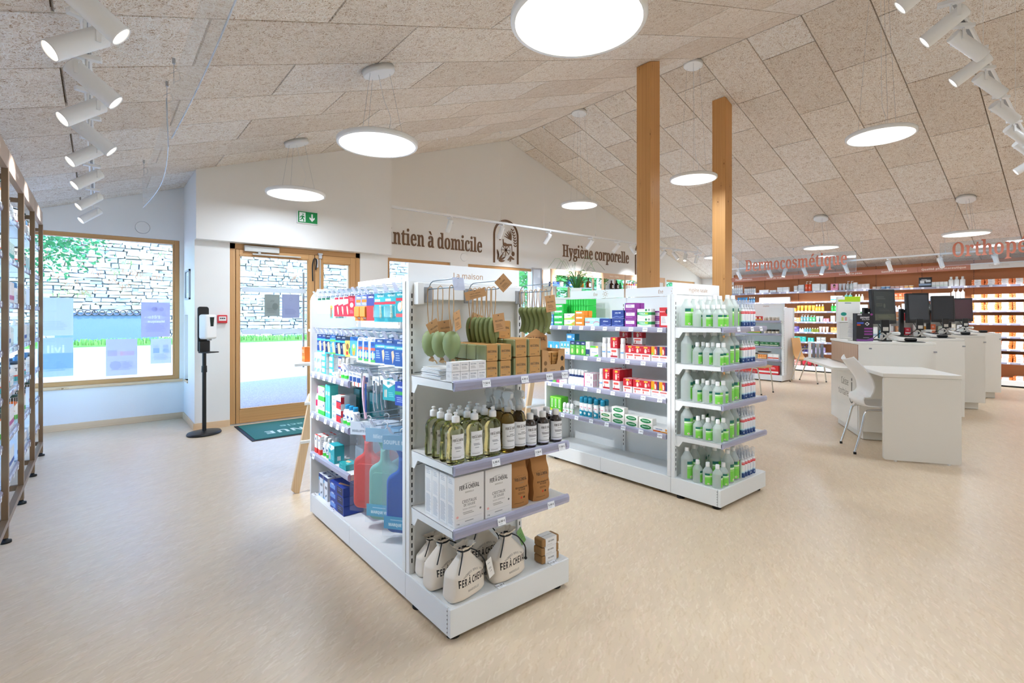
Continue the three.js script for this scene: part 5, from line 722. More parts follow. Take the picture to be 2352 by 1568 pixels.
kind('darkBottle', 'dark_soap_bottle', 'bottle', () => group((o) => {
  mesh('body', lathe(darkPts, 26), phy('#20130d', 0.08, { clearcoat: 1, clearcoatRoughness: 0.04 }), o); mesh('cap', lathe([[0.0001, 0.126], [0.0155, 0.126], [0.016, 0.129], [0.016, 0.15], [0.0145, 0.153], [0.0001, 0.153]], 20), MAT.plastic, o);
  const a = flatArt(0.088, 0.088, 900, [['f', '#eef0f3'], ...brand(0.22, 0.15), ['l', 2, 0.22, 0.46, 0.56, 0.12, '#444'], ['l', 1, 0.3, 0.66, 0.4, 0.05, '#999'], ['r', 0.06, 0.95, 0.88, 0.05, '#cfcfe6'], ['l', 1, 0.08, 0.86, 0.8, 0.05, '#666']]); mesh('label', wrap(darkPts, 0.012, 0.1, 1.6, a.uv, 0.0008), a.mat, o);
})); KINDS.darkBottle.size = [0.06, 0.153, 0.06];
run('darkBottle', 'dark soap bottle with white cap', '', 'z', 1.494, 1.718, S2, -1.684, { n: 3, deep: 2, end: 'the sprays' });
// soda crystals and kraft bags
box('soda', 'soda_crystal_carton', 0.146, 0.203, 0.056, 800, [['f', '#eceae8'], ...brand(0.24, 0.12, '#262320'), ['t', 'CRISTAUX', 0.5, 0.52, 0.085, '#333', 's', 'center', 0.95], ['t', 'DE SOUDE', 0.5, 0.6, 0.062, '#333'], ['t', 'SODA CRYSTALS', 0.5, 0.665, 0.045, '#a9a7a4'], ['l', 2, 0.28, 0.73, 0.44, 0.06, '#a09d99'], ['e', 0.88, 0.73, 0.03, 0.022, '#777'], ['r', 0.08, 0.86, 0.84, 0.004, '#bbb'], ['e', 0.1, 0.8, 0.04, 0.026, '#efb0ac'], ['t', '1 kg', 0.12, 0.94, 0.035, '#444', 'b'], ['l', 1, 0.35, 0.91, 0.4, 0.03, '#888']], [SAME, ['l', 3, 0.2, 0.06, 0.6, 0.1, '#b5bac2'], ['l', 14, 0.15, 0.25, 0.7, 0.28, '#c3c7ce'], ['l', 16, 0.15, 0.58, 0.7, 0.38, '#aab0ba']], [SAME]);
run('soda', 'white soda crystal carton', 'on the third shelf', 'z', 1.098, 1.248, S3, -1.692, { deep: 4, jitter: 0.001 }); run('soda', 'white soda crystal carton', 'beside the kraft bags', 'z', 1.251, 1.4, S3, -1.692, { deep: 4, jitter: 0.001 });
function softBag(w, h, d, art, mat) {
  const g = new THREE.BoxGeometry(w, h, d, 8, 14, 4).translate(0, h / 2, 0), p = g.attributes.position, n = g.attributes.normal, uv = g.attributes.uv;
  for (let i = 0; i < p.count; i++) { const x = p.getX(i), y = p.getY(i), z = p.getZ(i), k = y / h, nz = n.getZ(i); const thin = k < 0.55 ? 1 + 0.12 * Math.sin(k * 5.7) : 1.12 * (1 - ((k - 0.55) / 0.45) * 0.86); const side = 1 - Math.abs(x / (w / 2)) ** 3 * 0.35; p.setZ(i, z * Math.max(0.08, thin * side) + 0.003 * Math.sin(x * 160 + y * 90) * (k > 0.1 ? 1 : 0)); p.setX(i, x * (1 - 0.04 * Math.sin(k * 3.14)));
    uv.setXY(i, art.uv[0] + (art.uv[2] - art.uv[0]) * (nz < -0.5 || Math.abs(nz) < 0.5 ? 0.01 : x / w + 0.5), art.uv[1] + (art.uv[3] - art.uv[1]) * Math.min(0.999, Math.max(0.001, k))); }
  g.computeVertexNormals(); return { geo: g, mat };
}
kind('kraftBag', 'kraft_pouch', 'bag', () => { const a = flatArt(0.1, 0.195, 800, [['f', '#b9824a'], ...brand(0.37, 0.085), ['t', 'BICARBONATE', 0.5, 0.55, 0.052, '#2e2115', 'b'], ['t', 'DE SOUDE', 0.5, 0.6, 0.042, '#2e2115', 'b'], ['l', 2, 0.25, 0.66, 0.5, 0.05, '#6b4a28'], ['e', 0.46, 0.78, 0.06, 0.028, '#d8482c'], ['e', 0.62, 0.78, 0.05, 0.026, '#4a3826'], ['l', 1, 0.12, 0.9, 0.7, 0.02, '#5d4326']]); return softBag(0.102, 0.192, 0.075, a, a.matte); }); KINDS.kraftBag.size = [0.102, 0.192, 0.095];
run('kraftBag', 'brown kraft pouch of bicarbonate', 'beside the soda cartons', 'z', 1.412, 1.515, S3, -1.69, { deep: 2 }); run('kraftBag', 'brown kraft pouch of bicarbonate', 'at the open shelf end', 'z', 1.545, 1.64, S3, -1.69, { deep: 2 });
// cotton bags
kind('clothBag', 'drawstring_bag', 'bag', () => group((o) => {
  const a = flatArt(0.2, 0.21, 900, [['f', '#e9dfd0'], ['arc', 'SAVONNERIE DEPUIS 1856', 0.5, 1.02, 0.56, 0.045, '#6d655c', 0.95], ['t', BR, 0.5, 0.62, 0.2, '#231f1c', 'b', 'center', 0.56], ['t', 'MARSEILLE', 0.5, 0.8, 0.06, '#6d655c']]), m = a.matte.clone(); m.bumpMap = null; m.roughness = 0.95;
  const pos = [], uv = [], idx = [], N = 40, R = 22; // profile: half width and half depth at each height
  const prof2 = (k) => (k < 0.06 ? [0.088 + k * 0.12, 0.03 + k * 0.4] : k < 0.5 ? [0.097 - (k - 0.06) * 0.02, 0.054] : k < 0.84 ? [0.088 - (k - 0.5) * 0.2, 0.054 - (k - 0.5) * 0.11] : k < 0.9 ? [0.02 + (0.9 - k) * 0.3, 0.016 + (0.9 - k) * 0.1] : [0.02 + (k - 0.9) * 0.3, 0.016 + (k - 0.9) * 0.15]);
  for (let j = 0; j <= R; j++) for (let i = 0; i <= N; i++) { const k = j / R, t = (i / N) * 6.2832, [w, d] = prof2(k), f = 1 + (k > 0.55 ? 0.05 * (k - 0.55) * 5 * Math.sin(t * 9) : 0.012 * Math.sin(t * 5 + k * 9)), c = Math.cos(t), s = Math.sin(t), q = 0.62; const x = Math.sign(c) * Math.abs(c) ** q * w * f, z = Math.sign(s) * Math.abs(s) ** q * d * f; pos.push(x, k * 0.205, z); uv.push(a.uv[0] + (a.uv[2] - a.uv[0]) * (z > 0 ? Math.min(0.99, Math.max(0.01, x / 0.2 + 0.5)) : 0.02), a.uv[1] + (a.uv[3] - a.uv[1]) * Math.min(0.99, k * 0.97 + 0.01)); }
  for (let j = 0; j < R; j++) for (let i = 0; i < N; i++) { const b = j * (N + 1) + i; idx.push(b, b + N + 1, b + 1, b + 1, b + N + 1, b + N + 2); }
  const g = new THREE.BufferGeometry(); g.setAttribute('position', new THREE.Float32BufferAttribute(pos, 3)); g.setAttribute('uv', new THREE.Float32BufferAttribute(uv, 2)); g.setIndex(idx); g.computeVertexNormals(); m.side = THREE.DoubleSide; mesh('cloth', g, m, o);
  mesh('drawstring', [tube([[-0.024, 0.184, 0.012], [0, 0.185, 0.021], [0.024, 0.184, 0.012], [0.024, 0.184, -0.012], [0, 0.185, -0.021], [-0.024, 0.184, -0.012]], 0.0042, 24, 6, true), tube([[0.022, 0.184, 0.014], [0.05, 0.165, 0.03], [0.075, 0.12, 0.05], [0.07, 0.075, 0.058]], 0.003, 14, 6), tube([[-0.022, 0.184, 0.014], [-0.05, 0.15, 0.03], [-0.078, 0.12, 0.045]], 0.003, 12, 6), new THREE.SphereGeometry(0.007, 8, 6).translate(0.07, 0.072, 0.058)], MAT.black, o);
}));
[[1.178, -1.738, 0.22, 1, 'at the front beside the hot water bottles'], [1.158, -1.87, 0.2, 0.97, 'second in the overlapping row'], [1.168, -1.985, 0.1, 0.8, 'third and rearmost in the overlapping row'], [1.402, -1.74, 0.12, 1.0, 'standing alone beside the green tag'], [1.375, -1.9, 0.05, 1, 'hidden behind the others under the shelf']].forEach(([x, z, t, s, w]) => { const o = place('clothBag', `cream cotton drawstring bag with black print, ${w}`, [x, S0 + 0.0015, z], t, 'cotton drawstring bags'); o.scale.setScalar(s); });
{ const p = plate(0.034, 0.085, 0.0012, 800, [['f', '#f1efe9'], ['l', 1, 0.2, 0.2, 0.6, 0.05, '#777'], ['l', 2, 0.2, 0.45, 0.6, 0.12, '#999'], ['t', '1 6', 0.5, 0.68, 0.1, '#666']], true), g = plate(0.034, 0.085, 0.0012, 400, [['f', '#7fae6a'], ['l', 3, 0.2, 0.3, 0.6, 0.4, '#5b8a4a']], true);
  let m = mesh(numbered('paper_tag'), p.geo, p.mat, null, [1.278, 0.235, -1.69], [0, 0.2, 0.28]); tag(m, 'narrow white paper tag hanging between the two front cotton bags', 'tag'); scene.add(m); m = mesh(numbered('paper_tag'), g.geo, g.mat, null, [1.503, 0.285, -1.75], [0, 0.2, 0.5]); tag(m, 'narrow green paper tag hanging from the cotton bag standing alone', 'tag'); scene.add(m); }
kind('sleeveSoap', 'soap_bar', 'soap', () => group((o) => { mesh('bar', rb(0.112, 0.037, 0.06, 0.008, 3, 0, 0.0185, 0), std('#a27a49', 0.5), o); const c = carton(0.072, 0.0378, 0.0612, 900, [['f', '#efefee'], ['t', BR, 0.5, 0.42, 0.26, '#444', 'b', 'center', 0.6], ['l', 1, 0.1, 0.8, 0.7, 0.08, '#aaa']], [SAME], [SAME, ['t', BR, 0.5, 0.5, 0.2, '#888', 's']]); mesh('sleeve', c.geo, c.mat, o); })); KINDS.sleeveSoap.size = [0.112, 0.0375, 0.06];
run('sleeveSoap', 'brown soap bar in a white paper sleeve', 'on the low deck', 'z', 1.588, 1.7, S0, -1.7, { stack: 3, jitter: 0.003 });
for (const [x, lab] of [[1.33, 'clear price holder on the deck before the cotton bags'], [1.645, 'clear price holder on the deck before the stacked soap bars']]) { const p = priceTag('10.00 €'), m = mesh(numbered('price_holder'), p.geo, p.mat, null, [x, S0 + 0.003, -1.684], [-1.45, 0, 0]); tag(m, lab, 'price tag'); scene.add(m); }
// ---------- plaster gondola: hanging cards, boxes and hot water bottles (fronts look along -x) ----------
const CARDX = 1.088;
function hookLeft(z, y, len = 0.3) { // on the gondola, pointing to the aisle
  const h = mesh('hook', [rod([-0.012, y, z], [-0.325, y, z], 0.0026, 6), rod([-0.012, y + 0.03, z], [-0.34, y + 0.03, z], 0.0022, 6)], MAT.wire, g1);
  mesh('price_flap', [bx(0.001, 0.042, 0.038).rotateZ(0.5)], MAT.clip, h, [-0.345, y + 0.016, z]);
}
function card(id, name, w, h, t, front, side, bulge, category = 'pack') {
  kind(id, name, category, () => group((o) => { const c = carton(w, h, t, 620, front, side || front.slice(0, 1)); mesh('pack', c.geo.translate(0, -h, 0), c.mat, o); if (bulge) mesh('blister', rb(w * 0.7, h * 0.42, t * 2.4, 0.006, 2, 0, -h * 0.66, t * 0.6), bulge, o); mesh('hang_tab', [bx(w * 0.3 - 0.009, 0.022, 0.0012, -w * 0.15 - 0.0045, 0.011, 0), bx(w * 0.3 - 0.009, 0.022, 0.0012, w * 0.15 + 0.0045, 0.011, 0), bx(0.018, 0.006, 0.0012, 0, 0.019, 0)], MAT.clip, o); })); KINDS[id].size = [w, h, t];
}
const hang = (id, desc, z, yHook, n, deepStep) => { const k = KINDS[id], [w, h, t] = k.size; for (let i = 0; i < n; i++) place(id, n > 1 ? `${desc}, ${['front', 'second', 'third'][i]} on its hook` : desc, [CARDX + t / 2 + i * (t + (deepStep || 0.03)), yHook - 0.0085, z], -Math.PI / 2 + 0.28, desc.slice(0, 40) + ' group'); hookLeft(z + 2.05, yHook); };
const foot = (c) => [['p', [[0.35, 0.5], [0.6, 0.5], [0.64, 0.75], [0.52, 0.92], [0.38, 0.85], [0.42, 0.7]], c]];
card('cLilac', 'lilac_carton', 0.052, 0.098, 0.02, [['f', '#d9cfea'], ['r', 0.1, 0, 0.8, 0.14, '#2f7a5a'], ['l', 3, 0.15, 0.3, 0.7, 0.2, '#a99cc4'], ['r', 0.2, 0.6, 0.4, 0.3, '#efe9f6']], [SAME, ['r', 0, 0.5, 1, 0.2, '#d9cfea']]);
card('cSun', 'teal_yellow_carton', 0.05, 0.125, 0.02, [['f', '#bfe6e2'], ['r', 0, 0.55, 0.5, 0.45, '#3bb5b8'], ['e', 0.2, 0.5, 0.28, 0.12, '#f2c23a'], ['r', 0.05, 0.5, 0.25, 0.45, '#8a5a3a'], ['l', 3, 0.4, 0.6, 0.5, 0.2, '#fff']], [SAME]);
card('cRed', 'red_white_card', 0.062, 0.115, 0.014, [['f', '#f4f2f2'], ['p', [[0, 0.45], [1, 0.32], [1, 1], [0, 1]], '#d2213a'], ['r', 0.1, 0.04, 0.8, 0.1, '#d2213a'], ['l', 2, 0.15, 0.2, 0.7, 0.12, '#b9b5b8'], ['p', [[0.45, 0.5], [0.62, 0.5], [0.78, 0.86], [0.62, 0.92], [0.5, 0.72]], '#f2cfae']], [SAME]);
card('cRedDark', 'red_carton', 0.06, 0.115, 0.02, [['f', '#c3142a'], ['e', 0.5, 0.45, 0.25, 0.12, '#f3e3e3'], ['l', 3, 0.2, 0.1, 0.6, 0.18, '#e98a95'], ['l', 3, 0.2, 0.7, 0.6, 0.18, '#e98a95']], [SAME]);
card('cOrange', 'orange_blue_card', 0.066, 0.138, 0.014, [['f', '#6f86d0'], ['t', 'LIBÉO', 0.5, 0.09, 0.1, '#fff', 'b'], ['r', 0.12, 0.18, 0.76, 0.11, '#f07818'], ['l', 2, 0.15, 0.32, 0.7, 0.08, '#d9e0f6'], ['r', 0, 0.43, 1, 0.57, '#f07c12'], ['p', [[0.3, 0.7], [0.5, 0.62], [0.66, 0.8], [0.6, 0.93], [0.3, 0.9], [0.2, 0.82]], '#fff2e4'], ['r', 0.2, 0.48, 0.6, 0.06, '#fff'], ['e', 0.75, 0.68, 0.07, 0.08, '#fff2e4']], [SAME], std('#f58a2a', 0.3));
card('cDark', 'dark_blue_card', 0.066, 0.138, 0.014, [['f', '#3a3f8a'], ['r', 0, 0.43, 1, 0.57, '#b12a2a'], ['t', 'LIBÉO', 0.5, 0.1, 0.1, '#fff', 'b']], [SAME]);
card('cTeal', 'teal_foot_card', 0.086, 0.142, 0.016, [['f', '#2aa7b4'], ['r', 0, 0, 1, 0.14, '#1d93a4'], ['t', 'epitact', 0.55, 0.09, 0.11, '#e9fbfb', 'b'], ['r', 0.05, 0.2, 0.45, 0.08, '#e8f4f4'], ['r', 0, 0.3, 1, 0.09, '#d8283a'], ['p', [[0.42, 0.42], [0.58, 0.42], [0.62, 0.62], [0.68, 0.8], [0.56, 0.88], [0.42, 0.82], [0.46, 0.64]], '#efcba8'], ['o', 0.54, 0.78, 0.1, 0.07, '#b06a4a', 0.012], ['r', 0.82, 0.46, 0.12, 0.34, '#d6f0f0']], [SAME], phy('#cfeef2', 0.1, { transmission: 0.85, thickness: 0, ior: 1.3 }));
card('cTeal2', 'teal_carton', 0.075, 0.14, 0.022, [['f', '#27a0ad'], ['t', 'epitact', 0.45, 0.08, 0.1, '#f2fbfb', 'b'], ['r', 0.05, 0.2, 0.6, 0.1, '#d8283a'], ['e', 0.4, 0.5, 0.22, 0.16, '#e9f3f2'], ['p', [[0.5, 0.3], [0.62, 0.3], [0.6, 0.55], [0.42, 0.66], [0.36, 0.6], [0.5, 0.5]], '#efc7a0'], ['r', 0.05, 0.72, 0.6, 0.12, '#e85a5a'], ['r', 0.74, 0.1, 0.26, 0.9, '#157d8b'], ['e', 0.87, 0.4, 0.08, 0.05, '#6fc2ca'], ['e', 0.87, 0.85, 0.08, 0.05, '#6fc2ca']], [SAME]);
const H1 = 1.42, H2 = 1.192, H3 = 0.998, H4 = 0.745;
[-3.24, -3.165, -3.09].forEach((z, i) => hang('cLilac', `lilac carton with green top hanging, ${ORD[i]} from the door end`, z, H1, 1)); hang('cSun', 'teal and yellow sun carton hanging beside the red cards', -3.01, H1, 2);
[-2.935, -2.862, -2.79].forEach((z, i) => hang('cRed', `white and red foot card hanging, ${ORD[i]} from the door end`, z, H1, 2)); hang('cRedDark', 'plain red carton hanging beside the orange foot cards', -2.72, H1, 2);
[-2.615, -2.54].forEach((z, i) => hang('cOrange', `orange and blue foot card, ${ORD[i]} from the door end`, z, H1, 2)); hang('cDark', 'dark blue and red card between orange and teal cards', -2.465, H1, 2);
hang('cTeal', 'teal card with a foot and red band', -2.355, H1, 2); hang('cTeal', 'teal foot card overlapped by a teal carton', -2.235, H1, 2); hang('cTeal2', 'teal carton with ankle picture next to the end panel', -2.13, H1, 2);
// second row
const plaster = (a, b, c) => [['f', a], ['r', 0, 0, 1, 0.16, b], ['t', 'URGO', 0.5, 0.08, 0.1, '#fff', 'b'], ['r', 0, 0.24, 1, 0.1, c], ['p', [[0.3, 0.42], [0.62, 0.36], [0.86, 0.92], [0.46, 0.98]], '#eebd8c'], ['l', 2, 0.05, 0.5, 0.25, 0.15, '#cfe0f2'], ['r', 0, 0.93, 1, 0.07, c]];
card('pNavy', 'plaster_carton', 0.06, 0.112, 0.022, plaster('#1d3f86', '#14306e', '#4cc0c8'), [SAME]); card('pSky', 'plaster_carton', 0.06, 0.112, 0.022, plaster('#3f8ed0', '#1d4fa0', '#62c24a'), [SAME]); card('pDeep', 'plaster_carton', 0.06, 0.115, 0.022, plaster('#15295c', '#0f2048', '#35b0bc'), [SAME]);
card('pKids', 'plaster_carton', 0.06, 0.115, 0.02, [['f', '#e9c65a'], ['r', 0, 0, 1, 0.2, '#1d2a4a'], ['e', 0.35, 0.5, 0.2, 0.16, '#8a5a2a'], ['e', 0.7, 0.7, 0.2, 0.16, '#3f8a4a'], ['e', 0.3, 0.82, 0.16, 0.1, '#c0392b'], ['r', 0.7, 0.2, 0.3, 0.3, '#3a6ab0']], [SAME]); card('pZoo', 'plaster_carton', 0.062, 0.115, 0.02, [['f', '#4fa3d8'], ['r', 0, 0, 1, 0.18, '#2a68b8'], ['e', 0.5, 0.55, 0.3, 0.22, '#8fcf5a'], ['e', 0.5, 0.78, 0.2, 0.12, '#f0a03a'], ['e', 0.5, 0.45, 0.12, 0.1, '#fff'], ['r', 0, 0.92, 1, 0.08, '#f5f5f5']], [SAME]);
card('pWide', 'plaster_carton', 0.088, 0.128, 0.03, [['f', '#2a5aa8'], ['r', 0, 0, 1, 0.14, '#1f4790'], ['t', 'URGO', 0.4, 0.08, 0.1, '#fff', 'b'], ['r', 0, 0.22, 1, 0.12, '#55bcc6'], ['t', 'ULTRA PROTECT', 0.5, 0.28, 0.075, '#fff', 'b', 'center', 0.8], ['l', 4, 0.06, 0.45, 0.36, 0.34, '#a9c0e4'], ['p', [[0.55, 0.45], [0.72, 0.4], [0.8, 0.6], [0.66, 0.92], [0.6, 0.7]], '#f0caa4'], ['r', 0, 0.94, 1, 0.06, '#e8eef6']], [SAME, ['l', 8, 0.2, 0.1, 0.5, 0.8, '#8fa0c6']]);
[[-3.235, 'pNavy'], [-3.16, 'pNavy'], [-3.085, 'pDeep'], [-3.005, 'pSky'], [-2.915, 'pDeep'], [-2.835, 'pDeep'], [-2.765, 'pKids'], [-2.69, 'pZoo']].forEach(([z, id], i) => hang(id, `small ${{ pNavy: 'navy and teal', pDeep: 'dark blue', pSky: 'bright blue', pKids: 'yellow picture', pZoo: 'sky blue picture' }[id]} plaster carton, ${ORD[i]} from the door end`, z, H2, 2));
const flaskSh = (() => { const s = new THREE.Shape(); s.moveTo(-0.02, 0); s.lineTo(0.02, 0); s.bezierCurveTo(0.034, -0.01, 0.028, -0.05, 0.036, -0.09); s.lineTo(0.036, -0.13); s.quadraticCurveTo(0.036, -0.138, 0.028, -0.138); s.lineTo(-0.028, -0.138); s.quadraticCurveTo(-0.036, -0.138, -0.036, -0.13); s.lineTo(-0.036, -0.09); s.bezierCurveTo(-0.028, -0.05, -0.034, -0.01, -0.02, 0); return s; })();
kind('blisterFlask', 'white_blister_case', 'pack', () => group((o) => { mesh('case', ext(flaskSh, 0.024, 0.007, 3).translate(0, 0, -0.012), std('#f2f4f6', 0.3), o); const p = plate(0.034, 0.105, 0.0014, 700, [['f', '#2f66b8'], ['e', 0.5, 0.12, 0.4, 0.1, '#1d4a94'], ['r', 0, 0.3, 1, 0.13, '#e0604a'], ['r', 0, 0.55, 1, 0.25, '#8fc7e8'], ['p', [[0.3, 0.5], [0.6, 0.45], [0.7, 0.85], [0.4, 0.9]], '#efc29a'], ['r', 0, 0.88, 1, 0.12, '#4fb45a']]); mesh('insert', p.geo, p.mat, o, [0, -0.07, 0.0126]); })); KINDS.blisterFlask.size = [0.07, 0.138, 0.024];
[-2.6, -2.525, -2.44].forEach((z, i) => hang('blisterFlask', `white flask-shaped plaster case, ${ORD[i]} from the door end`, z, H2, 2));
[-2.345, -2.24, -2.13].forEach((z, i) => hang('pWide', `wide blue plaster carton with teal band, ${ORD[i]} from the door end`, z, H2, 2));
// third row: tools and a hanging carton
kind('tweezerPouch', 'tool_pouch', 'pack', () => group((o) => { mesh('pouch', bx(0.05, 0.2, 0.004, 0, -0.1, 0), MAT.film, o); mesh('tool', [tube([[-0.006, -0.03, 0.006], [-0.012, -0.08, 0.008], [-0.014, -0.13, 0.008], [-0.004, -0.175, 0.007]], 0.003, 12, 6), tube([[0.006, -0.03, 0.006], [0.012, -0.08, 0.008], [0.014, -0.13, 0.008], [0.02, -0.16, 0.007]], 0.003, 12, 6), cyl(0.006, 0.006, 0.006, 10).rotateX(Math.PI / 2).translate(0, -0.075, 0.006)], MAT.chrome, o); const p = plate(0.05, 0.045, 0.001, 400, [['f', '#eef0f2'], ['r', 0.1, 0.5, 0.3, 0.4, '#3a4a5c']]); mesh('top_card', p.geo, p.mat, o, [0, -0.022, 0.003]); })); KINDS.tweezerPouch.size = [0.05, 0.2, 0.012];
kind('pinkStrip', 'pink_handle_pouch', 'pack', () => group((o) => { mesh('handle', tube([[-0.004, -0.01, 0], [-0.01, -0.08, 0.004], [0.0, -0.16, 0.006], [0.014, -0.235, 0.004]], 0.007, 16, 7), std('#efc2d4', 0.4), o); mesh('brush', rod([0.012, -0.05, 0.004], [0.016, -0.2, 0.006], 0.004), std('#2a55a8', 0.4), o); mesh('pouch', bx(0.05, 0.25, 0.003, 0.004, -0.125, -0.006), MAT.film, o); })); KINDS.pinkStrip.size = [0.05, 0.25, 0.016];
card('tealBoxHang', 'cotton_bud_carton', 0.1, 0.1, 0.045, [['f', '#28a3ae'], ['p', [[0, 0], [1, 0], [1, 0.1], [0.4, 0.4], [0, 0.22]], '#f3f4f2'], ['r', 0.3, 0.08, 0.18, 0.16, '#5fc0c4'], ['r', 0.12, 0.5, 0.06, 0.36, '#f0cdb0'], ['r', 0.22, 0.48, 0.06, 0.38, '#f6dcc4'], ['l', 3, 0.4, 0.6, 0.4, 0.25, '#7fd0d2'], ['r', 0.82, 0.78, 0.12, 0.04, '#0f5f6c'], ['r', 0.86, 0.72, 0.04, 0.16, '#0f5f6c']], [SAME, ['r', 0.3, 0.65, 0.4, 0.2, '#fff']], null, 'box'); card('blueHang', 'blue_green_carton', 0.07, 0.11, 0.03, [['f', '#2f4fb4'], ['t', 'URGO', 0.5, 0.2, 0.12, '#fff', 'b'], ['r', 0, 0.4, 1, 0.15, '#3fae5a'], ['l', 3, 0.15, 0.65, 0.7, 0.25, '#a9b9e8']], [SAME]); card('smallTool', 'small_tool_card', 0.04, 0.075, 0.012, [['f', '#eef1f4'], ['r', 0.1, 0.35, 0.8, 0.35, '#24488c'], ['r', 0.35, 0.7, 0.2, 0.3, '#d2543a']], [SAME]);
[-2.755, -2.705, -2.65].forEach((z, i) => hang('smallTool', `small tool card, ${ORD[i]} from the door end`, z + 0.03, H3, 2)); hang('pinkStrip', 'clear pouch with a pink handled brush', -2.555, H3, 1); hang('tweezerPouch', 'clear pouch with steel nail pliers', -2.41, H3, 2); hang('tealBoxHang', 'teal cotton bud carton hanging above the hot water bottles', -2.25, H3, 1); hang('blueHang', 'blue and green carton hanging next to the end panel', -2.14, H3, 2);
// hot water bottles in clear bags
function waterBottle(id, color, card, ribs) {
  kind(id, 'hot_water_bottle', 'hot water bottle', () => group((o) => {
    const M = std(color, 0.45), s = new THREE.Shape(); s.moveTo(-0.018, 0); s.lineTo(-0.02, -0.05); s.quadraticCurveTo(-0.022, -0.07, -0.055, -0.085); s.quadraticCurveTo(-0.082, -0.1, -0.082, -0.13); s.lineTo(-0.084, -0.33); s.quadraticCurveTo(-0.08, -0.362, -0.05, -0.365); s.lineTo(0.05, -0.365); s.quadraticCurveTo(0.08, -0.362, 0.084, -0.33); s.lineTo(0.082, -0.13); s.quadraticCurveTo(0.082, -0.1, 0.055, -0.085); s.quadraticCurveTo(0.022, -0.07, 0.02, -0.05); s.lineTo(0.018, 0); s.closePath();
    mesh('bladder', ext(s, 0.05, 0.018, 4, 10).translate(0, -0.12, -0.025), M, o); mesh('funnel', lathe([[0.02, -0.02], [0.022, 0.0], [0.036, 0.028], [0.034, 0.03], [0.016, 0.0], [0.012, -0.02]], 20).scale(1, 1, 0.7).translate(0, -0.12, 0), M, o); mesh('stopper', cyl(0.015, 0.015, 0.02, 14, 0, -0.118, 0), std('#efe9e6', 0.4), o);
    mesh('raised_field', ext(rectShape(-0.055, 0.055, -0.44, -0.24, 0.02), 0.006, 0.002), M, o, [0, 0, 0.024]);
    const p = plate(0.185, 0.07, 0.001, 420, card); mesh('header_card', p.geo, p.mat, o, [0, -0.05, 0.03]);
    mesh('bag', [bx(0.19, 0.48, 0.0012, 0, -0.255, 0.0316), bx(0.19, 0.48, 0.0012, 0, -0.255, -0.0316)], MAT.film, o); mesh('hanger_hook', tube([[0, -0.03, 0], [0.014, -0.008, 0], [0.014, 0.006, 0], [0, 0.014, 0], [-0.014, 0.006, 0], [-0.014, -0.004, 0]], 0.003, 18, 6), MAT.plastic, o);
    if (ribs) { const q = plate(0.17, 0.06, 0.0012, 420, [['f', ribs], ['t', 'MARQUE VERTE', 0.5, 0.62, 0.34, '#e9f6fa', 'b', 'center', 0.8], ['l', 1, 0.2, 0.25, 0.6, 0.1, '#e9f6fa']]); mesh('print_band', q.geo, q.mat, o, [0, -0.43, 0.0335]); }
  })); KINDS[id].size = [0.19, 0.5, 0.07];
}
waterBottle('hwRed', '#e8382e', [['f', '#eceef2'], ['t', 'Enjoy', 0.5, 0.3, 0.3, '#8d9ab8', 't'], ['t', 'BOUILLOTTE CAOUTCHOUC', 0.5, 0.72, 0.24, '#5d6674', 'b', 'center', 0.75]]); waterBottle('hwGreen', '#8fc8b8', [['f', '#9ec6dc'], ['t', 'Micro 2L', 0.5, 0.6, 0.36, '#eaf6fb', 'b']], '#6fb6d2'); waterBottle('hwBlue', '#1d62b8', [['f', '#86b9d6'], ['t', 'SOUPLE thermo', 0.5, 0.5, 0.34, '#eaf6fb', 'b']], '#5fa6cf');
[['hwRed', -2.585, 'red hot water bottle in a clear bag'], ['hwGreen', -2.385, 'pale green hot water bottle in a clear bag'], ['hwBlue', -2.185, 'blue hot water bottle in a clear bag']].forEach(([id, z, lab], i) => { place(id, lab + ' above the low deck', [1.13, H4, z], -Math.PI / 2 + 0.62, 'hot water bottles'); place(id, lab + ', the one behind it', [1.235, H4, z], -Math.PI / 2 + 0.62, 'hot water bottles'); hookLeft(z + 2.05, H4); });
// shelves of the far bay
const YA = 0.935, YB = 0.675, YC = 0.415, DOOR = 'the door end';
box('bWave', 'saline_dose_carton', 0.055, 0.062, 0.05, 620, [['f', '#eef6fb'], ['t', 'physio', 0.5, 0.22, 0.18, '#9fb6c4'], ['e', 0.35, 0.72, 0.4, 0.22, '#7fc4ea'], ['e', 0.7, 0.85, 0.4, 0.2, '#a9daf2']], [SAME, ['r', 0, 0.6, 1, 0.3, '#b7cfd6']]); box('bAqua', 'teal_striped_carton', 0.075, 0.036, 0.05, 620, [['f', '#f0f8f8'], ['r', 0, 0.62, 1, 0.38, '#4fc3cc'], ['r', 0.7, 0, 0.3, 1, '#24a0ac'], ['l', 2, 0.08, 0.12, 0.5, 0.3, '#9fb8bc']], [SAME]); box('bBrown', 'blue_banded_carton', 0.045, 0.06, 0.04, 620, [['f', '#f3f4f6'], ['r', 0, 0, 1, 0.16, '#2f4aa0'], ['r', 0.35, 0.35, 0.4, 0.4, '#8a7468'], ['r', 0, 0.9, 1, 0.1, '#d23a3a']], [SAME]); box('bLow', 'low_white_carton', 0.09, 0.025, 0.07, 620, [['f', '#f4f7f9'], ['r', 0, 0.6, 0.3, 0.4, '#7fc4ea'], ['r', 0.5, 0.3, 0.2, 0.3, '#4f9ad0']], [SAME]);
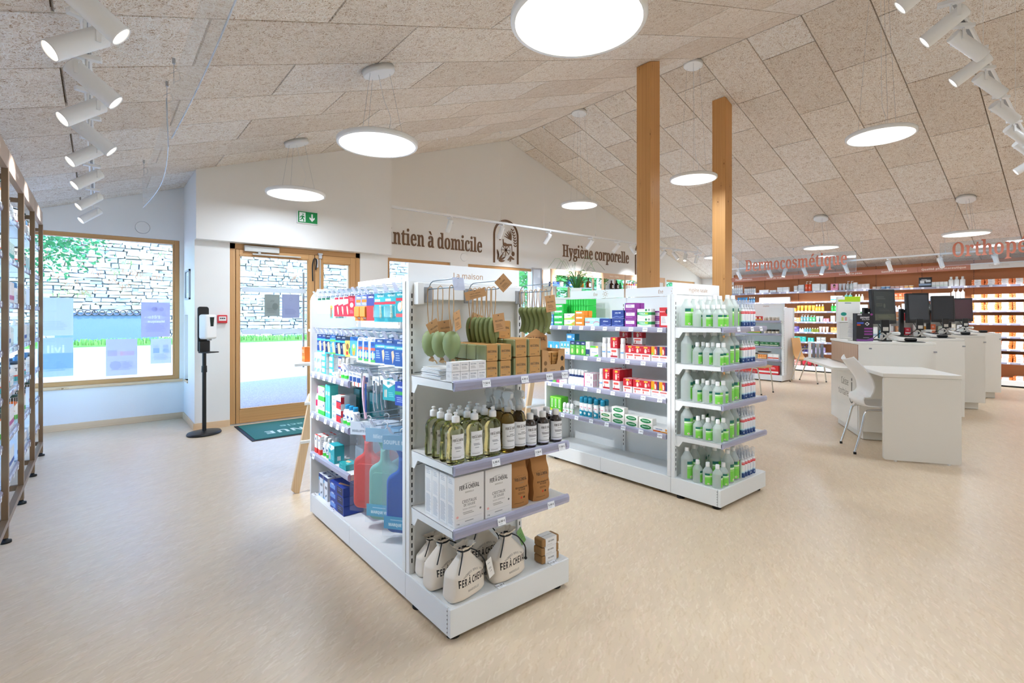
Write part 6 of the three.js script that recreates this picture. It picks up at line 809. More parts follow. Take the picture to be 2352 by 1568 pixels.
run('bWave', 'white carton with a blue wave', 'beside the door end panel', 'x', -3.325, -3.205, YA, 1.085, { n: 2, stack: 2, end: DOOR }); run('bAqua', 'flat teal striped carton', 'on the upper box shelf', 'x', -3.19, -3.11, YA, 1.085, { stack: 4 }); run('bAqua', 'flat teal striped carton', 'second stack', 'x', -3.1, -3.02, YA, 1.1, { stack: 4 }); run('bLow', 'low white carton with blue corner', 'in front of the stacks', 'x', -3.01, -2.92, YA, 1.085, {}); run('bBrown', 'white carton with blue band', 'beside the bottles', 'x', -2.95, -2.9, YA, 1.1, { stack: 2 });
function bottle(id, name, pts, body, cap, capPts, lab, y0, y1, half = 1.5, category = 'bottle') { kind(id, name, category, () => group((o) => { mesh('body', lathe(pts, 22), body, o); mesh('cap', lathe(capPts, 18), cap, o); if (lab) { const a = flatArt(0.06, (y1 - y0) * 1, 620, lab); mesh('label', wrap(pts, y0, y1, half, a.uv, 0.0007), a.mat, o); } })); const r = Math.max(...pts.map((p) => p[0])); KINDS[id].size = [r * 2 + 0.002, capPts[capPts.length - 1][1], r * 2 + 0.002]; }
const WB = std('#f3f5f5', 0.35), BLUECAP = std('#1f94c8', 0.35), greenBand = [['f', '#f1f4f6'], ['e', 0.5, 0.25, 0.16, 0.14, '#1f3f7a'], ['t', 'BISEPTINE', 0.5, 0.52, 0.12, '#3b5a80', 'b', 'center', 0.8], ['r', 0, 0.7, 1, 0.3, '#3cc43c']];
bottle('antisep', 'antiseptic_bottle', [[0.001, 0], [0.023, 0], [0.025, 0.003], [0.025, 0.07], [0.02, 0.084], [0.012, 0.09], [0.001, 0.09]], WB, BLUECAP, [[0.0001, 0.086], [0.0145, 0.086], [0.0145, 0.108], [0.013, 0.112], [0.0001, 0.112]], greenBand, 0.006, 0.066); bottle('whiteSprayS', 'white_spray_bottle', [[0.001, 0], [0.019, 0], [0.02, 0.003], [0.02, 0.075], [0.014, 0.088], [0.008, 0.092], [0.001, 0.092]], WB, MAT.plastic, [[0.0001, 0.09], [0.012, 0.09], [0.012, 0.118], [0.009, 0.122], [0.0001, 0.122]], greenBand, 0.005, 0.065); bottle('pumpWhite', 'white_pump_bottle', [[0.001, 0], [0.026, 0], [0.027, 0.004], [0.027, 0.07], [0.02, 0.082], [0.012, 0.086], [0.001, 0.086]], WB, MAT.plastic, [[0.0001, 0.084], [0.022, 0.084], [0.022, 0.1], [0.01, 0.106], [0.0001, 0.106]]);
run('whiteSprayS', 'white spray bottle with green band', 'under the tool cards', 'x', -2.885, -2.79, YA, 1.085, { n: 2, end: DOOR }); run('pumpWhite', 'white jar-like pump bottle', 'behind the sprays', 'x', -2.88, -2.73, YA, 1.15, { n: 2, deep: 2, end: DOOR });
bottle('pinkTube', 'white_lotion_bottle', [[0.001, 0], [0.024, 0], [0.026, 0.005], [0.025, 0.1], [0.018, 0.122], [0.001, 0.124]], WB, std('#d8208a', 0.35), [[0.0001, 0.122], [0.017, 0.122], [0.016, 0.155], [0.012, 0.16], [0.0001, 0.16]], [SAME, ['r', 0.3, 0.2, 0.4, 0.5, '#d01c5a']], 0.02, 0.1);
run('pinkTube', 'white lotion bottle with magenta cap', 'at the door end', 'x', -3.33, -3.275, YB, 1.085, {});
box('bGreenW', 'white_green_carton', 0.115, 0.088, 0.055, 620, [['f', '#f4f6f5'], ['r', 0, 0.68, 1, 0.32, '#42c44a'], ['e', 0.84, 0.3, 0.07, 0.09, '#1f3f7a'], ['t', 'BISEPTINE', 0.42, 0.46, 0.14, '#5a6a80', 'b', 'center', 0.8], ['l', 1, 0.1, 0.12, 0.4, 0.08, '#8fd09a']], [SAME, ['r', 0, 0.68, 1, 0.32, '#42c44a']]); run('bGreenW', 'white carton with green base band', 'on the middle box shelf', 'x', -3.26, -3.14, YB, 1.085, { stack: 2 });
box('bAquaTall', 'tall_aqua_carton', 0.036, 0.2, 0.05, 620, [['f', '#4fd0c8'], ['r', 0.1, 0.2, 0.8, 0.12, '#bdf0ec'], ['l', 6, 0.2, 0.4, 0.6, 0.3, '#8fe6de'], ['r', 0.1, 0.8, 0.8, 0.06, '#e6fbf9']], [SAME]); run('bAquaTall', 'tall aqua carton', 'beside the white green cartons', 'x', -3.125, -3.045, YB, 1.085, { n: 2, end: DOOR });
box('bBlueW', 'white_blue_carton', 0.07, 0.07, 0.06, 620, [['f', '#f1f4f8'], ['t', 'mercryl', 0.5, 0.3, 0.16, '#5a78b0', 'b'], ['r', 0.2, 0.55, 0.2, 0.25, '#6f9ad8'], ['r', 0.6, 0.5, 0.2, 0.3, '#8fb0e0']], [SAME]); run('bBlueW', 'white carton with pale blue marks', 'beside the red banded cartons', 'x', -3.03, -2.955, YB, 1.09, { stack: 2, deep: 2 });
box('bRedW', 'white_red_carton', 0.075, 0.078, 0.05, 620, [['f', '#f4f3f3'], ['r', 0, 0.42, 1, 0.08, '#2a3a7a'], ['r', 0, 0.5, 1, 0.5, '#dc2030'], ['l', 2, 0.1, 0.15, 0.6, 0.15, '#b9b9c0'], ['e', 0.82, 0.8, 0.08, 0.08, '#2a3a7a']], [SAME, ['r', 0, 0.1, 0.4, 0.5, '#dc2030']]); run('bRedW', 'white carton with red lower half', 'beside the antiseptic bottles', 'x', -2.945, -2.865, YB, 1.085, { stack: 2 });
box('bTealBig', 'dark_teal_carton', 0.09, 0.17, 0.05, 620, [['f', '#178a90'], ['r', 0, 0, 1, 0.3, '#7fb8ba'], ['l', 5, 0.1, 0.4, 0.8, 0.3, '#0f6a70']], [SAME]); run('bTealBig', 'dark teal carton', 'behind the middle shelf goods', 'x', -3.06, -2.73, YB, 1.24, { n: 3, end: DOOR });
run('antisep', 'antiseptic bottle with blue cap', 'on the middle box shelf', 'x', -2.855, -2.69, YB, 1.085, { n: 3, end: DOOR });
box('bRedTall', 'tall_white_red_carton', 0.044, 0.115, 0.044, 620, [['f', '#f4f3f4'], ['e', 0.5, 0.22, 0.16, 0.08, '#26407a'], ['l', 3, 0.3, 0.4, 0.4, 0.14, '#b7b9c4'], ['r', 0, 0.72, 1, 0.28, '#ee3a34']], [SAME, ['r', 0, 0.72, 1, 0.28, '#ee3a34'], ['l', 4, 0.2, 0.2, 0.6, 0.4, '#c2c4cc']]); run('bRedTall', 'tall white carton with red foot', 'on the lowest box shelf', 'x', -3.325, -3.22, YC, 1.085, { n: 2, deep: 3, end: DOOR });
run('whiteSprayS', 'white spray bottle with green foot', 'on the lowest box shelf', 'x', -3.205, -3.1, YC, 1.09, { n: 2, deep: 2, end: DOOR });
box('bTealBud', 'cotton_bud_carton', 0.1, 0.105, 0.06, 620, [['f', '#28a3ae'], ['p', [[0, 0], [1, 0], [1, 0.14], [0.45, 0.34], [0, 0.22]], '#f3f4f2'], ['r', 0.2, 0.06, 0.2, 0.16, '#5fc0c4'], ['r', 0.1, 0.5, 0.06, 0.38, '#f0cdb0'], ['r', 0.2, 0.48, 0.06, 0.4, '#f6dcc4'], ['r', 0.3, 0.52, 0.06, 0.36, '#f0cdb0'], ['l', 3, 0.45, 0.6, 0.4, 0.25, '#7fd0d2']], [SAME, ['r', 0.3, 0.6, 0.35, 0.25, '#fff']], [SAME]); run('bTealBud', 'teal cotton bud carton', 'on the lowest box shelf', 'x', -3.075, -2.97, YC, 1.085, {});
box('bGreyBack', 'plain_grey_carton', 0.11, 0.1, 0.05, 420, [['f', '#cfd6da'], ['l', 6, 0.12, 0.2, 0.7, 0.5, '#aab4ba']], [SAME]); run('bGreyBack', 'plain grey carton back', 'behind the cotton bud carton', 'x', -2.95, -2.82, YC, 1.2, {});
box('bTealFlat', 'flat_teal_carton', 0.1, 0.016, 0.07, 620, [['f', '#1fa0a4'], ['l', 1, 0.1, 0.3, 0.5, 0.3, '#8fe0de']], [SAME], [['f', '#2cb4b2'], ['p', [[0.05, 0.3], [0.5, 0.2], [0.6, 0.5], [0.2, 0.6]], '#efb98f'], ['l', 2, 0.5, 0.6, 0.4, 0.2, '#bff0ee']]); run('bTealFlat', 'flat teal blister carton', 'at the shelf edge', 'x', -2.9, -2.79, YC, 1.085, { stack: 2 });
box('bKnee', 'support_carton', 0.075, 0.145, 0.05, 620, [['f', '#e4e9f0'], ['r', 0, 0, 1, 0.16, '#26397a'], ['r', 0, 0.16, 0.26, 0.84, '#6fb0e0'], ['e', 0.5, 0.45, 0.1, 0.07, '#555e6c'], ['e', 0.75, 0.45, 0.1, 0.07, '#555e6c'], ['p', [[0.45, 0.8], [0.8, 0.72], [0.82, 0.78], [0.5, 0.88]], '#6c7480'], ['p', [[0.06, 0.3], [0.2, 0.3], [0.2, 0.9], [0.08, 0.9]], '#efc29a']], [SAME, ['p', [[0.2, 0.2], [0.7, 0.2], [0.8, 0.9], [0.3, 0.9]], '#e9c6a4']], [SAME, ['r', 0.3, 0.3, 0.4, 0.4, '#1f3270']]); run('bKnee', 'blue and white joint support carton', 'on the low deck', 'x', -3.29, -3.13, S0, 1.1, { n: 2, deep: 2, end: DOOR });
box('bNavyFlat', 'wrist_support_carton', 0.21, 0.052, 0.12, 620, [['f', '#1f3f9a'], ['r', 0, 0.3, 0.4, 0.5, '#6f9ae0'], ['t', 'URGO', 0.2, 0.22, 0.3, '#fff', 'b'], ['r', 0.55, 0.1, 0.4, 0.8, '#2a2f4a'], ['l', 2, 0.6, 0.25, 0.3, 0.4, '#6f7ab0']], [SAME], [['f', '#16307e'], ['p', [[0.4, 0.75], [0.85, 0.55], [0.9, 0.65], [0.5, 0.9]], '#d9a77a'], ['t', 'URGO', 0.3, 0.3, 0.22, '#fff', 'b'], ['l', 2, 0.5, 0.2, 0.4, 0.2, '#8fa6e0']]); run('bNavyFlat', 'flat dark blue wrist support carton', 'on the low deck', 'x', -3.06, -2.84, S0, 1.09, { stack: 3, jitter: 0.012 });
for (const [z, lab] of [[-3.31, 'clear price holder on the deck by the door end panel'], [-2.98, 'clear price holder on the deck before the wrist supports']]) { const p = priceTag('9.90 €'), m = mesh(numbered('price_holder'), p.geo, p.mat, null, [1.081, S0 + 0.004, z], [-1.35, 0, 0]); m.rotation.set(-Math.PI / 2 + 0.12, 0, -Math.PI / 2); tag(m, lab, 'price tag'); scene.add(m); }
// ---------- Été gondola: remedy boxes (fronts look along -x) ----------
const G2X = 3.197, TILL = 'the till end', R1 = 1.21, R2 = 0.955, R3 = 0.695, R4 = 0.435;
const head2 = (t, ink, y = 0.3, s = 0.18) => ['t', t, 0.45, y, s, ink, 'b', 'center', 0.85];
box('gSky', 'sky_blue_carton', 0.06, 0.05, 0.06, 420, [['f', '#4f8fd8'], ['r', 0.1, 0.3, 0.8, 0.3, '#bcd8f4']], [SAME]); run('gSky', 'sky blue carton', 'at the door end of the top shelf', 'x', -3.335, -3.275, R1, G2X, { stack: 2 });
const greenF = [['f', '#18b43c'], ['r', 0.05, 0.22, 0.8, 0.34, '#e9f6ea'], ['l', 1, 0.15, 0.34, 0.6, 0.12, '#8ab894'], ['r', 0.05, 0.66, 0.5, 0.08, '#8fe0a0']]; box('gGreen', 'green_carton', 0.118, 0.048, 0.05, 420, greenF, [SAME]); run('gGreen', 'bright green carton with white field', 'near the plant', 'x', -3.265, -3.145, R1, G2X, { stack: [4] });
box('gSpine', 'green_spine_carton', 0.026, 0.058, 0.1, 420, [['f', '#1cc03e'], ['r', 0.3, 0.2, 0.25, 0.6, '#49dc66'], ['r', 0.85, 0, 0.15, 1, '#1cc03e']], [SAME], [SAME]); run('gSpine', 'narrow green carton', 'behind the green stack', 'x', -3.2, -2.93, R1, G2X + 0.09, { n: 9, stack: 4, end: DOOR, jitter: 0.001 });
box('gKal', 'white_fruit_carton', 0.125, 0.054, 0.05, 420, [['f', '#f4f5f0'], head2('Kalgix', '#4a6a9a', 0.3, 0.24), ['p', [[0, 1], [0, 0.78], [0.6, 0.7], [1, 0.2], [1, 1]], '#a9d23a'], ['e', 0.86, 0.66, 0.09, 0.18, '#f08a2a']], [SAME]); run('gKal', 'white carton with green swoosh and fruit', 'below the green cartons', 'x', -3.135, -3.01, R1, G2X, { stack: 2 });
box('gOr', 'orange_carton', 0.1, 0.043, 0.05, 420, [['f', '#f28a12'], ['r', 0.08, 0.2, 0.7, 0.32, '#fbf0e0'], ['l', 1, 0.1, 0.7, 0.5, 0.1, '#fbd09a']], [SAME]); run('gOr', 'orange carton with white field', 'on the top shelf', 'x', -3.0, -2.9, R1, G2X, { stack: 3, deep: 2 });
box('gOpti', 'pale_blue_eye_carton', 0.16, 0.072, 0.06, 420, [['f', '#a9dcf2'], head2('OPTICRON', '#f4fbff', 0.24, 0.26), ['r', 0.02, 0.46, 0.32, 0.12, '#e0584a'], ['e', 0.8, 0.66, 0.22, 0.24, '#d84a50'], ['e', 0.8, 0.7, 0.2, 0.22, '#bfe6f6'], ['e', 0.2, 0.82, 0.06, 0.14, '#d0303a'], ['r', 0, 0.72, 0.6, 0.28, '#e4f4fb']], [SAME]); run('gOpti', 'pale blue eye care carton', 'on the top shelf', 'x', -2.89, -2.73, R1, G2X, { deep: 2 });
const navy = (t) => [['f', '#1d3a8c'], ['t', t, 0.5, 0.34, 0.2, '#f4f6fb', 'b', 'center', 0.8], ['l', 1, 0.15, 0.55, 0.5, 0.06, '#9fb0e0'], ['p', [[0, 0.86], [0.4, 0.72], [0.7, 0.8], [1, 0.7], [1, 0.76], [0.7, 0.88], [0.4, 0.8], [0, 0.93]], '#8fa0d8']]; box('gDaf', 'navy_carton', 0.112, 0.066, 0.05, 420, navy('daflonsan'), [SAME]); box('gDaf2', 'navy_carton', 0.118, 0.066, 0.05, 420, navy('daflon 1000'), [SAME]); run('gDaf', 'navy leg care carton, single', 'on the top shelf', 'x', -2.722, -2.61, R1, G2X, {}); run('gDaf2', 'navy leg care carton, stacked', 'beside the purple ones', 'x', -2.6, -2.482, R1, G2X, { stack: 2 });
box('gPurp', 'purple_carton', 0.106, 0.062, 0.05, 420, [['f', '#8a2a8e'], ['r', 0.08, 0.18, 0.78, 0.42, '#efe6f2'], ['l', 2, 0.2, 0.28, 0.5, 0.2, '#b9a0c4'], ['l', 1, 0.08, 0.76, 0.8, 0.1, '#d0a4d4'], ['r', 0, 0, 0.06, 0.16, '#4f9ad0']], [SAME]); run('gPurp', 'purple carton with white field', 'on the top shelf', 'x', -2.47, -2.362, R1, G2X, { stack: 3, deep: 2 });
box('gGink', 'white_green_carton', 0.125, 0.07, 0.05, 420, [['f', '#f3f6f3'], ['r', 0, 0.36, 1, 0.3, '#1f9a4a'], ['t', 'GINKOR', 0.36, 0.5, 0.26, '#f4fff6', 'b', 'center', 0.8], ['r', 0.56, 0.4, 0.22, 0.2, '#b9d832'], ['e', 0.64, 0.14, 0.07, 0.12, '#1f8a4a'], ['e', 0.85, 0.12, 0.08, 0.12, '#9aa79c'], ['e', 0.5, 0.68, 0.35, 0.1, '#9fdcb0']], [SAME, ['r', 0, 0.36, 1, 0.3, '#1f9a4a']]); run('gGink', 'white carton with green ginkgo band', 'beside the purple cartons', 'x', -2.352, -2.225, R1, G2X, { stack: 2 }); run('gPurp', 'purple carton', 'behind the ginkgo cartons', 'x', -2.26, -2.16, R1, G2X + 0.06, { stack: 2 });
box('gRedTall', 'red_remedy_carton', 0.072, 0.15, 0.05, 420, [['f', '#d81e28'], ['r', 0.16, 0.42, 0.8, 0.46, '#eeeaea'], ['l', 4, 0.25, 0.5, 0.5, 0.3, '#c4bcbc'], ['t', 'Resource', 0.3, 0.2, 0.1, '#f8dede', 'b', 'center', 0.7], ['e', 0.85, 0.2, 0.12, 0.12, '#3a0d10']], [SAME]); run('gRedTall', 'tall red carton with white field', 'next to the nasal end', 'x', -2.15, -2.085, R1, G2X, {});
// second shelf
const kid = (c, c2) => [['f', '#f2f6fa'], ['r', 0, 0, 1, 0.55, c], ['e', 0.5, 0.38, 0.18, 0.14, '#f0d2b8'], ['r', 0.4, 0.46, 0.2, 0.16, '#f7f7f7'], ['r', 0.05, 0.68, 0.9, 0.07, c2], ['l', 2, 0.2, 0.8, 0.6, 0.14, '#bcd0e2']]; box('kBlue', 'blue_child_carton', 0.07, 0.11, 0.045, 420, kid('#3fa8de', '#f0a85a'), [SAME]); run('kBlue', 'blue and white child spray carton', 'on the second shelf', 'x', -3.34, -3.195, R2, G2X, { n: 2, end: DOOR });
box('kBlueW', 'blue_child_carton', 0.115, 0.115, 0.045, 420, [['f', '#f1f5f9'], ['r', 0, 0, 1, 0.48, '#58b4e2'], ...[0.18, 0.5, 0.82].flatMap((x) => [['e', x, 0.26, 0.07, 0.12, '#f6ead8'], ['r', x - 0.05, 0.34, 0.1, 0.1, '#5aa04a']]), ['t', 'NEZ BOUCHÉ', 0.5, 0.56, 0.09, '#e88a2a', 'b', 'center', 0.9], ['r', 0.15, 0.82, 0.3, 0.08, '#f0a85a'], ['e', 0.7, 0.84, 0.06, 0.06, '#4fa3d8']], [SAME]); run('kBlueW', 'wide blue and white carton with three figures', 'on the second shelf', 'x', -3.187, -3.07, R2, G2X, {}); box('kHex', 'blue_top_carton', 0.1, 0.06, 0.06, 420, [['f', '#3f9ad0'], ['r', 0.1, 0.25, 0.5, 0.4, '#e6f2fa'], ['e', 0.85, 0.7, 0.08, 0.12, '#fff']], [SAME]); run('kHex', 'blue carton stacked behind the child cartons', '', 'x', -3.18, -3.07, R2, G2X + 0.07, { stack: 3 });
box('kNex', 'green_navy_carton', 0.055, 0.125, 0.05, 420, [['f', '#59b83a'], ['r', 0, 0, 1, 0.26, '#1f2f6a'], ['t', 'nex', 0.5, 0.14, 0.12, '#f4f6fb', 'b'], ['l', 2, 0.2, 0.34, 0.6, 0.1, '#e0f2d6'], ['e', 0.4, 0.68, 0.2, 0.18, '#dff0a0'], ['r', 0, 0.93, 1, 0.07, '#2a7a2a']], [SAME]); run('kNex', 'green carton with navy top', 'on the second shelf', 'x', -3.062, -2.885, R2, G2X, { n: 3, deep: 2, end: DOOR });
box('kNav', 'white_navy_carton', 0.042, 0.125, 0.05, 420, [['f', '#f0f2ee'], ['r', 0, 0.52, 1, 0.48, '#24406c'], ['l', 3, 0.2, 0.2, 0.6, 0.2, '#9ab08a'], ['r', 0.1, 0.86, 0.8, 0.08, '#a9d88a']], [SAME]); run('kNav', 'slim white and navy carton', 'between green and white cartons', 'x', -2.88, -2.838, R2, G2X, {}); box('kRhi', 'white_lime_carton', 0.085, 0.092, 0.045, 420, [['f', '#f1f3f4'], ['r', 0, 0, 1, 0.18, '#5cc83a'], ['r', 0.7, 0, 0.3, 0.18, '#f0d23a'], ['t', 'rhinallergy', 0.5, 0.6, 0.15, '#5a6aa0', 'b', 'center', 0.8], ['p', [[0.2, 1], [1, 0.74], [1, 1]], '#4fc03a']], [SAME]); run('kRhi', 'white carton with lime top and corner', 'on the second shelf', 'x', -2.83, -2.745, R2, G2X, { deep: 2 });
const redMan = (lower = '#f2eeee') => [['f', lower], ['r', 0, 0, 1, 0.52, '#c81626'], ['r', 0.3, 0.04, 0.4, 0.1, '#f0c43a'], ['p', [[0.4, 0.2], [0.52, 0.16], [0.62, 0.3], [0.6, 0.46], [0.4, 0.48], [0.36, 0.34]], '#f2dcc6'], ['l', 2, 0.7, 0.2, 0.24, 0.2, '#f2d0d0'], ['r', 0.12, 0.6, 0.72, 0.1, '#e0584a'], ['e', 0.24, 0.82, 0.06, 0.09, '#d86a60'], ['l', 3, 0.45, 0.75, 0.4, 0.16, '#c9bcbc'], ['r', 0, 0.96, 1, 0.04, '#c81626']]; box('rSq', 'red_white_carton', 0.085, 0.112, 0.05, 420, redMan(), [['f', '#e9e4e4'], ['r', 0, 0, 1, 0.52, '#c81626']]); box('rTall', 'tall_red_carton', 0.068, 0.172, 0.05, 420, [...redMan().slice(0, 8), ['r', 0, 0.86, 1, 0.08, '#b01424']], [SAME, ['r', 0, 0, 1, 0.52, '#c81626']]); box('rOr', 'orange_purple_carton', 0.074, 0.115, 0.05, 420, [['f', '#f2eeee'], ['r', 0, 0, 0.4, 0.55, '#f0a012'], ['r', 0.4, 0, 0.32, 0.55, '#b0203a'], ['r', 0.72, 0, 0.28, 0.55, '#3a2a5a'], ['p', [[0.4, 0.2], [0.5, 0.14], [0.6, 0.3], [0.58, 0.5], [0.42, 0.5]], '#f4e2c8'], ['e', 0.14, 0.48, 0.1, 0.08, '#7ac83a'], ['r', 0.12, 0.64, 0.76, 0.08, '#e0706a'], ['l', 3, 0.15, 0.78, 0.7, 0.16, '#c8b8c0']], [SAME, ['r', 0, 0.55, 1, 0.45, '#e9e4e6']]);
bottle('rCan', 'red_white_spray_can', [[0.001, 0], [0.019, 0], [0.02, 0.003], [0.02, 0.115], [0.016, 0.124], [0.001, 0.124]], std('#f2eeee', 0.3), MAT.plastic, [[0.0001, 0.122], [0.0185, 0.122], [0.0185, 0.16], [0.016, 0.166], [0.0001, 0.166]], [SAME, ['r', 0, 0.45, 1, 0.55, '#f2eeee'], ['e', 0.5, 0.3, 0.2, 0.1, '#f2dcc6'], ['r', 0.2, 0.55, 0.6, 0.1, '#7ab0e0']], 0.006, 0.116);
run('rCan', 'red and white warming spray can', 'on the second shelf', 'x', -2.71, -2.615, R2, G2X, { n: 2, deep: 2, end: DOOR }); run('rTall', 'tall red and white carton', 'beside the spray cans', 'x', -2.61, -2.545, R2, G2X, { deep: 2 }); run('rCan', 'red and white warming spray can', 'in the torn carton', 'x', -2.525, -2.48, R2, G2X, {}); run('rSq', 'red and white muscle balm carton', 'on the second shelf', 'x', -2.465, -2.235, R2, G2X, { n: 3, deep: 2, end: DOOR, jitter: 0.002 }); run('rOr', 'orange and purple balm carton', 'at the nasal end', 'x', -2.228, -2.085, R2, G2X, { n: 2, deep: 2, end: DOOR }); run('rSq', 'red and white carton', 'raised behind the spray cans', 'x', -2.62, -2.4, R2, G2X + 0.125, { n: 2, stack: 2, end: DOOR });
{ const o = thing('torn_carton', 'open white carton flap leaning behind the warming spray', 'carton', [3.238, R2 + 0.0015, -2.545], 0.1); mesh('flap', ext(shape([[0, 0], [0.07, 0], [0.07, 0.14], [0.02, 0.14]]), 0.002), MAT.paper, o); mesh('base', bx(0.075, 0.002, 0.05, 0.035, 0.001, 0.026), MAT.paper, o); }
// third shelf
box('tPink', 'pink_white_flat_carton', 0.13, 0.032, 0.05, 420, [['f', '#f3eef0'], ['r', 0, 0, 0.3, 1, '#d84a7a'], ['t', 'Dactyl', 0.6, 0.4, 0.4, '#c0406a', 'b'], ['l', 1, 0.4, 0.75, 0.4, 0.12, '#c8a8b4']], [SAME]); run('tPink', 'pink and white flat carton', 'on the third shelf', 'x', -3.235, -3.105, R3, G2X, { stack: 2 }); box('tLime', 'green_blue_flat_carton', 0.09, 0.03, 0.06, 420, [['f', '#2a6ab0'], ['p', [[0.4, 1], [0.7, 0], [1, 0], [1, 1]], '#6ac43a']], [SAME]); run('tLime', 'flat blue carton with green corner', 'at the door end', 'x', -3.33, -3.24, R3, G2X, { stack: 2 });
bottle('tCan', 'blue_spray_can', [[0.001, 0], [0.016, 0], [0.017, 0.003], [0.017, 0.092], [0.014, 0.1], [0.001, 0.1]], std('#e9f1f6', 0.3), MAT.plastic, [[0.0001, 0.098], [0.0155, 0.098], [0.0155, 0.128], [0.013, 0.132], [0.0001, 0.132]], [SAME, ['r', 0, 0, 1, 0.22, '#233a70'], ['r', 0.3, 0.4, 0.4, 0.2, '#dff0fa'], ['r', 0, 0.9, 1, 0.1, '#e9f1f6']], 0.004, 0.094); run('tCan', 'blue and white spray can with white cap', 'on the third shelf', 'x', -3.095, -2.91, R3, G2X, { n: 5, deep: 2, end: DOOR });
box('tDoc', 'white_pink_carton', 0.1, 0.058, 0.06, 420, [['f', '#f3f1f2'], ['r', 0, 0, 0.08, 1, '#e0387a'], ['t', 'DACTOSE', 0.5, 0.26, 0.18, '#b03a6a', 'b', 'center', 0.8], ['e', 0.82, 0.6, 0.1, 0.22, '#b0a8ac'], ['l', 2, 0.2, 0.5, 0.45, 0.25, '#cabfc4']], [SAME, ['r', 0.2, 0.1, 0.12, 0.8, '#d8447c'], ['r', 0.6, 0.1, 0.12, 0.8, '#d8447c']]); run('tDoc', 'white carton with pink edge', 'on the third shelf', 'x', -2.9, -2.8, R3, G2X, { stack: 2, deep: 2 }); run('rCan', 'red and white spray can', 'on the third shelf', 'x', -2.745, -2.7, R3, G2X, {}); run('rTall', 'tall red and white carton', 'on the third shelf', 'x', -2.69, -2.52, R3, G2X, { n: 2, deep: 3, end: DOOR }); run('rSq', 'red and white balm carton', 'on the third shelf', 'x', -2.49, -2.4, R3, G2X, { deep: 2 }); run('rSq', 'red and white balm carton, paired', 'on the third shelf', 'x', -2.393, -2.232, R3, G2X, { n: 2, deep: 2, end: DOOR, jitter: 0.002 }); run('rOr', 'orange and purple carton', 'on the third shelf', 'x', -2.228, -2.085, R3, G2X, { n: 2, deep: 2, end: DOOR, jitter: 0.001 });
// fourth shelf
box('fGreen', 'green_spray_carton', 0.046, 0.13, 0.045, 420, [['f', '#5abf2a'], ['r', 0, 0, 1, 0.1, '#8fe04a'], ['p', [[0, 0.8], [1, 0.9], [1, 1], [0, 1]], '#e6ea4a'], ['r', 0.3, 0.14, 0.4, 0.6, '#d8f2c0'], ['l', 6, 0.36, 0.18, 0.28, 0.5, '#3a7a2a']], [SAME]); run('fGreen', 'bright green repellent carton', 'on the fourth shelf', 'x', -3.315, -3.175, R4, G2X, { n: 3, deep: 2, end: DOOR });
bottle('fStick', 'white_green_stick', [[0.001, 0], [0.016, 0], [0.017, 0.003], [0.017, 0.045], [0.001, 0.046]], std('#5cc43a', 0.35), MAT.plastic, [[0.0001, 0.045], [0.017, 0.045], [0.0165, 0.078], [0.01, 0.09], [0.0001, 0.092]], [SAME, ['r', 0.3, 0.2, 0.4, 0.5, '#e9f6e2'], ['e', 0.5, 0.5, 0.1, 0.14, '#d0304a']], 0.003, 0.043, 1.5, 'stick'); run('fStick', 'white and green repellent stick', 'on the fourth shelf', 'x', -3.165, -3.04, R4, G2X, { n: 3, end: DOOR });
bottle('fTeal', 'teal_cap_spray', [[0.001, 0], [0.02, 0], [0.021, 0.003], [0.021, 0.11], [0.017, 0.12], [0.001, 0.122]], std('#eef1ee', 0.35), std('#1684a4', 0.35), [[0.0001, 0.118], [0.02, 0.118], [0.02, 0.155], [0.016, 0.166], [0.0001, 0.168]], [SAME, ['t', 'cinq', 0.5, 0.26, 0.14, '#c03a5a', 'b'], ['t', '5', 0.5, 0.42, 0.16, '#1d3a6a', 'b'], ['p', [[0, 0.6], [0.5, 0.5], [1, 0.62], [1, 1], [0, 1]], '#1f9ab8'], ['e', 0.5, 0.75, 0.2, 0.1, '#eaf4f4']], 0.006, 0.112); run('fTeal', 'white repellent spray with teal cap', 'on the fourth shelf', 'x', -2.965, -2.825, R4, G2X, { n: 3, deep: 2, end: DOOR }); run('fTeal', 'shorter row repellent spray with teal cap', '', 'x', -2.805, -2.69, R4, G2X, { n: 2, deep: 2, end: DOOR });
const titan = (w, ring) => [['f', '#f1efe6'], ['e', 0.5, 0.5, 0.4, 0.36, ring], ['e', 0.5, 0.5, 0.385, 0.33, '#0f7a3c'], ['t', 'Titanoreïne', 0.5, 0.46, w, '#f6fbf4', 'b', 'center', 0.8], ['l', 1, 0.35, 0.64, 0.3, 0.08, '#9fd0ae']]; box('fTitS', 'green_oval_carton', 0.11, 0.035, 0.05, 520, titan(0.34, '#e8a23a'), [SAME]); box('fTitL', 'green_oval_carton', 0.122, 0.044, 0.05, 520, titan(0.34, '#0f7a3c'), [SAME]); run('fTitS', 'small cream carton with green oval', 'on the fourth shelf', 'x', -2.72, -2.61, R4, G2X, { stack: 2 }); run('fTitL', 'cream carton with green oval', 'in the tallest stack', 'x', -2.6, -2.478, R4, G2X, { stack: 3 }); run('fTitL', 'cream carton with green oval', 'in the low stacks', 'x', -2.47, -2.215, R4, G2X, { n: 2, stack: 2, end: DOOR, jitter: 0.001 }); box('fSed', 'white_orange_carton', 0.125, 0.04, 0.05, 520, [['f', '#f4f3f0'], ['t', 'Sedorrhoïde', 0.4, 0.34, 0.3, '#2a4a8a', 'b', 'center', 0.8], ['r', 0, 0.7, 1, 0.3, '#e8941a'], ['r', 0, 0.66, 0.5, 0.12, '#d02a2a'], ['p', [[0.86, 0.1], [0.95, 0.3], [0.9, 0.6], [0.82, 0.5]], '#f0901a']], [SAME]); run('fSed', 'white carton with orange base', 'at the nasal end', 'x', -2.205, -2.085, R4, G2X, {});
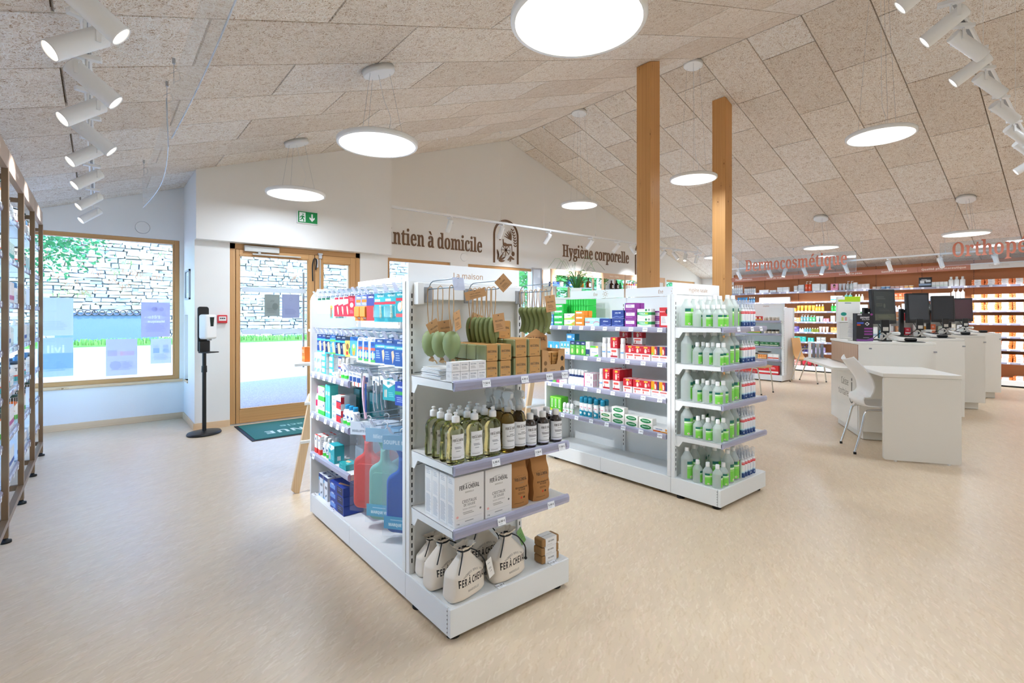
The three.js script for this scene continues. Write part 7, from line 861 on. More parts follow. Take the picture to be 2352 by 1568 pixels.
// plant on top of the Été gondola
{
  const o = thing('grass_plant', 'spiky dark green grass plant in a white pot on top of the gondola', 'plant', [3.57, 1.477, -3.34]); mesh('pot', lathe([[0.001, 0], [0.045, 0], [0.055, 0.085], [0.058, 0.09], [0.052, 0.09], [0.046, 0.075], [0.001, 0.075]], 24), std('#e9ebe4', 0.5), o);
  for (let i = 0; i < 70; i++) { const a = rnd() * 6.283, r = i < 10 ? rr(0.22, 0.34) : rr(0.05, 0.2), h = i < 10 ? rr(0.26, 0.42) : rr(0.14, 0.26), w = i < 10 ? 0.0012 : rr(0.0022, 0.004), d = i < 14 ? -0.06 : 0.02; const g = tube([[0, 0.06, 0], [Math.cos(a) * r * 0.25, h * 0.6, Math.sin(a) * r * 0.25], [Math.cos(a) * r * 0.65, h, Math.sin(a) * r * 0.65], [Math.cos(a) * r, h * 0.88 + d, Math.sin(a) * r]], w, 9, 3); mesh('blade', g, i % 3 ? std('#2f6a34', 0.5) : std('#4f9a3c', 0.5), o); }
}
// ---------- nasal end: saline bottles and sprays ----------
const CLEAR = phy('#f0f6f3', 0.28, { transmission: 0.62, thickness: 0, ior: 1.3 });
function saline(id, r, hb, cap, band) { const pts = [[0.001, 0], [r * 0.94, 0], [r, 0.004], [r, hb * 0.7], [r * 0.93, hb * 0.76], [r * 0.45, hb * 0.95], [r * 0.36, hb], [0.001, hb]]; kind(id, id === 'salS' ? 'small_saline_bottle' : 'large_saline_bottle', 'bottle', () => group((o) => { mesh('body', lathe(pts, 24), CLEAR, o); mesh('cap', lathe([[0.0001, hb - 0.004], [cap, hb - 0.004], [cap * 1.04, hb], [cap * 0.98, hb + 0.022], [cap * 0.85, hb + 0.026], [0.0001, hb + 0.026]], 16), MAT.plastic, o); const a = flatArt(0.06, 0.09, 420, [['f', '#7ed64e'], ['r', 0, 0, 0.42, 0.17, '#16695e'], ['r', 0, 0.2, 1, 0.1, '#eaf6e2'], ['r', 0, 0.36, 1, 0.03, '#c8ecb4'], ['e', 0.3, 0.9, 0.09, 0.06, '#f4f4ee'], ['r', 0.28, 0.87, 0.05, 0.06, '#d0483a'], ['o', 0.62, 0.9, 0.08, 0.05, '#e8f6e0', 0.01]]); mesh('label', wrap(pts, hb * 0.06, hb * 0.66, 1.15, a.uv, 0.0008), a.mat, o); })); KINDS[id].size = [r * 2, hb + 0.026, r * 2]; }
saline('salS', 0.033, 0.128, 0.0135); saline('salL', 0.042, 0.198, 0.015);
const nasPts = [[0.001, 0], [0.0165, 0], [0.0175, 0.003], [0.0175, 0.112], [0.012, 0.126], [0.008, 0.13], [0.001, 0.13]];
kind('nasal', 'nasal_spray', 'spray', () => group((o) => { mesh('body', lathe(nasPts, 18), std('#f3f5f8', 0.3), o); mesh('nozzle', lathe([[0.0001, 0.128], [0.011, 0.128], [0.0105, 0.136], [0.005, 0.142], [0.0035, 0.162], [0.0001, 0.163]], 12), MAT.plastic, o); mesh('clear_cap', lathe([[0.0135, 0.124], [0.0155, 0.188], [0.012, 0.192], [0.0001, 0.192]], 14), phy('#f6f8fb', 0.08, { transmission: 0.9, thickness: 0, ior: 1.25 }), o); const a = flatArt(0.06, 0.105, 420, [['f', '#f3f5f8'], ['r', 0, 0, 1, 0.16, '#e0232e'], ['t', 'physiomer', 0.3, 0.07, 0.08, '#f8dede', 'b', 'center', 0.8], ['l', 5, 0.4, 0.22, 0.12, 0.4, '#a9b4cc'], ['r', 0, 0.62, 1, 0.08, '#bfe0f2'], ['r', 0, 0.7, 1, 0.3, '#1c3f7a'], ['e', 0.5, 0.85, 0.06, 0.05, '#eaf2fb'], ['l', 1, 0.2, 0.74, 0.6, 0.06, '#8fb0dc']]); mesh('label', wrap(nasPts, 0.004, 0.111, 1.7, a.uv, 0.0005), a.mat, o); })); KINDS.nasal.size = [0.035, 0.192, 0.035];
[[1.22, 'top'], [0.96, 'second'], [0.7, 'third'], [0.445, 'fourth'], [0.141, 'deck']].forEach(([y, w], li) => {
  const on = w === 'deck' ? 'on the nasal deck' : `on the ${w} nasal shelf`, j = () => rr(-0.002, 0.002), turn = () => rr(-0.5, 1.0);
  const S = [[3.226, -1.718], [3.226, -1.792], [3.226, -1.866], [3.3, -1.718], [3.3, -1.792], [3.3, -1.866]].slice(0, li === 4 ? 4 : 6), L = [[3.236, -1.955], [3.33, -1.955], [3.424, -1.955], [3.39, -1.735], [3.39, -1.83], [3.485, -1.745], [3.485, -1.84], [3.515, -1.945]];
  S.forEach(([x, z], i) => place('salS', `small clear saline bottle ${on}, ${ORD[i % 3]} back from the edge, ${i < 3 ? 'outer' : 'inner'} column`, [x + j(), y + 0.0012, z + j()], turn(), 'small saline bottles')); L.forEach(([x, z], i) => place('salL', `large clear saline bottle ${on}, ${i < 3 ? ORD[i] + ' along the back panel' : i === 7 ? 'behind the sprays' : ORD[i - 3] + ' beside the sprays'}`, [x + j() * 0.5, y + 0.0012, z + j() * 0.5], turn(), 'large saline bottles'));
  let n = 0; for (let c = 0; c < 5; c++) for (let q = 0; q < 3; q++) { place('nasal', `white nasal spray with red band ${on}, ${ORD[c]} column, ${['front', 'middle', 'rear'][q]}`, [3.557 + c * 0.0405 + j(), y + 0.0012, -1.712 - q * 0.045 + j()], rr(-0.8, 0.8), 'white nasal sprays'); n++; }
});
// ---------- goods for the far shelves: plain kinds made on demand ----------
const LQ = {}, solid = (c, r = 0.4) => (LQ[c + r] ??= std(c, r));
function gBox(c, w, h, d, band = '#ffffff', more = []) { const id = ['gb', c, w, h, d, band, more.length].join('|'); if (!KINDS[id]) box(id, 'product_carton', w, h, d, 240, [['f', c], ['r', 0, 0.62, 1, 0.2, band], ['l', 2, 0.2, 0.2, 0.6, 0.24, band === '#ffffff' ? '#c9ced2' : '#ffffff'], ...more], [['f', c]]); return id; }
function gBot(c, cap, r, h, band) { const id = ['gt', c, cap, r, h, band].join('|'); if (!KINDS[id]) bottle(id, 'product_bottle', [[0.001, 0], [r * 0.95, 0], [r, 0.004], [r, h * 0.62], [r * 0.85, h * 0.7], [r * 0.42, h * 0.76], [0.001, h * 0.77]], solid(c, 0.3), solid(cap, 0.35), [[0.0001, h * 0.75], [r * 0.5, h * 0.75], [r * 0.5, h * 0.97], [r * 0.4, h], [0.0001, h]], band ? [['f', band], ['l', 3, 0.2, 0.3, 0.6, 0.4, '#9aa3ab']] : null, h * 0.1, h * 0.55); return id; }
function gPump(c, cap, r, h) { const id = ['gp', c, cap, r, h].join('|'); if (!KINDS[id]) { kind(id, 'pump_bottle', 'bottle', () => group((o) => { mesh('body', lathe([[0.001, 0], [r, 0], [r, h * 0.62], [r * 0.8, h * 0.68], [r * 0.4, h * 0.71], [0.001, h * 0.71]], 18), solid(c, 0.25), o); mesh('pump', [cyl(r * 0.4, r * 0.4, h * 0.1, 12, 0, h * 0.7, 0), cyl(r * 0.12, r * 0.12, h * 0.14, 8, 0, h * 0.8, 0), rb(r * 1.3, h * 0.05, r * 0.5, 0.003, 1, r * 0.35, h * 0.95, 0)], solid(cap, 0.35), o); const a = flatArt(0.05, 0.06, 240, [['f', c], ['l', 3, 0.2, 0.2, 0.6, 0.5, '#f4f6f6']]); mesh('label', wrap([[r, 0], [r, h]], h * 0.12, h * 0.5, 0.9, a.uv, 0.0006), a.mat, o); })); KINDS[id].size = [r * 2, h, r * 2]; } return id; }
function gTube(c, cap, w, h) { const id = ['gu', c, cap, w, h].join('|'); if (!KINDS[id]) { kind(id, 'cream_tube', 'tube', () => group((o) => { const g = new THREE.CylinderGeometry(w / 2, w / 2 * 0.9, h * 0.82, 18, 6).translate(0, h * 0.59, 0), p = g.attributes.position; for (let i = 0; i < p.count; i++) { const k = Math.max(0, (p.getY(i) - h * 0.18) / (h * 0.82)); p.setZ(i, p.getZ(i) * (1 - k * 0.92)); p.setX(i, p.getX(i) * (1 + k * 0.25)); } g.computeVertexNormals(); mesh('body', g, solid(c, 0.35), o); mesh('cap', cyl(w * 0.4, w * 0.42, h * 0.18, 16), solid(cap, 0.35), o); })); KINDS[id].size = [w * 1.27, h, w * 0.9]; } return id; }
function gJar(c, cap, r, h) { const id = ['gj', c, cap, r, h].join('|'); if (!KINDS[id]) { kind(id, 'cream_jar', 'jar', () => group((o) => { mesh('body', lathe([[0.001, 0], [r, 0], [r, h * 0.6], [0.001, h * 0.6]], 18), solid(c, 0.3), o); mesh('lid', lathe([[0.0001, h * 0.6], [r * 1.03, h * 0.6], [r * 1.03, h * 0.96], [r, h], [0.0001, h]], 18), solid(cap, 0.3), o); })); KINDS[id].size = [r * 2.06, h, r * 2.06]; } return id; }
const SHN = ['lowest', 'second', 'third', 'fourth', 'fifth', 'sixth', 'top'];
// goods on one terracotta shelf: [kind, description, how many, stack, gap]
function wallRow(bay, sh, items) {
  const y = sh < 0 ? 0.12 : TSH[sh], z0 = TZ[bay] + 0.03, z1 = TZ[bay + 1] - 0.025; let z = z0; const total = items.reduce((a, [id, , n]) => a + KINDS[id].size[0] * n + 0.004 * n, 0), slack = Math.max(0, (z1 - z0 - total) / items.length);
  for (const [id, desc, n, stack = 1] of items) { const w = KINDS[id].size[0] * n + 0.004 * (n - 1); if (z + w > z1 + 0.03) break; run(id, desc, `${ORD[bay]} bay, ${sh < 0 ? 'deck' : SHN[sh] + ' shelf'}`, 'x', z, z + w, y, 12.872, { n, stack, end: 'gable', jitter: 0.002 }); z += w + 0.004 + slack * rr(0.5, 1); }
}
const WHI = '#f3f4f4';
wallRow(0, 6, [[gBot(WHI, '#f4f4f4', 0.024, 0.22, '#e9edf2'), 'tall white lotion bottle', 7], [gBot(WHI, '#3a3f46', 0.022, 0.17, '#e4e9ee'), 'white bottle with dark cap', 6]]);
wallRow(0, 5, [[gBox('#f4e6e4', 0.045, 0.1, 0.045, '#e0a0a0'), 'small pink and white carton', 4], [gTube('#2a8fc8', '#1d6fa8', 0.05, 0.14), 'blue cream tube', 4], [gBot('#1d4a6c', '#e8eef2', 0.024, 0.15, '#3a7aa4'), 'dark blue bottle', 3]]);
wallRow(0, 4, [[gBox(WHI, 0.07, 0.12, 0.05), 'white care carton', 8]]); 
wallRow(1, 6, [[gBox(WHI, 0.11, 0.075, 0.06, '#e4e8ea'), 'low white carton', 2, 1], [gBox(WHI, 0.07, 0.06, 0.06, '#dfe6ea'), 'small white carton', 2], [gBox(WHI, 0.13, 0.06, 0.07, '#e9e4e2'), 'wide white carton', 2, 2]]);
wallRow(1, 5, [[gBox(WHI, 0.048, 0.12, 0.05, '#e2e7ec'), 'slim white carton', 14]]); wallRow(1, 4, [[gBox(WHI, 0.05, 0.11, 0.05, '#d9e4ea'), 'slim white carton', 12]]);
wallRow(2, 6, [[gJar(WHI, '#f6f6f4', 0.045, 0.07), 'white cream jar', 1, 2], [gBox('#eceeef', 0.12, 0.16, 0.07, '#d9dde0'), 'grey white carton', 1], [gPump('#ec5a2e', '#f4f2ee', 0.034, 0.24), 'orange pump bottle', 2], [gBox('#f0f2f2', 0.16, 0.17, 0.09, '#f7f7f5'), 'large pale gift carton', 1], [gBox('#e0e3e5', 0.11, 0.16, 0.09, '#cfd4d8'), 'grey gift carton', 1]]);
wallRow(2, 5, [[gTube('#f7a81a', '#f08a12', 0.068, 0.15), 'yellow orange sun tube', 9]]);
wallRow(2, 4, [[gBox('#f2a02a', 0.07, 0.08, 0.05, '#f8c86a'), 'orange carton', 1], [gTube('#f6a21a', '#f4f0e6', 0.06, 0.14), 'orange sun tube', 5], [gBot('#e0a21a', '#f6f4ec', 0.028, 0.16, '#f0c23a'), 'amber oil bottle', 3], [gBot('#c9a02a', '#f4f4f0', 0.03, 0.2), 'tall amber bottle', 3]]);
wallRow(2, 3, [[gBox('#f6e2cc', 0.07, 0.1, 0.05, '#e8a060'), 'peach and white carton', 1], [gBox('#f0a05a', 0.08, 0.1, 0.05, '#f6c49a'), 'orange carton', 1], [gPump('#6fa3a8', '#dfe8ea', 0.03, 0.17), 'grey blue pump bottle', 3], [gPump('#58b87a', '#bfe6cc', 0.032, 0.16), 'green pump bottle', 2], [gTube('#a9cfdc', '#dfeef2', 0.06, 0.13), 'pale blue tube', 2], [gBox('#f0909c', 0.055, 0.08, 0.05, '#f6c0c8'), 'pink carton', 2], [gBox('#f29a2a', 0.055, 0.08, 0.05, '#f8c27a'), 'orange box', 2]]);
wallRow(2, 2, [[gBox('#5a4a8c', 0.12, 0.13, 0.06, '#8a7cb8'), 'purple framed carton', 1], [gBot('#dfeae8', '#f4f4f4', 0.024, 0.09), 'pale small bottle', 2], [gBot('#6fa4ac', '#cfe0e4', 0.024, 0.1), 'teal small bottle', 3], [gBot('#8f9a3a', '#e4e8cc', 0.024, 0.1), 'olive small bottle', 3], [gTube('#f2d2c0', '#f8ece4', 0.05, 0.13), 'peach tube', 3], [gTube('#c4e4d0', '#e6f4ea', 0.05, 0.13), 'mint tube', 3]]);
wallRow(2, 1, [[gBox('#22a69a', 0.09, 0.06, 0.06, '#3cc0b0'), 'teal soap carton', 3, 2], [gBox('#2cb0a2', 0.06, 0.1, 0.05, '#6fd0c4'), 'teal upright carton', 2], [gJar('#f0f2f0', '#dfe6e4', 0.045, 0.06), 'white jar', 2, 2]]);
wallRow(2, 0, [[gBot('#8f86c0', '#6a62a0', 0.03, 0.17, '#a89fd4'), 'lilac bottle', 3], [gBot('#4a3f6c', '#3a3058', 0.03, 0.17), 'dark purple bottle', 2], [gBox('#b09fd0', 0.1, 0.12, 0.06, '#cfc2e6'), 'lilac carton', 3]]);
wallRow(2, -1, [[gBox('#c98a7a', 0.08, 0.14, 0.06, '#e0b0a4'), 'rose carton', 2], [gTube('#c02a3a', '#8a1a28', 0.09, 0.2), 'red pouch tube', 3], [gBot('#7f9a94', '#cfdcd8', 0.03, 0.15), 'grey green bottle', 3]]);
wallRow(3, 6, [[gBox('#f0a4c0', 0.145, 0.15, 0.03, '#e890b0', [['e', 0.5, 0.4, 0.16, 0.24, '#8a5a48'], ['e', 0.5, 0.24, 0.17, 0.16, '#2a1c18'], ['e', 0.5, 0.42, 0.11, 0.16, '#c98a6c']]), 'pink portrait card', 1], [gTube('#cfd4da', '#e8ebee', 0.055, 0.15), 'silver tube', 2], [gPump('#cfd8d8', '#f4f4f2', 0.034, 0.2), 'clear pump bottle', 2], [gBox(WHI, 0.075, 0.16, 0.06, '#e4e0e2'), 'white upright carton', 1], [gBox('#eceaea', 0.07, 0.12, 0.06, '#d9d2d6'), 'pale carton', 3]]);
wallRow(3, 5, [[gBox('#eef6f6', 0.075, 0.12, 0.06, '#36c0c4'), 'white carton with aqua band', 3], [gPump('#6fbcb0', '#e9f4f2', 0.036, 0.19), 'aqua pump bottle', 2], [gBot('#e0d8b4', '#f4f2ea', 0.026, 0.14, '#efe9d2'), 'pale yellow bottle', 3]]);
wallRow(3, 4, [[gBot('#22a83a', '#e9f4ea', 0.027, 0.17, '#3cc454'), 'green bottle', 3], [gPump('#cfd6cc', '#f2f4f0', 0.03, 0.19), 'clear pump bottle', 4], [gBox(WHI, 0.06, 0.14, 0.05, '#dfe4e6'), 'white carton', 4]]);
wallRow(3, 3, [[gBox('#f1f0ee', 0.08, 0.14, 0.05, '#f0b09a'), 'white carton with coral band', 1], [gBox(WHI, 0.07, 0.12, 0.05, '#d0d4dc'), 'white carton', 3], [gBox('#f0e6e0', 0.06, 0.13, 0.05, '#e8a890'), 'cream carton', 3]]); wallRow(3, 2, [[gBox('#f2a44a', 0.06, 0.12, 0.05, '#f8d09a'), 'apricot carton', 5], [gBox(WHI, 0.07, 0.1, 0.05), 'white carton', 4]]);
wallRow(4, 6, [[gJar('#d8c4b4', '#efe9e4', 0.036, 0.05), 'beige jar', 2], [gJar('#7fb0dc', '#e4ecf4', 0.038, 0.055), 'blue jar', 2], [gJar('#f0c0b8', '#f6e4e0', 0.036, 0.045), 'pink jar', 3], [gJar('#f0b45a', '#f6e6cc', 0.036, 0.05), 'amber jar', 2], [gJar('#d86a5a', '#f2dcd6', 0.036, 0.05), 'red jar', 1]]);
wallRow(4, 5, [[gBox('#8fb8ea', 0.06, 0.16, 0.05, '#bcd6f6'), 'tall light blue carton', 3], [gBot('#e8564a', '#f6f4f2', 0.022, 0.09), 'small red drop bottle', 3], [gBox('#ec5a24', 0.07, 0.14, 0.05, '#f28a5a'), 'orange red carton', 4]]); wallRow(4, 4, [[gBot(WHI, '#e4e8ee', 0.026, 0.11), 'white bottle', 2], [gTube('#a898c8', '#cfc4e4', 0.06, 0.17), 'lilac tube', 2], [gBot('#dfe2e8', '#eef0f4', 0.026, 0.11), 'pale bottle', 3], [gBox('#dfe0e6', 0.08, 0.15, 0.05, '#b0b4c4'), 'grey carton', 2]]);
wallRow(4, 3, [[gBox('#c03a4a', 0.07, 0.16, 0.05, '#f0eaea'), 'red and white carton', 8]]); wallRow(4, 2, [[gBox('#b82a3a', 0.07, 0.15, 0.05, '#f2e8e8'), 'red and white box', 8]]);
wallRow(5, 6, [[gBox('#23262a', 0.2, 0.2, 0.05, '#8fa8c4', [['r', 0.1, 0.3, 0.35, 0.3, '#dfe4e8'], ['r', 0.55, 0.25, 0.4, 0.25, '#cfd8dc']]), 'dark counter display card', 1], [gBox('#eef3f0', 0.058, 0.1, 0.05, '#cfe0d6'), 'pale green white carton', 4], [gBot('#f1f3f2', '#eceeed', 0.04, 0.19), 'tall white bottle', 3], [gPump('#2a3a30', '#16181a', 0.03, 0.17), 'dark pump bottle', 2]]);
wallRow(5, 5, [[gTube('#efefec', '#e0e2e0', 0.055, 0.12), 'white tube', 2], [gBox('#eef2f0', 0.062, 0.12, 0.05, '#bcd0c6'), 'white carton with grey lines', 5], [gPump('#f0f2f0', '#e9ebea', 0.032, 0.2), 'white pump bottle', 3]]); wallRow(5, 4, [[gPump('#1f2422', '#101214', 0.03, 0.19), 'black pump bottle', 5], [gBox('#f0efe9', 0.07, 0.1, 0.05), 'cream white carton', 3]]); wallRow(5, 3, [[gBox('#e8793a', 0.06, 0.16, 0.05, '#f0a47a'), 'orange carton', 6]]); wallRow(5, 2, [[gBox('#d8c09a', 0.07, 0.12, 0.05, '#e8542a'), 'beige carton with red band', 7]]);
box('flat', 'compression_stocking_carton', 0.178, 0.036, 0.24, 240, [['f', '#f4742a'], ['r', 0.2, 0, 0.55, 1, '#f6f1ee'], ['l', 1, 0.3, 0.3, 0.32, 0.25, '#7a78a8'], ['r', 0.78, 0.2, 0.1, 0.6, '#f8a060'], ['r', 0, 0.2, 0.12, 0.3, '#fbc49a']], [SAME], [SAME, ['r', 0.2, 0, 0.5, 1, '#f4ece6']]);
[[6, [4, 5, 4, 4, 5, 4, 3]], [7, [4, 4, 4, 5, 5, 5, 4]], [8, [3, 4, 4, 4, 4, 4, 4]]].forEach(([bay, hs]) => hs.forEach((h, sh) => { const st = [0, 1, 2, 3].map((c) => Math.max(1, h - ((c * 3 + sh + bay) % 3))); run('flat', 'orange and white stocking carton', `${ORD[bay]} bay ${SHN[sh]} shelf`, 'x', TZ[bay] + 0.03, TZ[bay + 1] - 0.03, TSH[sh], 12.872, { n: 4, stack: st, end: 'gable', jitter: 0.01 }); })); run('flat', 'orange and white stocking carton', 'on the deck', 'x', TZ[6] + 0.03, TZ[7] - 0.03, 0.12, 12.872, { n: 4, stack: [1, 2, 1, 2], end: 'gable' });
// ---------- Vitalité gondola ----------
const V3 = (y, items, name) => { let z = -4.215 - items.reduce((a, [id, , n, , gap = 0.03]) => a + KINDS[id].size[0] * n + 0.004 * (n - 1) + gap, 0); for (const [id, desc, n, stack = 1, gap = 0.03] of items) { const w = KINDS[id].size[0] * n + 0.004 * (n - 1); run(id, desc, `on the ${name} vitality shelf`, 'x', z, z + w, y, 10.318, { n, stack, end: 'gable', jitter: 0.003 }); z += w + gap; } };
const redVit = gBox('#c8281e', 0.075, 0.09, 0.05, '#f0c23a', [['p', [[0.3, 0.2], [0.7, 0.2], [0.74, 0.5], [0.5, 0.66], [0.26, 0.5]], '#f4efe4']]), grnVit = gBox('#7ab82a', 0.06, 0.125, 0.05, '#e89a1a', [['p', [[0.3, 0.1], [0.7, 0.1], [0.72, 0.4], [0.5, 0.5], [0.28, 0.4]], '#f4f2e4']]), jarVit = gJar('#d8c4b0', '#f2ece4', 0.034, 0.08);
V3(1.2, [[gBox('#e06a2a', 0.07, 0.1, 0.05, '#f4d09a'), 'orange vitamin carton', 4], [redVit, 'red vitamin carton', 5, 2], [redVit, 'red vitamin carton beside the jars', 2], [jarVit, 'beige vitamin jar', 4]], 'top'); V3(0.945, [[gBox('#c85a4a', 0.07, 0.1, 0.05, '#f0d8d0'), 'coral carton', 6], [gBox('#efe0d4', 0.06, 0.11, 0.05, '#c84a3a'), 'cream and red carton', 2], [grnVit, 'green vitamin carton', 4, 1, 0.06], [gJar('#e8dcc8', '#2a2a28', 0.034, 0.08), 'jar with dark lid', 4]], 'second'); V3(0.69, [[gBox('#3f8a3a', 0.08, 0.09, 0.05, '#f0e6d2'), 'green and cream carton', 6], [gBox('#1f6a34', 0.085, 0.085, 0.05, '#f2e6d0'), 'dark green tea carton', 4]], 'third'); V3(0.43, [[gBox('#e8e4d8', 0.07, 0.09, 0.05, '#f0a02a'), 'cream carton', 5], [gBox('#cfdc6a', 0.06, 0.09, 0.05, '#f4f2e0'), 'yellow green carton', 3], [gBox('#f0902a', 0.04, 0.09, 0.04, '#f8d6a4'), 'slim orange carton', 4], [gBox('#f4f2ee', 0.1, 0.11, 0.05, '#e04a2a'), 'white and red carton', 2]], 'lower'); V3(0.13, [[gBox('#f2e9dc', 0.11, 0.12, 0.05, '#6a8a4a'), 'cream paper bag', 3], [gBox('#b81e24', 0.11, 0.16, 0.06, '#d84a3a'), 'dark red carton', 5], [gBox('#d81e1e', 0.19, 0.18, 0.06, '#f0eee8'), 'large red carton', 2]], 'deck');
// ---------- bronze shelving goods (fronts look along +x) ----------
kind('milkCan', 'milk_powder_can', 'can', () => group((o) => { const p = [[0.001, 0], [0.048, 0], [0.05, 0.004], [0.05, 0.122], [0.001, 0.124]]; mesh('body', lathe(p, 22), MAT.plastic, o); mesh('lid', lathe([[0.0001, 0.122], [0.052, 0.122], [0.052, 0.136], [0.0001, 0.138]], 22), solid('#3a4a5a'), o); const a = flatArt(0.1, 0.11, 420, [['f', '#f3f3f1'], ['t', 'Tilo', 0.5, 0.3, 0.26, '#20242a', 'b'], ['r', 0, 0.72, 1, 0.28, '#1fa0a0'], ['r', 0, 0.64, 1, 0.08, '#e0402a']]); mesh('label', wrap(p, 0.004, 0.12, 1.7, a.uv, 0.0006), a.mat, o); })); KINDS.milkCan.size = [0.104, 0.138, 0.104];
kind('greenCan', 'milk_powder_can', 'can', () => group((o) => { const p = [[0.001, 0], [0.055, 0], [0.056, 0.004], [0.056, 0.16], [0.001, 0.162]]; mesh('body', lathe(p, 22), solid('#f2f0ea'), o); mesh('lid', lathe([[0.0001, 0.16], [0.058, 0.16], [0.058, 0.176], [0.0001, 0.178]], 22), solid('#2a4a3c'), o); const a = flatArt(0.1, 0.15, 420, [['f', '#f4f2ec'], ['r', 0, 0, 1, 0.2, '#3a2a1c'], ['e', 0.2, 0.4, 0.3, 0.25, '#d8641e'], ['e', 0.55, 0.5, 0.3, 0.26, '#f6f4ee'], ['t', 'B', 0.6, 0.5, 0.3, '#16181a', 'b'], ['r', 0, 0.8, 1, 0.2, '#4fae2a']]); mesh('label', wrap(p, 0.004, 0.158, 1.7, a.uv, 0.0006), a.mat, o); })); KINDS.greenCan.size = [0.116, 0.178, 0.116];
{
  const K = [['milkCan', 'white milk powder can'], ['greenCan', 'green milk powder can'], [gBox('#eef2f6', 0.14, 0.13, 0.08, '#3a5aa8'), 'white and blue baby carton'], [gBox('#f3eef2', 0.11, 0.14, 0.07, '#c05a9a'), 'white and pink baby carton'], [gBot('#f2f4f4', '#4f8fc8', 0.032, 0.16, '#e4eef4'), 'white baby lotion bottle'], [gPump('#dff0f4', '#f4f4f2', 0.036, 0.18), 'pale baby wash pump'], [gBox('#c8e6e2', 0.12, 0.12, 0.08, '#2aa8a0'), 'aqua baby carton'], [gBox('#f4f4f2', 0.16, 0.09, 0.1, '#b8c4d0'), 'white wipes packet']], PLAN = [[7, 7, 2], [1, 1, 3], [0, 0, 4], [2, 2, 5], [4, 5, 3], [0, 0, 6], [0, 1, 4]];
  BSH.forEach((y, sh) => { for (let bay = 0; bay < 4; bay++) { let z = BZS[bay] + 0.045, n = 0; while (n < 6) { const k = K[PLAN[sh][(bay + (n >> 1)) % 3]], w = KINDS[k[0]].size[0]; if (z + w > BZS[bay + 1] - 0.04) break; run(k[0], `${k[1]} on the ${SHN[sh]} bronze shelf`, '', 'l', z, z + w, y, -0.44, { jitter: 0.002 }); const o = scene.children.at(-1); o.userData.label = `${k[1]}, ${ORD[n]} in bronze bay ${ORD[bay]} from the window, ${SHN[sh]} shelf`; o.userData.group = 'goods on the bronze shelving'; z += w + 0.006; n++; } } });
}
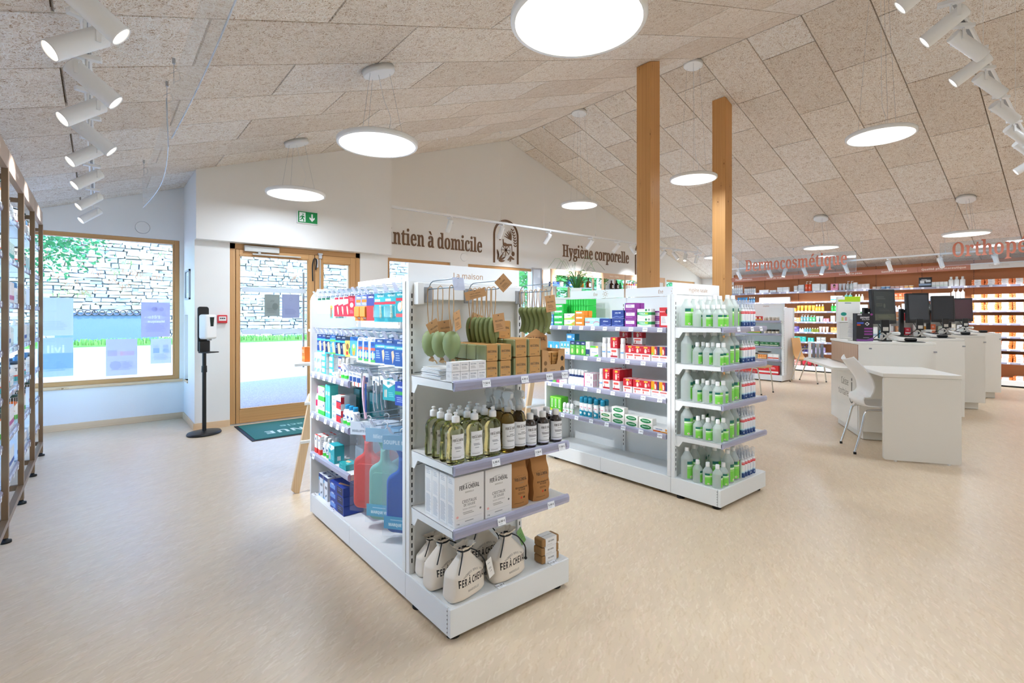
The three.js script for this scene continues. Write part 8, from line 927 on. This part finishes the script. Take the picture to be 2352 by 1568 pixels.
// ---------- wooden gable shelves: amber bottles and plants on the top shelf ----------
{
  const amber = (c) => phy(c, 0.06, { transmission: 0.85, thickness: 0.06, ior: 1.45, attenuationColor: C(c), attenuationDistance: 0.05 }), pts = [[0.001, 0], [0.06, 0], [0.064, 0.006], [0.064, 0.12], [0.05, 0.15], [0.02, 0.165], [0.018, 0.205], [0.022, 0.21], [0.001, 0.21]];
  const jar = (x, s, c, lab, label) => { const o = thing('amber_bottle', lab, 'bottle', [x, 1.902, -7.33], 0, 'large bottles on the wooden shelving'); mesh('glass', lathe(pts, 22), amber(c), o); mesh('stopper', cyl(0.016, 0.018, 0.03, 12, 0, 0.205, 0), MAT.dark, o); if (label) { const a = flatArt(0.06, 0.08, 240, [['f', '#f4f0e6'], ['l', 3, 0.2, 0.3, 0.6, 0.4, '#9a9488']]); mesh('label', wrap(pts, 0.03, 0.11, 0.6, a.uv, 0.001), a.mat, o); } o.scale.setScalar(s); };
  jar(7.98, 0.95, '#e0a010', 'large golden bottle on the wooden shelving'); jar(8.22, 0.92, '#a85a12', 'brown amber bottle beside the golden one', true); jar(9.0, 0.85, '#7a3a14', 'dark amber bottle with pale label beside the fern', true); jar(9.18, 0.9, '#6a2f12', 'darker amber bottle beside the green flask', true);
  for (let i = 0; i < 7; i++) place(gBot(['#e87a2a', '#e8952a', '#c84a3a', '#d8602a', '#9a5aa0', '#e8a03a', '#f0b04a'][i], '#dfe8ea', 0.034, 0.2, '#f4f3ef'), `syrup bottle with white label, ${ORD[i]} from the fern on the wooden shelving`, [9.42 + i * 0.085, 1.9012, -7.28], 0, 'syrup bottles on the wooden shelving'); for (let i = 0; i < 6; i++) place(gBot('#5aa86a', '#e9f0ea', 0.034, 0.19, '#eaf2e6'), `green bottle, ${ORD[i]} from the syrups on the wooden shelving`, [10.2 + i * 0.09, 1.9012, -7.28], 0, 'green bottles on the wooden shelving'); place(gBot('#2f8a4a', '#1f5a34', 0.03, 0.16), 'green flask between amber and syrup bottles', [9.28, 1.9012, -7.3], 0);
  const plant = (x, lab, pot) => { const o = thing('potted_fern', lab, 'plant', [x, 1.902, -7.36], 0, 'potted ferns on the wooden shelving'); mesh('pot', lathe([[0.001, 0], [0.05, 0], [0.062, 0.11], [0.055, 0.11], [0.001, 0.09]], 18), solid(pot), o); const pos = [], idx = []; for (let i = 0; i < 150; i++) { const u = V(rr(-1, 1), rr(-0.4, 1), rr(-0.6, 1)).normalize().multiplyScalar(rr(0.05, 0.14)), a = V(rr(-1, 1), rr(-1, 1), rr(-1, 1)).normalize(), b = V(rr(-1, 1), rr(-1, 1), rr(-1, 1)).cross(a).normalize(), s = rr(0.014, 0.026), k = pos.length / 3; u.y += 0.17; for (const [p, q] of [[-1, 0], [0, 0.5], [1, 0], [0, -0.5]]) { const v = u.clone().addScaledVector(a, p * s).addScaledVector(b, q * s); pos.push(v.x, v.y, v.z); } idx.push(k, k + 1, k + 2, k, k + 2, k + 3); } const g = new THREE.BufferGeometry(); g.setAttribute('position', new THREE.Float32BufferAttribute(pos, 3)); g.setIndex(idx); g.computeVertexNormals(); mesh('foliage', g, phy('#58a83a', 0.8, { transmission: 0.3, thickness: 0, side: THREE.DoubleSide }), o).userData.kind = 'stuff'; };
  plant(7.4, 'leafy plant in the first wooden bay', '#dfe6da'); plant(8.72, 'leafy plant in a pale green pot beside the dark amber bottles', '#b8d8b0'); place(gBox('#24488a', 0.2, 0.09, 0.1, '#7fa8d8'), 'blue carton in the first wooden bay', [7.15, 1.9012, -7.3], 0); place(gBox('#2a5a9a', 0.14, 0.16, 0.1, '#c8b48a'), 'tall blue carton in the first wooden bay', [7.62, 1.9012, -7.3], 0);
}
// ---------- on and around the till counters ----------
const TOPY = 1.03;
const onTill = (i, x, z, y = TOPY) => { const [a, b] = tillAt(i, x, z); return [a, y, b]; };
const screenOps = [['f', '#2b2f2c'], ['r', 0, 0.78, 1, 0.22, '#4a4c3c'], ['l', 2, 0.1, 0.18, 0.55, 0.12, '#4c504a'], ['r', 0.1, 0.42, 0.28, 0.09, '#585a48'], ['r', 0.11, 0.43, 0.26, 0.07, '#33372f'], ['e', 0.5, 0.5, 0.05, 0.08, '#4c5046'], ['l', 3, 0.2, 0.6, 0.6, 0.1, '#3b403a'], ['l', 3, 0.15, 0.82, 0.7, 0.12, '#5c5e4a']];
for (let i = 0; i < 4; i++) {
  const o = thing('till_monitor', `black portrait monitor on the ${ORD[i]} till counter from the window side`, 'monitor', onTill(i, 0.46, 0.2), TURN - Math.PI / 2 + [0.35, 0.2, -0.15, 0.0][i], 'portrait till monitors');
  mesh('pole', [rb(0.05, 0.36, 0.035, 0.006, 2, 0, 0.18, 0)], MAT.black, o); mesh('base', rb(0.16, 0.012, 0.14, 0.004, 2, 0.03, 0.006, 0), MAT.black, o); mesh('arm', rb(0.12, 0.04, 0.03, 0.005, 2, 0.07, 0.33, 0.02), MAT.black, o);
  const s = new THREE.Group(); s.name = 'display'; s.position.set(0.15, 0.37, 0.06); s.rotation.x = -0.08; o.add(s); mesh('bezel', rb(0.265, 0.385, 0.05, 0.008, 3), MAT.black, s); const p = plate(0.225, 0.32, 0.002, 300, i ? [['f', i === 3 ? '#4a3438' : '#3c3f44']] : screenOps); mesh('screen', p.geo, (p.mat = p.mat.clone(), (p.mat.roughness = 0.12), p.mat), s, [0.004, 0.008, 0.0255]);
  mesh('cable', tube([[0.12, 0.2, 0.02], [0.16, 0.1, 0.04], [0.08, 0.04, 0.05], [0.05, 0.014, 0.05]], 0.004, 14, 5), MAT.black, o);
  const t = thing('payment_terminal', `payment terminal on a black swivel foot, ${ORD[i]} till counter`, 'terminal', onTill(i, 0.2, 0.3), TURN - Math.PI / 2, 'payment terminals'); mesh('foot', rb(0.1, 0.01, 0.1, 0.003, 1, 0, 0.006, 0), MAT.dark, t); mesh('cross_bracket', [bar([-0.04, 0.02, 0.05], [0.04, 0.09, 0.05], 0.02, 0.012), bar([0.04, 0.02, 0.05], [-0.04, 0.09, 0.05], 0.02, 0.012)], solid('#b9b4aa'), t); mesh('stem', cyl(0.016, 0.016, 0.1, 12, 0, 0.01, 0), MAT.black, t); mesh('handset', rb(0.075, 0.14, 0.03, 0.008, 2, 0, 0.16, 0.01), MAT.black, t); mesh('keypad', rb(0.05, 0.04, 0.004, 0.002, 1, 0, 0.13, 0.026), solid('#c8c4ba'), t);
  const m = thing('mouse_pad', `black mouse and pad on the ${ORD[i]} till counter`, 'mouse', onTill(i, 0.12, 0.5), TURN, 'mice on pads'); mesh('pad', rb(0.2, 0.004, 0.18, 0.0015, 1, 0, 0.003, 0), MAT.black, m); mesh('mouse', rb(0.06, 0.034, 0.1, 0.016, 4, 0, 0.023, 0), MAT.black, m);
  const ph = thing('desk_phone', `white corded desk phone on the ${ORD[i]} till counter`, 'phone', onTill(i, 0.55, 0.5), TURN - 0.9, 'white desk phones'); mesh('base', ext(shape([[0, 0], [0.2, 0], [0.2, 0.02], [0, 0.06]]), 0.16, 0.004).rotateY(-Math.PI / 2).translate(0.08, 0, -0.1), solid('#e4e1da'), ph); mesh('handset', rb(0.045, 0.035, 0.19, 0.014, 3, -0.05, 0.075, 0.0), solid('#e9e6df'), ph); mesh('cord', tube([[-0.06, 0.07, -0.1], [-0.12, 0.1, -0.06], [-0.13, 0.05, 0], [-0.09, 0.015, 0.06]], 0.005, 14, 5), solid('#d9d6cf'), ph);
  const rk = thing('counter_rack', `white counter rack with goods at the back of the ${ORD[i]} till`, 'rack', onTill(i, 0.86, 0.3), TURN - Math.PI / 2, 'white counter racks'); mesh('shelf', [rb(0.5, 0.008, 0.13, 0.002, 1, 0, 0.004, 0), rb(0.5, 0.008, 0.13, 0.002, 1, 0, 0.2, 0)], solid('#dcd8d0'), rk); mesh('side', [rb(0.008, 0.32, 0.13, 0.002, 1, -0.25, 0.16, 0), rb(0.008, 0.32, 0.13, 0.002, 1, 0.25, 0.16, 0), rb(0.5, 0.32, 0.006, 0.002, 1, 0, 0.16, -0.065)], solid('#e4e0d8'), rk);
  const goods = [[gBot('#e4eaee', '#2a5aa0', 0.03, 0.15), gBot('#f0efec', '#f4f4f2', 0.028, 0.13), gBox('#4fae5a', 0.06, 0.11, 0.05, '#eef4ea'), gBox('#f0ece4', 0.06, 0.13, 0.05, '#9fb0c0'), gBox('#3aa8d0', 0.08, 0.09, 0.05, '#e0f2f8')], [gBox('#c8283a', 0.06, 0.13, 0.05, '#f4ecec'), gBox('#f2eeee', 0.06, 0.12, 0.05, '#c83a4a'), gBox('#e8a87a', 0.07, 0.12, 0.05, '#f4dcc4'), gBox('#c8283a', 0.06, 0.1, 0.05, '#f4ecec'), gBox('#efeae4', 0.07, 0.14, 0.05, '#d88a6a')], [gBox('#e87a3a', 0.06, 0.13, 0.05, '#f4c8a4'), gBox('#e8a05a', 0.06, 0.12, 0.05, '#f6e0c4'), gBot('#c88a2a', '#f2ece0', 0.03, 0.13), gBox('#e06a3a', 0.06, 0.13, 0.05, '#f4ccb4'), gBox('#c8d8c0', 0.07, 0.1, 0.05, '#7a9a8a')], [gBox('#e8dcc8', 0.08, 0.12, 0.05, '#c8a06a'), gBox('#20242a', 0.1, 0.14, 0.05, '#5a6068'), gBox('#eeeae2', 0.07, 0.11, 0.05), gBox('#d8c8b0', 0.07, 0.12, 0.05, '#8a7a60'), gBox('#eceae6', 0.08, 0.1, 0.05)]][i];
  [0.0082, 0.2046].forEach((y, l) => goods.forEach((id, k) => { const [a, , c] = onTill(i, 0.83, 0.1 + k * 0.098 + 0.005); place(id, `packet in the rack of the ${ORD[i]} till, ${l ? 'upper' : 'lower'} shelf, ${ORD[k]} from the front`, [a, TOPY + y + 0.0012, c], TURN - Math.PI / 2, 'packets in the counter racks'); }));
}
kind('ergy', 'display_carton', 'carton', () => carton(0.175, 0.295, 0.06, 620, [['f', '#17131c'], ['r', 0.06, 0.02, 0.26, 0.05, '#cfcfd2'], ['e', 0.9, 0.04, 0.08, 0.04, '#9a3a8a'], ['t', 'ERGYNUIT', 0.5, 0.16, 0.085, '#f4f2f4', 'b', 'center', 0.8], ['t', 'Spray Flash', 0.55, 0.225, 0.05, '#e4e0e4', 'b'], ['r', 0.03, 0.32, 0.4, 0.06, '#3a5ac0'], ['r', 0.03, 0.395, 0.22, 0.045, '#e0502a'], ['p', [[0.5, 0.38], [0.64, 0.31], [0.78, 0.38], [0.64, 0.45]], '#f4f4f4'], ['p', [[0.55, 0.38], [0.64, 0.34], [0.72, 0.38], [0.64, 0.42]], '#17131c'], ['r', 0.46, 0.52, 0.5, 0.06, '#8a3a8c'], ['r', 0.46, 0.62, 0.5, 0.06, '#8a3a8c'], ['r', 0.46, 0.72, 0.5, 0.06, '#8a3a8c'], ['p', [[0, 0.92], [0.6, 0.94], [1, 0.86], [1, 1], [0, 1]], '#7a3f8a'], ['l', 1, 0.4, 0.87, 0.5, 0.03, '#cfc4d4']], [SAME])); place('ergy', 'black and purple spray display carton on the priority till', onTill(0, 0.16, 0.09, TOPY + 0.0012), TURN - Math.PI / 2 + 0.3);
{
  const o = thing('leaflet_spinner', 'small stand of tilted white cards beside the black display carton', 'stand', onTill(0, 0.3, 0.04), TURN - Math.PI / 2); mesh('post', cyl(0.006, 0.006, 0.22, 8), MAT.steel, o); mesh('foot', cyl(0.05, 0.05, 0.008, 18, 0, 0.001, 0), solid('#d0cbc0'), o); for (let k = 0; k < 4; k++) mesh('card', rb(0.06, 0.045, 0.003, 0.001, 1).rotateZ(-0.3), MAT.paper, o, [-0.02, 0.05 + k * 0.052, 0.012]);
  const c = thing('counter_bag', 'white and lime paper bag standing behind the first monitor', 'bag', onTill(0, 0.72, 0.12), TURN - Math.PI / 2 + 0.2), p = plate(0.24, 0.3, 0.002, 300, [['f', '#f1f0ea'], ['r', 0, 0, 1, 0.2, '#b8dc28'], ['r', 0, 0, 0.3, 0.12, '#f4f4f0'], ['l', 1, 0.3, 0.24, 0.4, 0.06, '#4a6a6a'], ['e', 0.25, 0.68, 0.13, 0.07, '#2a9a8a'], ['r', 0.15, 0.8, 0.1, 0.14, '#d8d88a'], ['r', 0.3, 0.8, 0.1, 0.14, '#e8a8a4'], ['r', 0.45, 0.8, 0.1, 0.14, '#e4e4e0']]); mesh('body', rb(0.24, 0.3, 0.05, 0.004, 1, 0, 0.345, -0.028), solid('#ecebe4'), c); mesh('print', p.geo, p.mat, c, [0, 0.345, -0.0015]); mesh('stand', [rb(0.2, 0.19, 0.05, 0.003, 1, 0, 0.096, -0.028)], solid('#dcd8d0'), c);
  const [hx, hz] = tillAt(0, 1.08, -0.13), h = thing('brochure_holder', 'white slotted brochure holder on the customer ledge of the priority till', 'holder', [hx, 0.767, hz], TURN); mesh('tray', rb(0.16, 0.008, 0.2, 0.002, 1, 0, 0.004, 0), solid('#e9e6e0'), h); for (let k = 0; k < 4; k++) mesh('divider', ext(rectShape(-0.07, 0.07, 0, 0.2 - k * 0.012, 0.02), 0.004, 0.001), k % 2 ? solid('#8a90a0') : solid('#efede8'), h, [0, 0.008, -0.08 + k * 0.045]);
}
place(gBox('#f07a1a', 0.07, 0.11, 0.05, '#f6a44a'), 'orange carton on the ladder display beside the door', [1.22, 0.9542, -3.92], -Math.PI / 2); place(gTube('#2a9a8a', '#e0409a', 0.06, 0.15), 'teal tube on the ladder display beside the door', [1.3, 0.9542, -4.02], -Math.PI / 2);
renderer.render(scene, camera);
